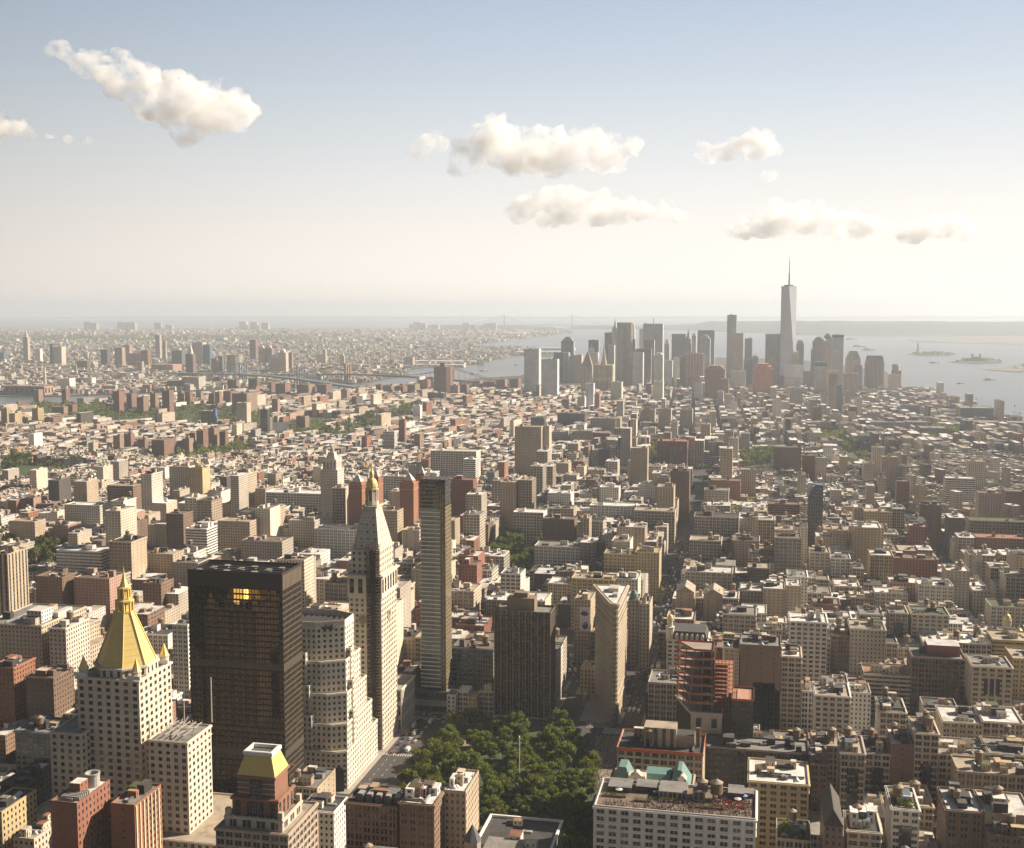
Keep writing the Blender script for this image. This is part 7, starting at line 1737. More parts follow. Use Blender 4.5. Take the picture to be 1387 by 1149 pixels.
def fill_zone(poly, *a):
    R_ = list(zone_grid(poly, *a, None))
    XY = np.array([(r[0], r[1]) for r in R_]); ok = inpoly(XY[:, 0], XY[:, 1], poly) & inpoly(XY[:, 0], XY[:, 1], MANH)
    for p in PARKS: ok &= ~((XY[:, 0] > p[0]-6) & (XY[:, 0] < p[1]+6) & (XY[:, 1] > p[2]-6) & (XY[:, 1] < p[3]+6))
    for f in FOOT: ok &= ~((XY[:, 0] > f[0]-6) & (XY[:, 0] < f[1]+6) & (XY[:, 1] > f[2]-8) & (XY[:, 1] < f[3]+8))
    for P in GREEN: ok &= ~inpoly(XY[:, 0], XY[:, 1], P)
    for t in KEEPOUT: ok &= ~(((XY[:, 0]-t[0])**2+(XY[:, 1]-t[1])**2) < t[2]**2)
    for r, k in zip(R_, ok):
        if not k: continue
        X, Y, hx, hy, an, h, tn = r
        if h > 26: h = cap_height(X-hx, X+hx, Y-hy, Y+hy, h)
        h = green_cap(X, Y, h)
        FL.add(X, Y, hx, hy, an, 0, h, jit(COL[tn]), jit(ROOF[fr_.choice(['silver', 'tan', 'grey', 'tar', 'brown', 'grey', 'white', 'tan', 'tar', 'silver'])]), STY['house' if h < 24 else 'apt' if fr_.random() < .5 else 'pair'])
        if Y < 3200 and fr_.random() < .55: clutter_fill(X, Y, hx, hy, an, h, 1, COL[tn])
KEEPOUT=[]
fill_zone(WV, R(24), 95, 42, 13, (6.5, 13), 10, 19, PAL['brick']+['tan', 'cream'], .03, 42, None)
fill_zone([(-430, 2725), (400, 2725), (900, 2700), (900, 4700), (-430, 4700)], R(3), 58, 120, 14, (10, 22), 14, 34, PAL['loft'], .05, 60, None)
fill_zone([(-430, 2725), (-2300, 2725), (-2300, 4700), (-430, 4700)], R(-9), 60, 110, 14, (8, 17), 12, 24, PAL['brick'], .025, 48, None)
FL.build('distant_city_blocks')
if TK.nv: 
    o = TK.build('distant_water_tanks', M['wall']); o['kind'] = 'stuff'

# ------------------------------------------------------------------ parks, trees
def leaf_quads(mb, C, Rad, n, size, r, mat=0):
    """n leaf-sized faces spread through a clump's outer shell"""
    d = r.normal(size=(n, 3)); d /= np.linalg.norm(d, axis=1)[:, None]
    p = np.asarray(C)+d*Rad*(.55+.5*r.random((n, 1)))
    a = r.normal(size=(n, 3)); a /= np.linalg.norm(a, axis=1)[:, None]; b = np.cross(a, d+.6*r.normal(size=(n, 3))); b /= np.linalg.norm(b, axis=1)[:, None]+1e-6
    s = size*(.6+.8*r.random((n, 1)))
    V = np.stack([p-a*s-b*s*.6, p+a*s-b*s*.6, p+a*s*.7+b*s*.6, p-a*s*.7+b*s*.6], 1)
    T = np.zeros((n, 4)); T[:, 3] = r.random(n)
    mb.quads(V, mat, None, T)
def tree_proto(seed, h, R0, n_cl, n_leaf, size):
    r = np.random.default_rng(seed); t = thing('tree', 'x', 'tree', (0, 0, 0))
    tk = MB()
    for k in range(6): tk.ring((0, 0), [(.42-.05*k, h*.07*k), (.42-.05*(k+1), h*.07*(k+1))], 7, 0, cap=False)
    cr = MB()
    for k in range(n_cl):
        a = r.random()*6.28; q = r.random()**.6; z = h*(.34+.6*r.random()); rr_ = R0*q*math.sqrt(max(.05, 1-((z/h-.55)/.5)**2))*.9
        c = (rr_*math.cos(a), rr_*math.sin(a), z); tk.bar((0, 0, h*.3), c, .10)
        leaf_quads(cr, c, np.array([1.0, 1.0, .75])*R0*(.26+.22*r.random()), n_leaf, size, r)
    tk.build('trunk', M['bark'], t); cr.build('crown', M['leaf'], t)
    return t
PROTO = [tree_proto(s, h, r0, 17, 110, .55) for s, h, r0 in ((1, 17, 6.5), (2, 15, 6.0), (3, 19, 7.5), (4, 13, 5.2))]
FARP = [tree_proto(s+10, h, r0, 9, 34, 1.05) for s, h, r0 in ((1, 15, 6.0), (2, 13, 5.5), (3, 16, 6.5))]
tr_ = random.Random(8)
def plant(pool, x, y, s, label, group, z=0.15):
    src = tr_.choice(pool); c = copy_tree(src)
    c.location = (x, y, z); c.rotation_euler = (0, 0, tr_.random()*6.28); c.scale = (s, s, s*tr_.uniform(.85, 1.15)); c['label'] = label; c['group'] = group
def free(x, y, m=3):
    return not any(f[0]-m < x < f[1]+m and f[2]-m < y < f[3]+m for f in FOOT)
def grove(pool, P, n, gap, label, group, s=(.8, 1.15), hole=None):
    xs = [p[0] for p in P]; ys = [p[1] for p in P]; got = []
    for _ in range(n*30):
        if len(got) >= n: break
        x, y = tr_.uniform(min(xs), max(xs)), tr_.uniform(min(ys), max(ys))
        if not inpoly(np.array([x]), np.array([y]), P)[0] or not free(x, y, 4): continue
        if hole and hole(x, y): continue
        if any((x-a)**2+(y-b)**2 < gap*gap for a, b in got): continue
        got.append((x, y)); plant(pool, x, y, tr_.uniform(*s), label, group)
PARK = [(-228, 628), (-92, 628), (-96, 700), (-105, 770), (-121, 830), (-146, 853), (-228, 853)]
sheet('park_lawn', PARK, .10, M['lawn'])
sheet('park_path', [(-229, 730), (-130, 734), (-131, 738), (-229, 735)], .115, M['path']); sheet('park_path', [(-186, 644), (-181, 644), (-196, 848), (-201, 848)], .12, M['path'])
sheet('park_path', [(-226, 812), (-178, 818), (-180, 838), (-226, 834)], .125, M['path'])
grove(PROTO, PARK, 165, 7.0, 'leafy green tree in the dense park below the wedge building', 'trees of the dense park', (.72, 1.1), lambda x, y: (abs(y-825) < 7 and x < -178) or (abs(x+178) < 9 and abs(y-700) < 16))
PQ = rect(-338, -232, 1368, 1578); sheet('park_lawn', PQ, .1, M['lawn'])
grove(FARP, PQ, 56, 8.5, 'tree in the square beyond the brown slab', 'trees of the square', (1.1, 1.5))
pz = lambda L: [atz(a, b) for a, b in L]
SQ = pz([(-6, 768), (-6, 722), (60, 722), (128, 735), (122, 757), (70, 770)]); sheet('park_lawn', SQ, .1, M['lawn'])
grove(FARP, SQ, 46, 9, 'tree in the park at the left edge of town', 'trees of the left park', (1.2, 1.6))
WS = pz([(874, 632), (930, 632), (930, 612), (880, 612)]); sheet('park_lawn', WS, .1, M['lawn']); grove(FARP, WS, 26, 10, 'tree in front of the red library', 'trees by the red library', (1.4, 1.9))
WS2 = pz([(1004, 638), (1080, 640), (1078, 620), (1010, 619)]); sheet('park_lawn', WS2, .1, M['lawn']); grove(FARP, WS2, 26, 11, 'tree in the square with the pale arch-roofed hall', 'trees of the far square', (1.4, 1.9))
for L, n, lab in (([(1140, 612), (1160, 605), (1182, 622), (1165, 628)], 8, 'tree along the slanting village avenue'), ([(0, 642), (0, 628), (40, 628), (44, 640)], 10, 'tree in the small park far left'), ([(435, 592), (500, 568), (565, 548), (570, 556), (510, 584)], 40, 'tree along the long narrow park strip')):
    P = pz(L); grove(FARP, P, n, 10, lab, lab.replace('tree', 'trees'), (1.4, 1.9))
for q in PROTO+FARP:
    for ch in list(q.children): bpy.data.objects.remove(ch)
    bpy.data.objects.remove(q)
# greenery too far to tell apart
GM = MB(); gr = np.random.default_rng(5)
def far_tree(x, y, s, z=0, n=16): leaf_quads(GM, (x, y, z+s*.7), np.array([s, s, s*.65]), n, s*.33, gr)
def far_grove(L, n, s=(5, 9), z=0):
    P = pz(L); xs = [p[0] for p in P]; ys = [p[1] for p in P]; k = 0
    for _ in range(n*12):
        if k >= n: break
        x, y = tr_.uniform(min(xs), max(xs)), tr_.uniform(min(ys), max(ys))
        if inpoly(np.array([x]), np.array([y]), P)[0] and free(x, y, 2): k += 1; far_tree(x, y, tr_.uniform(*s), z)
for P, n in zip(GREEN, (70, 170, 120, 100, 20, 0, 0, 60, 60, 50, 0, 0)):
    sheet('park_lawn', P, .08, M['lawn'])
    if n:
        xs = [p[0] for p in P]; ys = [p[1] for p in P]; k = 0
        for _ in range(n*6):
            if k >= n: break
            x, y = tr_.uniform(min(xs), max(xs)), tr_.uniform(min(ys), max(ys))
            if inpoly(np.array([x]), np.array([y]), P)[0] and free(x, y, 2): k += 1; far_tree(x, y, tr_.uniform(7, 10.5), 3, 18)
for L, n in (([(1226, 530), (1270, 536), (1262, 530), (1230, 526)], 30), ([(1000, 600), (1030, 600), (1030, 575), (1005, 575)], 12), ([(1088, 610), (1096, 610), (1092, 560), (1086, 560)], 14), ([(1100, 690), (1387, 700), (1387, 640), (1120, 640)], 80), ([(0, 700), (420, 690), (420, 610), (0, 620)], 160), ([(560, 720), (900, 700), (900, 640), (560, 640)], 50)):
    far_grove(L, n, (7, 10), 3)
for _ in range(1500):     # yards between the low houses
    px, py = tr_.uniform(0, 1387), tr_.uniform(555, 720); x, y = atz(px, py)
    if free(x, y, 1): far_tree(x, y, tr_.uniform(4.5, 7.5), 7, 9)
for _ in range(160):      # street trees
    px, py = tr_.uniform(0, 1387), tr_.uniform(560, 800); x, y = atz(px, py)
    if free(x, y, 1): far_tree(x, y, tr_.uniform(3, 5.5))
o = GM.build('city_greenery', M['leaf']); o['kind'] = 'stuff'

# ------------------------------------------------------------------ plaza, pavements, road paint
sheet('plaza', [atz(*p) for p in ((806, 996), (838, 998), (836, 1020), (829, 1050), (816, 1072), (806, 1030))], .06, M['plaza'])
sheet('plaza', [atz(*p) for p in ((789, 942), (800, 942), (830, 978), (826, 986), (794, 986))], .06, M['plaza'])
pv_ = MB()
for i, f in enumerate(FOOT):
    if f[2] < 1750 and f[3] > 480: pv_.box(f[0]-3.6, f[1]+3.6, f[2]-3.6, f[3]+3.6, 0, .10+(i % 61)*.0008)
o = pv_.build('pavement', M['concrete']); o['kind'] = 'structure'
rp = MB()
def stripe(ax, ay, bx, by, w, z=.012):
    L = math.hypot(bx-ax, by-ay); nx, ny = -(by-ay)/L*w/2, (bx-ax)/L*w/2
    rp.quads([[(ax-nx, ay-ny, z), (bx-nx, by-ny, z), (bx+nx, by+ny, z), (ax+nx, ay+ny, z)]])
for k in range(7): stripe(-88+0*k, 862+k*1.8, -112, 862+k*1.8, .7)
for y in np.arange(640, 1900, 9): stripe(-95, y, -95, y+4, .18); stripe(-102, y, -102, y+4, .18)
for y in np.arange(640, 1010, 9): stripe(-249, y, -249, y+4, .2); stripe(-255, y, -255, y+4, .2)
for x in np.arange(-236, -190, 2): stripe(x, 858, x, 863, .8)
for x in np.arange(-262, -240, 1.8): stripe(x, 864, x, 868, .7); stripe(x, 786, x, 790, .7)
for (ax, ay), (bx, by) in (((-131, 955), (-186, 1100)), ((-118, 905), (-84, 800))):
    n = int(math.hypot(bx-ax, by-ay)/8)
    for k in range(n):
        t0, t1 = k/n, (k+.5)/n
        stripe(ax+(bx-ax)*t0-3, ay+(by-ay)*t0, ax+(bx-ax)*t1-3, ay+(by-ay)*t1, .25); stripe(ax+(bx-ax)*t0+3, ay+(by-ay)*t0, ax+(bx-ax)*t1+3, ay+(by-ay)*t1, .25)
for y in np.arange(1250, 2000, 9): stripe(223, y, 223, y+4, .2); stripe(230, y, 230, y+4, .2)
o = rp.build('road_marking', M['paint']); o['kind'] = 'structure'
t = thing('flagpole', 'tall white flagpole rising from the park trees', 'flagpole', (-152, 745, 0)); b = MB(); b.bar((-152, 745, 0), (-152, 745, 36), .28); local(t, b, 'pole', M['white']); b = MB(); b.ring((-152, 745), [(.1, 36), (.5, 36.4), (.1, 36.9)], 8, 0); local(t, b, 'finial', M['gold'])

# ------------------------------------------------------------------ vehicles
CARM = {n: mat_simple('car_paint_'+n, c, .3, .1, .1) for n, c in (('white', (.7, .7, .68)), ('black', (.02, .02, .02)), ('silver', (.35, .35, .35)), ('yellow', (.75, .42, .03)), ('red', (.3, .03, .02)), ('blue', (.04, .07, .16)))}
M['tyre'] = mat_simple('tyre', (.015, .015, .015), .9)
def car_mesh(kind):
    mb = MB(); L, Wd = (4.6, 1.8) if kind != 'van' else (7.0, 2.3); h = .75 if kind != 'van' else 1.1
    def loft(secs, mat):
        for (za, x0a, x1a, wa), (zb, x0b, x1b, wb) in zip(secs[:-1], secs[1:]):
            A = [(-wa, x0a, za), (wa, x0a, za), (wa, x1a, za), (-wa, x1a, za)]; B = [(-wb, x0b, zb), (wb, x0b, zb), (wb, x1b, zb), (-wb, x1b, zb)]
            mb.quads([[A[i], A[(i+1) % 4], B[(i+1) % 4], B[i]] for i in range(4)], mat)
        z, a, b, w = secs[-1]; mb.quads([[(-w, a, z), (w, a, z), (w, b, z), (-w, b, z)]], 0)
    w = Wd/2
    if kind == 'van':
        loft([(.35, -L/2, L/2, w), (1.0, -L/2, L/2, w), (1.05, -L/2, L/2-.1, w)], 0); loft([(1.05, -L/2, L/2-.2, w*.98), (2.7, -L/2+.1, L/2-1.0, w*.94)], 0); loft([(1.3, L/2-.95, L/2-.2, w*.99), (2.0, L/2-1.0, L/2-.62, w*.97)], 1)
    else:
        loft([(.3, -L/2, L/2, w*.96), (.55, -L/2, L/2, w), (.9, -L/2+.1, L/2-.15, w*.95)], 0); loft([(.9, -L/2+.5, L/2-1.2, w*.9), (1.4, -L/2+1.0, L/2-1.9, w*.74)], 1); 
    for sx in (-1, 1):
        for yy in (-L*.32, L*.32):
            n = 8; P = [(yy+.36*math.cos(2*math.pi*k/n), .36+.36*math.sin(2*math.pi*k/n)) for k in range(n)]
            for k in range(n):
                p, q = P[k], P[(k+1) % n]
                mb.quads([[(sx*(w-.15), p[0], p[1]), (sx*(w-.15), q[0], q[1]), (sx*(w+.03), q[0], q[1]), (sx*(w+.03), p[0], p[1])], [(sx*(w+.03), yy, .36), (sx*(w+.03), p[0], p[1]), (sx*(w+.03), q[0], q[1]), (sx*(w+.03), yy, .36)]], 2)
    return mb
CARS = {}
for n in CARM:
    o = car_mesh('car').build('car', [CARM[n], M['glass'], M['tyre']]); CARS[n] = o.data; bpy.data.objects.remove(o)
o = car_mesh('van').build('van', [CARM['white'], M['glass'], M['tyre']]); CARS['van'] = o.data; bpy.data.objects.remove(o)
cr_ = random.Random(12)
def car(x, y, rz, where):
    n = cr_.choice(['white', 'white', 'black', 'black', 'silver', 'yellow', 'yellow', 'yellow', 'red', 'blue', 'van', 'van'])
    o = bpy.data.objects.new('van' if n == 'van' else 'car', CARS[n]); link(o); o.location = (x, y, .02); o.rotation_euler = (0, 0, rz+cr_.uniform(-.05, .05))
    prop(o, f"{'white delivery van' if n == 'van' else ('yellow taxi' if n == 'yellow' else n+' car')} {where}", 'van' if n == 'van' else 'car', 'vehicles '+where)
def lane(ax, ay, bx, by, offs, gap, where):
    L = math.hypot(bx-ax, by-ay); ux, uy = (bx-ax)/L, (by-ay)/L; rz = math.atan2(-ux, uy)
    for of in offs:
        s_ = cr_.uniform(0, gap)
        while s_ < L:
            x, y = ax+ux*s_-uy*of, ay+uy*s_+ux*of
            if free(x, y, .5): car(x, y, rz, where)
            s_ += gap*cr_.uniform(.45, 1.9)
lane(-98, 905, -98, 1650, (-8.5, -4.5, -1, 3, 8.5), 15, 'on the avenue behind the wedge building')
lane(-128, 930, -190, 1095, (-7, -2, 3), 10, 'on the diagonal avenue left of the wedge building')
lane(-84, 800, -40, 690, (-5, 0, 5), 10, 'on the diagonal avenue by the plaza')
lane(-251, 790, -251, 900, (-6, -1, 4), 9, 'on the street under the clock tower')
lane(-236, 866, -130, 868, (-3, 2), 9, 'on the cross street by the park')
lane(226, 1200, 226, 1750, (-7, -2, 3), 20, 'on the wide avenue at the right edge')

# ------------------------------------------------------------------ people
def people(name, spots, rnd):
    mb = MB()
    for x, y, z in spots:
        h = rnd.uniform(1.55, 1.85); a = rnd.random()*6.28; c, s_ = math.cos(a), math.sin(a)
        tp = rnd.choice([(.03, .03, .04), (.6, .58, .55), (.35, .05, .05), (.05, .08, .2), (.02, .02, .02), (.45, .4, .33), (.25, .22, .2), (.55, .1, .08)]); pt = rnd.choice([(.03, .035, .06), (.02, .02, .02), (.2, .17, .13)])
        for k in (-1, 1): mb.bar((x+k*.1*c, y+k*.1*s_, z), (x+k*.08*c, y+k*.08*s_, z+h*.5), .075, 0, pt); mb.bar((x+k*.24*c, y+k*.24*s_, z+h*.45), (x+k*.2*c, y+k*.2*s_, z+h*.8), .045, 0, (.45, .28, .2))
        mb.ring((x, y), [(.15, z+h*.46), (.17, z+h*.6), (.21, z+h*.78), (.08, z+h*.85)], 6, 0, tp); mb.ring((x, y), [(.06, z+h*.84), (.105, z+h*.9), (.1, z+h*.96), (.03, z+h)], 6, 0, rnd.choice([(.04, .03, .02), (.12, .08, .04), (.4, .26, .18)]))
    o = mb.build(name, M['wall']); o['kind'] = 'stuff'; return o
pr = random.Random(31)
S = []
PL = [atz(*p) for p in ((806, 996), (838, 998), (836, 1020), (829, 1050), (816, 1072), (806, 1030))]; PL2 = [atz(*p) for p in ((789, 942), (800, 942), (830, 978), (826, 986), (794, 986))]
for P, n in ((PL, 230), (PL2, 60)):
    xs = [p[0] for p in P]; ys = [p[1] for p in P]; k = 0
    while k < n:
        x, y = pr.uniform(min(xs), max(xs)), pr.uniform(min(ys), max(ys))
        if inpoly(np.array([x]), np.array([y]), P)[0] and free(x, y, .6): S.append((x, y, .07)); k += 1
people('plaza_crowd', S, pr)
zt = 74.56
S = [(pr.uniform(-73, 0), pr.uniform(559, 566), zt) for _ in range(220)]+[(pr.uniform(-20, 0), pr.uniform(566, 579), zt) for _ in range(130)]+[(pr.uniform(-50, -22), pr.uniform(566, 573), zt) for _ in range(60)]
people('rooftop_crowd', S, pr)
for k, (x0, x1, y0, y1) in enumerate(((-74, -62, 571, 572.4), (-58, -48, 568, 569.2), (-30, -12, 566.5, 568), (-45, -36, 570.5, 571.8))):
    h_ = thing('hedge_planter', ['long hedge planter at the left of the party roof', 'hedge planter behind the standing crowd on the party roof', 'longest hedge planter in front of the two tan tanks', 'short hedge planter by the penthouse on the party roof'][k], 'planter', ((x0+x1)/2, y0, zt))
    b = MB(); b.box(x0, x1, y0, y1, zt, zt+.7, 0, (.2, .14, .1)); local(h_, b, 'trough', M['wall']); b = MB(); r_ = np.random.default_rng(k)
    for q in np.arange(x0+.6, x1, 1.1): leaf_quads(b, (q, (y0+y1)/2, zt+1.4), np.array([.8, .7, .8]), 40, .18, r_)
    local(h_, b, 'hedge', M['leaf'])
for k, (x, y, c, w) in enumerate(((-66, 576, (.62, .6, .56), 'white parasol at the left end of the party roof'), (-47, 577, (.25, .35, .55), 'pale blue parasol beside the penthouse of the party roof'), (-43.5, 575, (.3, .4, .6), 'second pale blue parasol nearer the penthouse door'), (-7, 576.5, (.62, .6, .56), 'white parasol behind the red seating of the party roof'), (-4, 581, (.2, .3, .55), 'blue and white parasol at the back of the party roof'))):
    u = thing('parasol', w, 'parasol', (x, y, zt)); b = MB(); b.bar((x, y, zt), (x, y, zt+2.5), .05); local(u, b, 'pole', M['steel']); b = MB(); b.ring((x, y), [(1.9, zt+2.2), (.05, zt+2.9)], 8, 0, c); local(u, b, 'canopy', M['wall'])
for k in range(6):
    x = -17+(k % 3)*5.6; y = 570+(k//3)*6; s2 = prop(link(bpy.data.objects.new('bench_seat', None)), 'red bench among the crowd on the party roof', 'bench', 'red benches of the party roof'); s2.location = (x, y, zt)
    b = MB(); b.box(x-2, x+2, y-.4, y+.3, zt+.1, zt+.5, 0, (.45, .04, .05)); local(s2, b, 'seat', M['wall']); b = MB(); b.box(x-2, x+2, y+.3, y+.55, zt+.1, zt+1.1, 0, (.45, .04, .05)); local(s2, b, 'backrest', M['wall'])

# ------------------------------------------------------------------ other shore, bridges, islands, boats
BF = FL = Fill()
bb = random.Random(77)
Bp = []
while len(Bp) < 11500:
    px, py = bb.uniform(-120, 900), 445.5+bb.random()**.8*(535-445.5)
    Bp.append((px, py))
W_ = np.array([atz(px, py) for px, py in Bp]); okb = inpoly(W_[:, 0], W_[:, 1], BROOK)
for (x, y), (px, py), k in zip(W_, Bp, okb):
    if not k or not free(x, y, 12): continue
    D = math.hypot(x, y); big = bb.random() < .06; s = bb.uniform(5, 11)*(1 if D < 8000 else D/8000)*(1.5 if big else 1); h = bb.uniform(7, 15)*(1.9 if big else 1)*(1 if D < 8000 else (D/8000)**.7)
    c = COL[bb.choice(['cream', 'white', 'lime', 'pink', 'tan', 'brown', 'rust', 'beige', 'white', 'stone'])]
    FL.add(x, y, s*bb.uniform(.7, 1.6), s, bb.choice((-.4, .2, .6)), -1, h, jit(c), jit(ROOF[bb.choice(['white', 'silver', 'tan', 'grey', 'silver'])]), STY['house'])
for _ in range(260):      # waterfront houses of the far island
    px, py = bb.uniform(900, 1400), bb.uniform(447.5, 453.5); x, y = atz(px, py)
    if inpoly(np.array([x]), np.array([y]), STATEN)[0]: FL.add(x, y, bb.uniform(15, 50), 20, 0, -1, bb.uniform(10, 30), jit(COL['lime']), jit(ROOF['white']), STY['house'])
for px in (165, 172, 180, 215, 230, 330, 345, 360, 120, 128, 560, 566, 573, 590, 632, 640, 660, 668):
    x, y = atz(px, 446.5); FL.add(x, y, 60, 40, 0, -1, 70+bb.random()*60, jit(COL['beige']), jit(ROOF['tan']), STY['apt'])
FL.build('other_shore_houses')
GM = MB()
for _ in range(2600):
    px, py = bb.uniform(-10, 780), 445.5+bb.random()**.7*(533-445.5); x, y = atz(px, py)
    if inpoly(np.array([x]), np.array([y]), BROOK)[0] and free(x, y, 10):
        D = math.hypot(x, y); 
        if math.sin(x*.0016)+math.sin(y*.0011+1)+bb.gauss(0, .7) > -.2: far_tree(x, y, bb.uniform(7, 13)*(D/6000)**.5, -1, 9)
for _ in range(420):
    px, py = bb.uniform(-10, 420), bb.uniform(456, 462); x, y = atz(px, py); far_tree(x, y, bb.uniform(22, 34), -3, 10)
for L, n, s in (([(1236, 480), (1262, 478), (1294, 479.2), (1285, 481), (1250, 481)], 46, (9, 14)), ([(1292, 489.5), (1305, 487.5), (1330, 486), (1354, 488.6), (1325, 491)], 40, (9, 13)), ([(705, 480), (740, 478), (762, 479), (715, 483)], 20, (10, 14)), ([(1365, 500), (1385, 494), (1470, 494), (1400, 502)], 20, (9, 13))):
    far_grove(L, n, s, -1)
o = GM.build('other_shore_greenery', M['leaf']); o['kind'] = 'stuff'
def lerp(a, b, t): return tuple(a[i]+(b[i]-a[i])*t for i in range(len(a)))
M['bridge'] = mat_simple('bridge_steel', (.20, .23, .26), .6, .2, .2, .05); M['granite'] = mat_simple('bridge_granite', (.40, .30, .21), .9, 0, .4, .08); M['brown_steel'] = mat_simple('brown_steel', (.22, .16, .12), .7, 0, .3, .05)
def suspension(name, lab, A, B, deck, top, ext, width, stone, mats, leg=6, sag=.12, twr=(True, True)):
    r = thing(name, lab, 'bridge', (*A, 0)); L = math.hypot(B[0]-A[0], B[1]-A[1]); u = ((B[0]-A[0])/L, (B[1]-A[1])/L); n = (-u[1], u[0])
    P = lambda s, o, z: (A[0]+u[0]*s+n[0]*o, A[1]+u[1]*s+n[1]*o, z)
    d = MB(); w = width/2
    S = np.linspace(-ext[0], L+ext[1], 25)
    zd = lambda s: deck+3*math.sin(math.pi*min(1, max(0, s/L))) if 0 <= s <= L else deck-(abs(s if s < 0 else s-L)/max(ext))*deck*.55
    for a, b in zip(S[:-1], S[1:]):
        d.quads([[P(a, -w, zd(a)), P(b, -w, zd(b)), P(b, w, zd(b)), P(a, w, zd(a))], [P(a, -w, zd(a)-7), P(b, -w, zd(b)-7), P(b, -w, zd(b)), P(a, -w, zd(a))], [P(b, w, zd(b)-7), P(a, w, zd(a)-7), P(a, w, zd(a)), P(b, w, zd(b))], [P(a, w, zd(a)-7), P(b, w, zd(b)-7), P(b, -w, zd(b)-7), P(a, -w, zd(a)-7)]])
        if a < 0 or b > L:
            d.bar(P(a, 0, -4), P(a, 0, zd(a)-5), 2.2)
    local(r, d, 'deck', mats[0])
    for s, show in zip((0, L), twr):
        if not show: continue
        t = MB()
        if stone:
            for o in (-w-3, -2.5, w-2): 
                q = [P(s-6, o, 0), P(s+6, o, 0), P(s+6, o+5.5, 0), P(s-6, o+5.5, 0)]; t.prism([(p[0], p[1]) for p in q], -4, top-10)
            q = [P(s-6.5, -w-3.5, 0), P(s+6.5, -w-3.5, 0), P(s+6.5, w+4, 0), P(s-6.5, w+4, 0)]; t.prism([(p[0], p[1]) for p in q], top-10, top); t.prism([(p[0], p[1]) for p in q], deck-12, deck-1)
        else:
            for o in (-w, -w*.35, w*.35, w): t.bar(P(s, o, -4), P(s, o, top), 2.4)
            for z in (deck+4, (deck+top)/2, top-3): t.bar(P(s, -w-2, z), P(s, w+2, z), 2.2)
            t.bar(P(s, -w, deck), P(s, w, (deck+top)/2), 1.2); t.bar(P(s, w, deck), P(s, -w, (deck+top)/2), 1.2); t.bar(P(s, 0, top), P(s, 0, top+6), 2)
        local(r, t, 'tower', mats[1])
    for o in (-w, w):
        c = MB(); N = 24; hang = lambda t: top-4*(top-deck-5)*t*(1-t)
        for k in range(N):
            a, b = k/N, (k+1)/N; c.bar(P(a*L, o, hang(a)), P(b*L, o, hang(b)), .9)
            c.bar(P(a*L, o, zd(a*L)), P(a*L, o, hang(a)), .35)
        e0, e1 = min(ext[0], L*.5), min(ext[1], L*.5)
        c.bar(P(0, o, top), P(-e0, o, zd(-e0)), .9); c.bar(P(L, o, top), P(L+e1, o, zd(L+e1)), .9)
        for k in range(1, 10):
            f = k/10; c.bar(P(-e0*f, o, zd(-e0*f)), P(-e0*f, o, top+(zd(-e0)-top)*f), .35); c.bar(P(L+e1*f, o, zd(L+e1*f)), P(L+e1*f, o, top+(zd(L+e1)-top)*f), .35)
        local(r, c, 'cable', mats[0])
suspension('suspension_bridge', 'blue grey steel suspension bridge crossing the river at left', atz(330, 519.5, -4), atz(408, 527, -4), 38, 88, (700, 420), 34, False, (M['bridge'], M['bridge']))
p1 = atz(471, 519, -4); p2 = atz(611, 527, -4)
suspension('suspension_bridge', 'stone towered suspension bridge passing behind the curved brown tower', p1, p2, 38, 84, (520, 300), 26, True, (M['brown_steel'], M['granite']))
suspension('suspension_bridge', 'pale far suspension bridge across the harbour mouth on the horizon', atz(683, 447.0, -4), atz(775, 446.6, -4), 72, 238, (900, 900), 34, False, (M['bridge'], M['bridge']), sag=.1)
# statue on its island
Y = atz(1243.5, 478.6)[1]; x, zt = aty(1243.5, 463, Y); s = zt/93.0
r = thing('statue', 'green statue with raised torch on a stone pedestal on its island', 'statue', (x, Y, 0))
b = MB(); b.ring((x, Y), [(42*s, -1), (42*s, 9*s)], 11, 0, COL['stone']); b.prism(rect(x-11*s, x+11*s, Y-11*s, Y+11*s), 9*s, 47*s, 0, COL['beige'], taper=rect(x-7*s, x+7*s, Y-7*s, Y+7*s)); local(r, b, 'pedestal', M['wall'])
b = MB(); b.ring((x, Y), [(6*s, 47*s), (5*s, 60*s), (4.2*s, 70*s), (4.6*s, 76*s), (2*s, 79*s), (2.2*s, 82*s), (1.9*s, 84.5*s), (.4*s, 86*s)], 10, 0); b.bar((x-3.5*s, Y, 76*s), (x-5.2*s, Y, 90*s), 1.1*s); b.bar((x+3.6*s, Y, 76*s), (x+4.6*s, Y-2*s, 67*s), 1.3*s); local(r, b, 'figure', M['copper'])
b = MB(); b.ring((x-5.3*s, Y), [(1.2*s, 90*s), (1.6*s, 91*s), (.3*s, 94*s)], 8, 0); local(r, b, 'torch', M['gold'])
# immigration hall on the other island
Y = atz(1322, 489)[1]; x, _ = aty(1322, 489, Y)
r = thing('island_hall', 'low brick hall with four turrets on the wooded island', 'hall', (x, Y, 0))
b = MB(); b.box(x-60, x+60, Y-16, Y+16, -1, 18, 0, COL['pink'], style=STY['pair']); b.box(x-25, x+25, Y-18, Y+18, -1, 27, 0, COL['pink'], style=STY['pair']); local(r, b, 'wall', M['facade'])
for sx in (-1, 1):
    for sy in (-1, 1):
        b = MB(); b.ring((x+sx*22, Y+sy*15), [(4, 0), (4, 38), (4.4, 38.5), (.3, 47)], 8, 0, COL['rust']); local(r, b, 'turret', M['wall'])
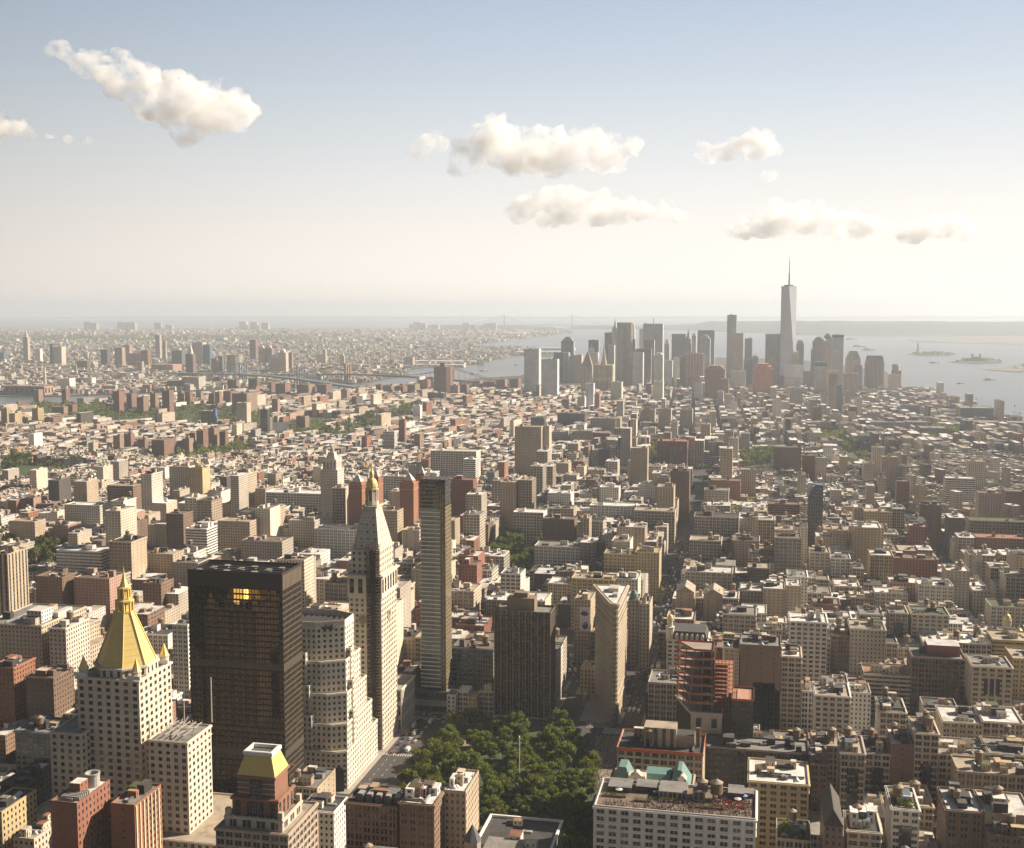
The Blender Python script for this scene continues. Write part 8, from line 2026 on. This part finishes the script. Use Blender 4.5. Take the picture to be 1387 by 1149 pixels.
# piers and sheds
def shed(lab, px0, px1, pyf, h, dep, tn='white'):
    Y = atz((px0+px1)/2, pyf, -2)[1]; x0 = aty(px0, pyf, Y)[0]; x1 = aty(px1, pyf, Y)[0]
    r = thing('pier_shed', lab, 'pier', ((x0+x1)/2, Y, -2)); b = MB(); b.box(x0-4, x1+4, Y-5, Y+dep+5, -5, 1.2, 0, COL['stone']); local(r, b, 'deck', M['wall'])
    b = MB(); b.box(x0, x1, Y, Y+dep, 1.2, h*.75, 0, COL[tn]); local(r, b, 'wall', M['wall'])
    b = MB(); n = 5
    b.quads([[(x0-2, Y-2, h*.75), (x1+2, Y-2, h*.75), (x1+2, Y+dep/2, h), (x0-2, Y+dep/2, h)], [(x1+2, Y+dep+2, h*.75), (x0-2, Y+dep+2, h*.75), (x0-2, Y+dep/2, h), (x1+2, Y+dep/2, h)]]); local(r, b, 'roof', M['pier'])
for a in (('long white pier shed below the far shore', 562, 645, 492.5, 16, 60), ('second white pier shed nearer the river', 560, 628, 497, 13, 40), ('white pier shed at the harbour bend', 700, 760, 479.5, 16, 70), ('white container terminal shed on the far point', 683, 710, 454, 30, 120), ('pale cruise shed on the bay point', 728, 778, 474, 16, 60), ('flat pale pier at the right edge of the river', 1352, 1372, 568, 9, 90), ('thin pier reaching into the bay by the trees', 1276, 1322, 546, 6, 24, 'stone')): shed(*a)
def boat(lab, px, py, L, sail=False):
    x, y = atz(px, py, -4); r = thing('boat', lab, 'boat', (x, y, -4)); b = MB(); w = L*.14
    b.quads([[(x-L/2, y-w, -4.2), (x+L*.3, y-w, -4.2), (x+L*.35, y-w*1.1, -4+L*.06), (x-L/2, y-w*1.1, -4+L*.06)], [(x+L*.3, y-w, -4.2), (x+L/2, y, -4.2), (x+L*.55, y, -4+L*.08), (x+L*.35, y-w*1.1, -4+L*.06)], [(x+L/2, y, -4.2), (x+L*.3, y+w, -4.2), (x+L*.35, y+w*1.1, -4+L*.06), (x+L*.55, y, -4+L*.08)], [(x+L*.3, y+w, -4.2), (x-L/2, y+w, -4.2), (x-L/2, y+w*1.1, -4+L*.06), (x+L*.35, y+w*1.1, -4+L*.06)],
              [(x-L/2, y-w*1.1, -4+L*.06), (x+L*.35, y-w*1.1, -4+L*.06), (x+L*.35, y+w*1.1, -4+L*.06), (x-L/2, y+w*1.1, -4+L*.06)], [(x-L/2, y+w, -4.2), (x-L/2, y-w, -4.2), (x-L/2, y-w*1.1, -4+L*.06), (x-L/2, y+w*1.1, -4+L*.06)]], 0, None, (.35, .33, .3, 0)); local(r, b, 'hull', M['wall'])
    b = MB()
    if sail: b.quads([[(x, y, -3), (x-L*.4, y+.3, -3), (x-.1, y+.1, -4+L*1.3), (x, y, -4+L*1.3)]], 0, None, (.8, .78, .74, 0)); local(r, b, 'sail', M['white'])
    else: b.box(x-L*.35, x+L*.1, y-w*.7, y+w*.7, -4+L*.06, -4+L*.17, 0, (.7, .68, .64)); local(r, b, 'cabin', M['wall'])
for a in (('cargo ship anchored left of the statue island', 1153, 460, 130), ('barge below the anchored cargo ship', 1163, 470, 110), ('second barge lower and nearer the towers', 1176, 474.5, 100), ('ferry crossing in front of the statue island', 1265, 492, 60), ('small sailing boat off the river pier', 1323, 545, 14, True), ('ferry near the brooklyn piers'.replace('brooklyn', 'white'), 655, 503, 45), ('tug in the river mouth', 700, 495, 35), ('ferry in mid river by the curved tower', 642, 507, 45), ('white launch in the open bay', 1300, 520, 30), ('ferry at the far right of the bay', 1340, 515, 50)): boat(*a)

# ------------------------------------------------------------------ clouds: lumpy bodies of air-thin volume, above the haze
cm = bpy.data.materials.new('cloud_vapour'); cm.use_nodes = True; t = cm.node_tree
for n in list(t.nodes): t.nodes.remove(n)
o_ = t.nodes.new('ShaderNodeOutputMaterial'); pv = t.nodes.new('ShaderNodeVolumePrincipled')
pv.inputs['Color'].default_value = (1, 1, 1, 1); pv.inputs['Anisotropy'].default_value = .2
g = NG(t); geo = t.nodes.new('ShaderNodeNewGeometry')
n1 = g.noise(.004, 8, geo.outputs['Position'], .68)
mr = t.nodes.new('ShaderNodeMapRange'); mr.inputs['From Min'].default_value = .43; mr.inputs['From Max'].default_value = .66; mr.inputs['To Max'].default_value = .013; t.links.new(n1, mr.inputs['Value'])
t.links.new(mr.outputs['Result'], pv.inputs['Density'])
t.links.new(pv.outputs[0], o_.inputs['Volume'])
TX = []
for sz, nm in ((300, 'billow_large'), (80, 'billow_small')):
    tx = bpy.data.textures.new(nm, 'CLOUDS'); tx.noise_scale = sz; tx.noise_depth = 3; TX.append(tx)
import bmesh
def cloud(lab, D, lobes, dens=1.0, seed=0):
    r = random.Random(seed); bm = bmesh.new()
    for (px, py, rad) in lobes:
        d = ray(px, py); k = D/math.hypot(d[0], d[1]); R0 = (rad*1.4+4)*D/FPX
        d0 = Vector((d[0]*k, d[1]*k, CAMZ+d[2]*k)); top = rad > 9
        for q in range(4 if not top else 20):
            if q < 3: c = d0+Vector((r.uniform(-.5, .5), r.uniform(-.9, .9), r.uniform(-.2, .3)))*R0*.7; rr_ = R0*r.uniform(.5, .75)
            else:
                a, e = r.uniform(0, 6.28), math.asin(r.uniform(-.25, 1)); c = d0+Vector((math.cos(a)*math.cos(e), math.sin(a)*math.cos(e), math.sin(e)*.9))*R0*r.uniform(.6, .95); rr_ = R0*r.uniform(.16, .36)
            v = bmesh.ops.create_icosphere(bm, subdivisions=2, radius=rr_)['verts']
            for p in v: p.co = Vector((p.co.x, p.co.y, p.co.z*.85))+c
            zb = d0.z-R0*.55
            for p in v:
                if p.co.z < zb: p.co.z = zb+(p.co.z-zb)*.25
    me = bpy.data.meshes.new('cloud'); bm.to_mesh(me); bm.free(); o = bpy.data.objects.new('cloud', me); link(o); me.materials.append(cm)
    m = o.modifiers.new('merge', 'REMESH'); m.mode = 'VOXEL'; m.voxel_size = 17*D/11000
    for tx, s in zip(TX, (90, 70)):
        m = o.modifiers.new('billow', 'DISPLACE'); m.texture = tx; m.strength = s*D/11000; m.mid_level = .5; m.texture_coords = 'GLOBAL'
    prop(o, lab, 'cloud')
cloud('largest white cloud at upper left, trailing a thinner tail', 11000, [(210, 150, 22), (235, 135, 24), (262, 150, 34), (295, 150, 30), (322, 150, 17), (335, 148, 10), (250, 178, 18), (290, 172, 14)], seed=1)
cloud('ragged cloud tail leading to the upper left corner', 11200, [(82, 74, 11), (118, 92, 14), (150, 98, 20), (180, 108, 22), (200, 118, 16), (165, 122, 12)], seed=2)
cloud('small pale cloud cut by the left edge', 11000, [(4, 172, 14), (22, 176, 10), (-12, 178, 14)], seed=3)
cloud('thin grey cloud under the ragged tail', 11500, [(70, 186, 4), (92, 191, 5), (116, 191, 4)], seed=4)
cloud('tiny cloud left of the tallest white heap', 11000, [(566, 205, 11), (582, 196, 12), (592, 194, 6)], seed=5)
cloud('tallest white heaped cloud in the middle of the sky', 11000, [(640, 215, 20), (665, 190, 22), (668, 172, 12), (690, 205, 26), (720, 205, 24), (745, 210, 26), (775, 212, 25), (800, 200, 20), (803, 182, 9), (822, 215, 22), (848, 205, 14), (862, 192, 8), (622, 230, 10), (700, 228, 14), (760, 230, 14)], seed=6)
cloud('long flat cloud below the heaped one', 12500, [(705, 292, 14), (722, 282, 18), (750, 278, 20), (780, 282, 22), (810, 285, 20), (840, 292, 16), (870, 292, 13), (900, 285, 10), (920, 294, 8), (740, 300, 12)], seed=7)
cloud('small cloud above the tallest tower', 11500, [(962, 208, 14), (985, 205, 13), (1005, 198, 12), (1030, 204, 16), (1046, 206, 8), (1040, 240, 8)], seed=8)
cloud('low long cloud bank right of the tallest tower mast', 13500, [(1008, 312, 14), (1030, 306, 17), (1055, 302, 18), (1080, 301, 19), (1108, 305, 18), (1135, 307, 17), (1160, 311, 14), (1185, 313, 12), (1215, 316, 12)], seed=9)
cloud('faint low cloud at the right end of the bank', 13800, [(1240, 318, 13), (1262, 313, 15), (1288, 313, 14), (1308, 317, 10)], seed=10)
cloud('tiny grey wisp just above the mast of the tallest tower', 14000, [(1092, 341, 5), (1100, 340, 5)], seed=11)
SC.cycles.volume_bounces = 24
SC.cycles.max_bounces = 26
cm.cycles.volume_step_rate = 0.4

# ------------------------------------------------------------------ the air: one even haze box
hz = MB(); hz.box(-34000, 34000, -1500, 44000, -6.0, 575.0, bottom=True)
haze = hz.build('haze', bpy.data.materials.new('haze_air')); haze['kind'] = 'stuff'
hm = haze.data.materials[0]; hm.use_nodes = True; t = hm.node_tree
for n in list(t.nodes): t.nodes.remove(n)
o_ = t.nodes.new('ShaderNodeOutputMaterial'); pv = t.nodes.new('ShaderNodeVolumePrincipled')
pv.inputs['Color'].default_value = (0.765, 0.84, 0.93, 1)
pv.inputs['Density'].default_value = 0.52e-4
pv.inputs['Anisotropy'].default_value = 0.25
t.links.new(pv.outputs[0], o_.inputs['Volume'])
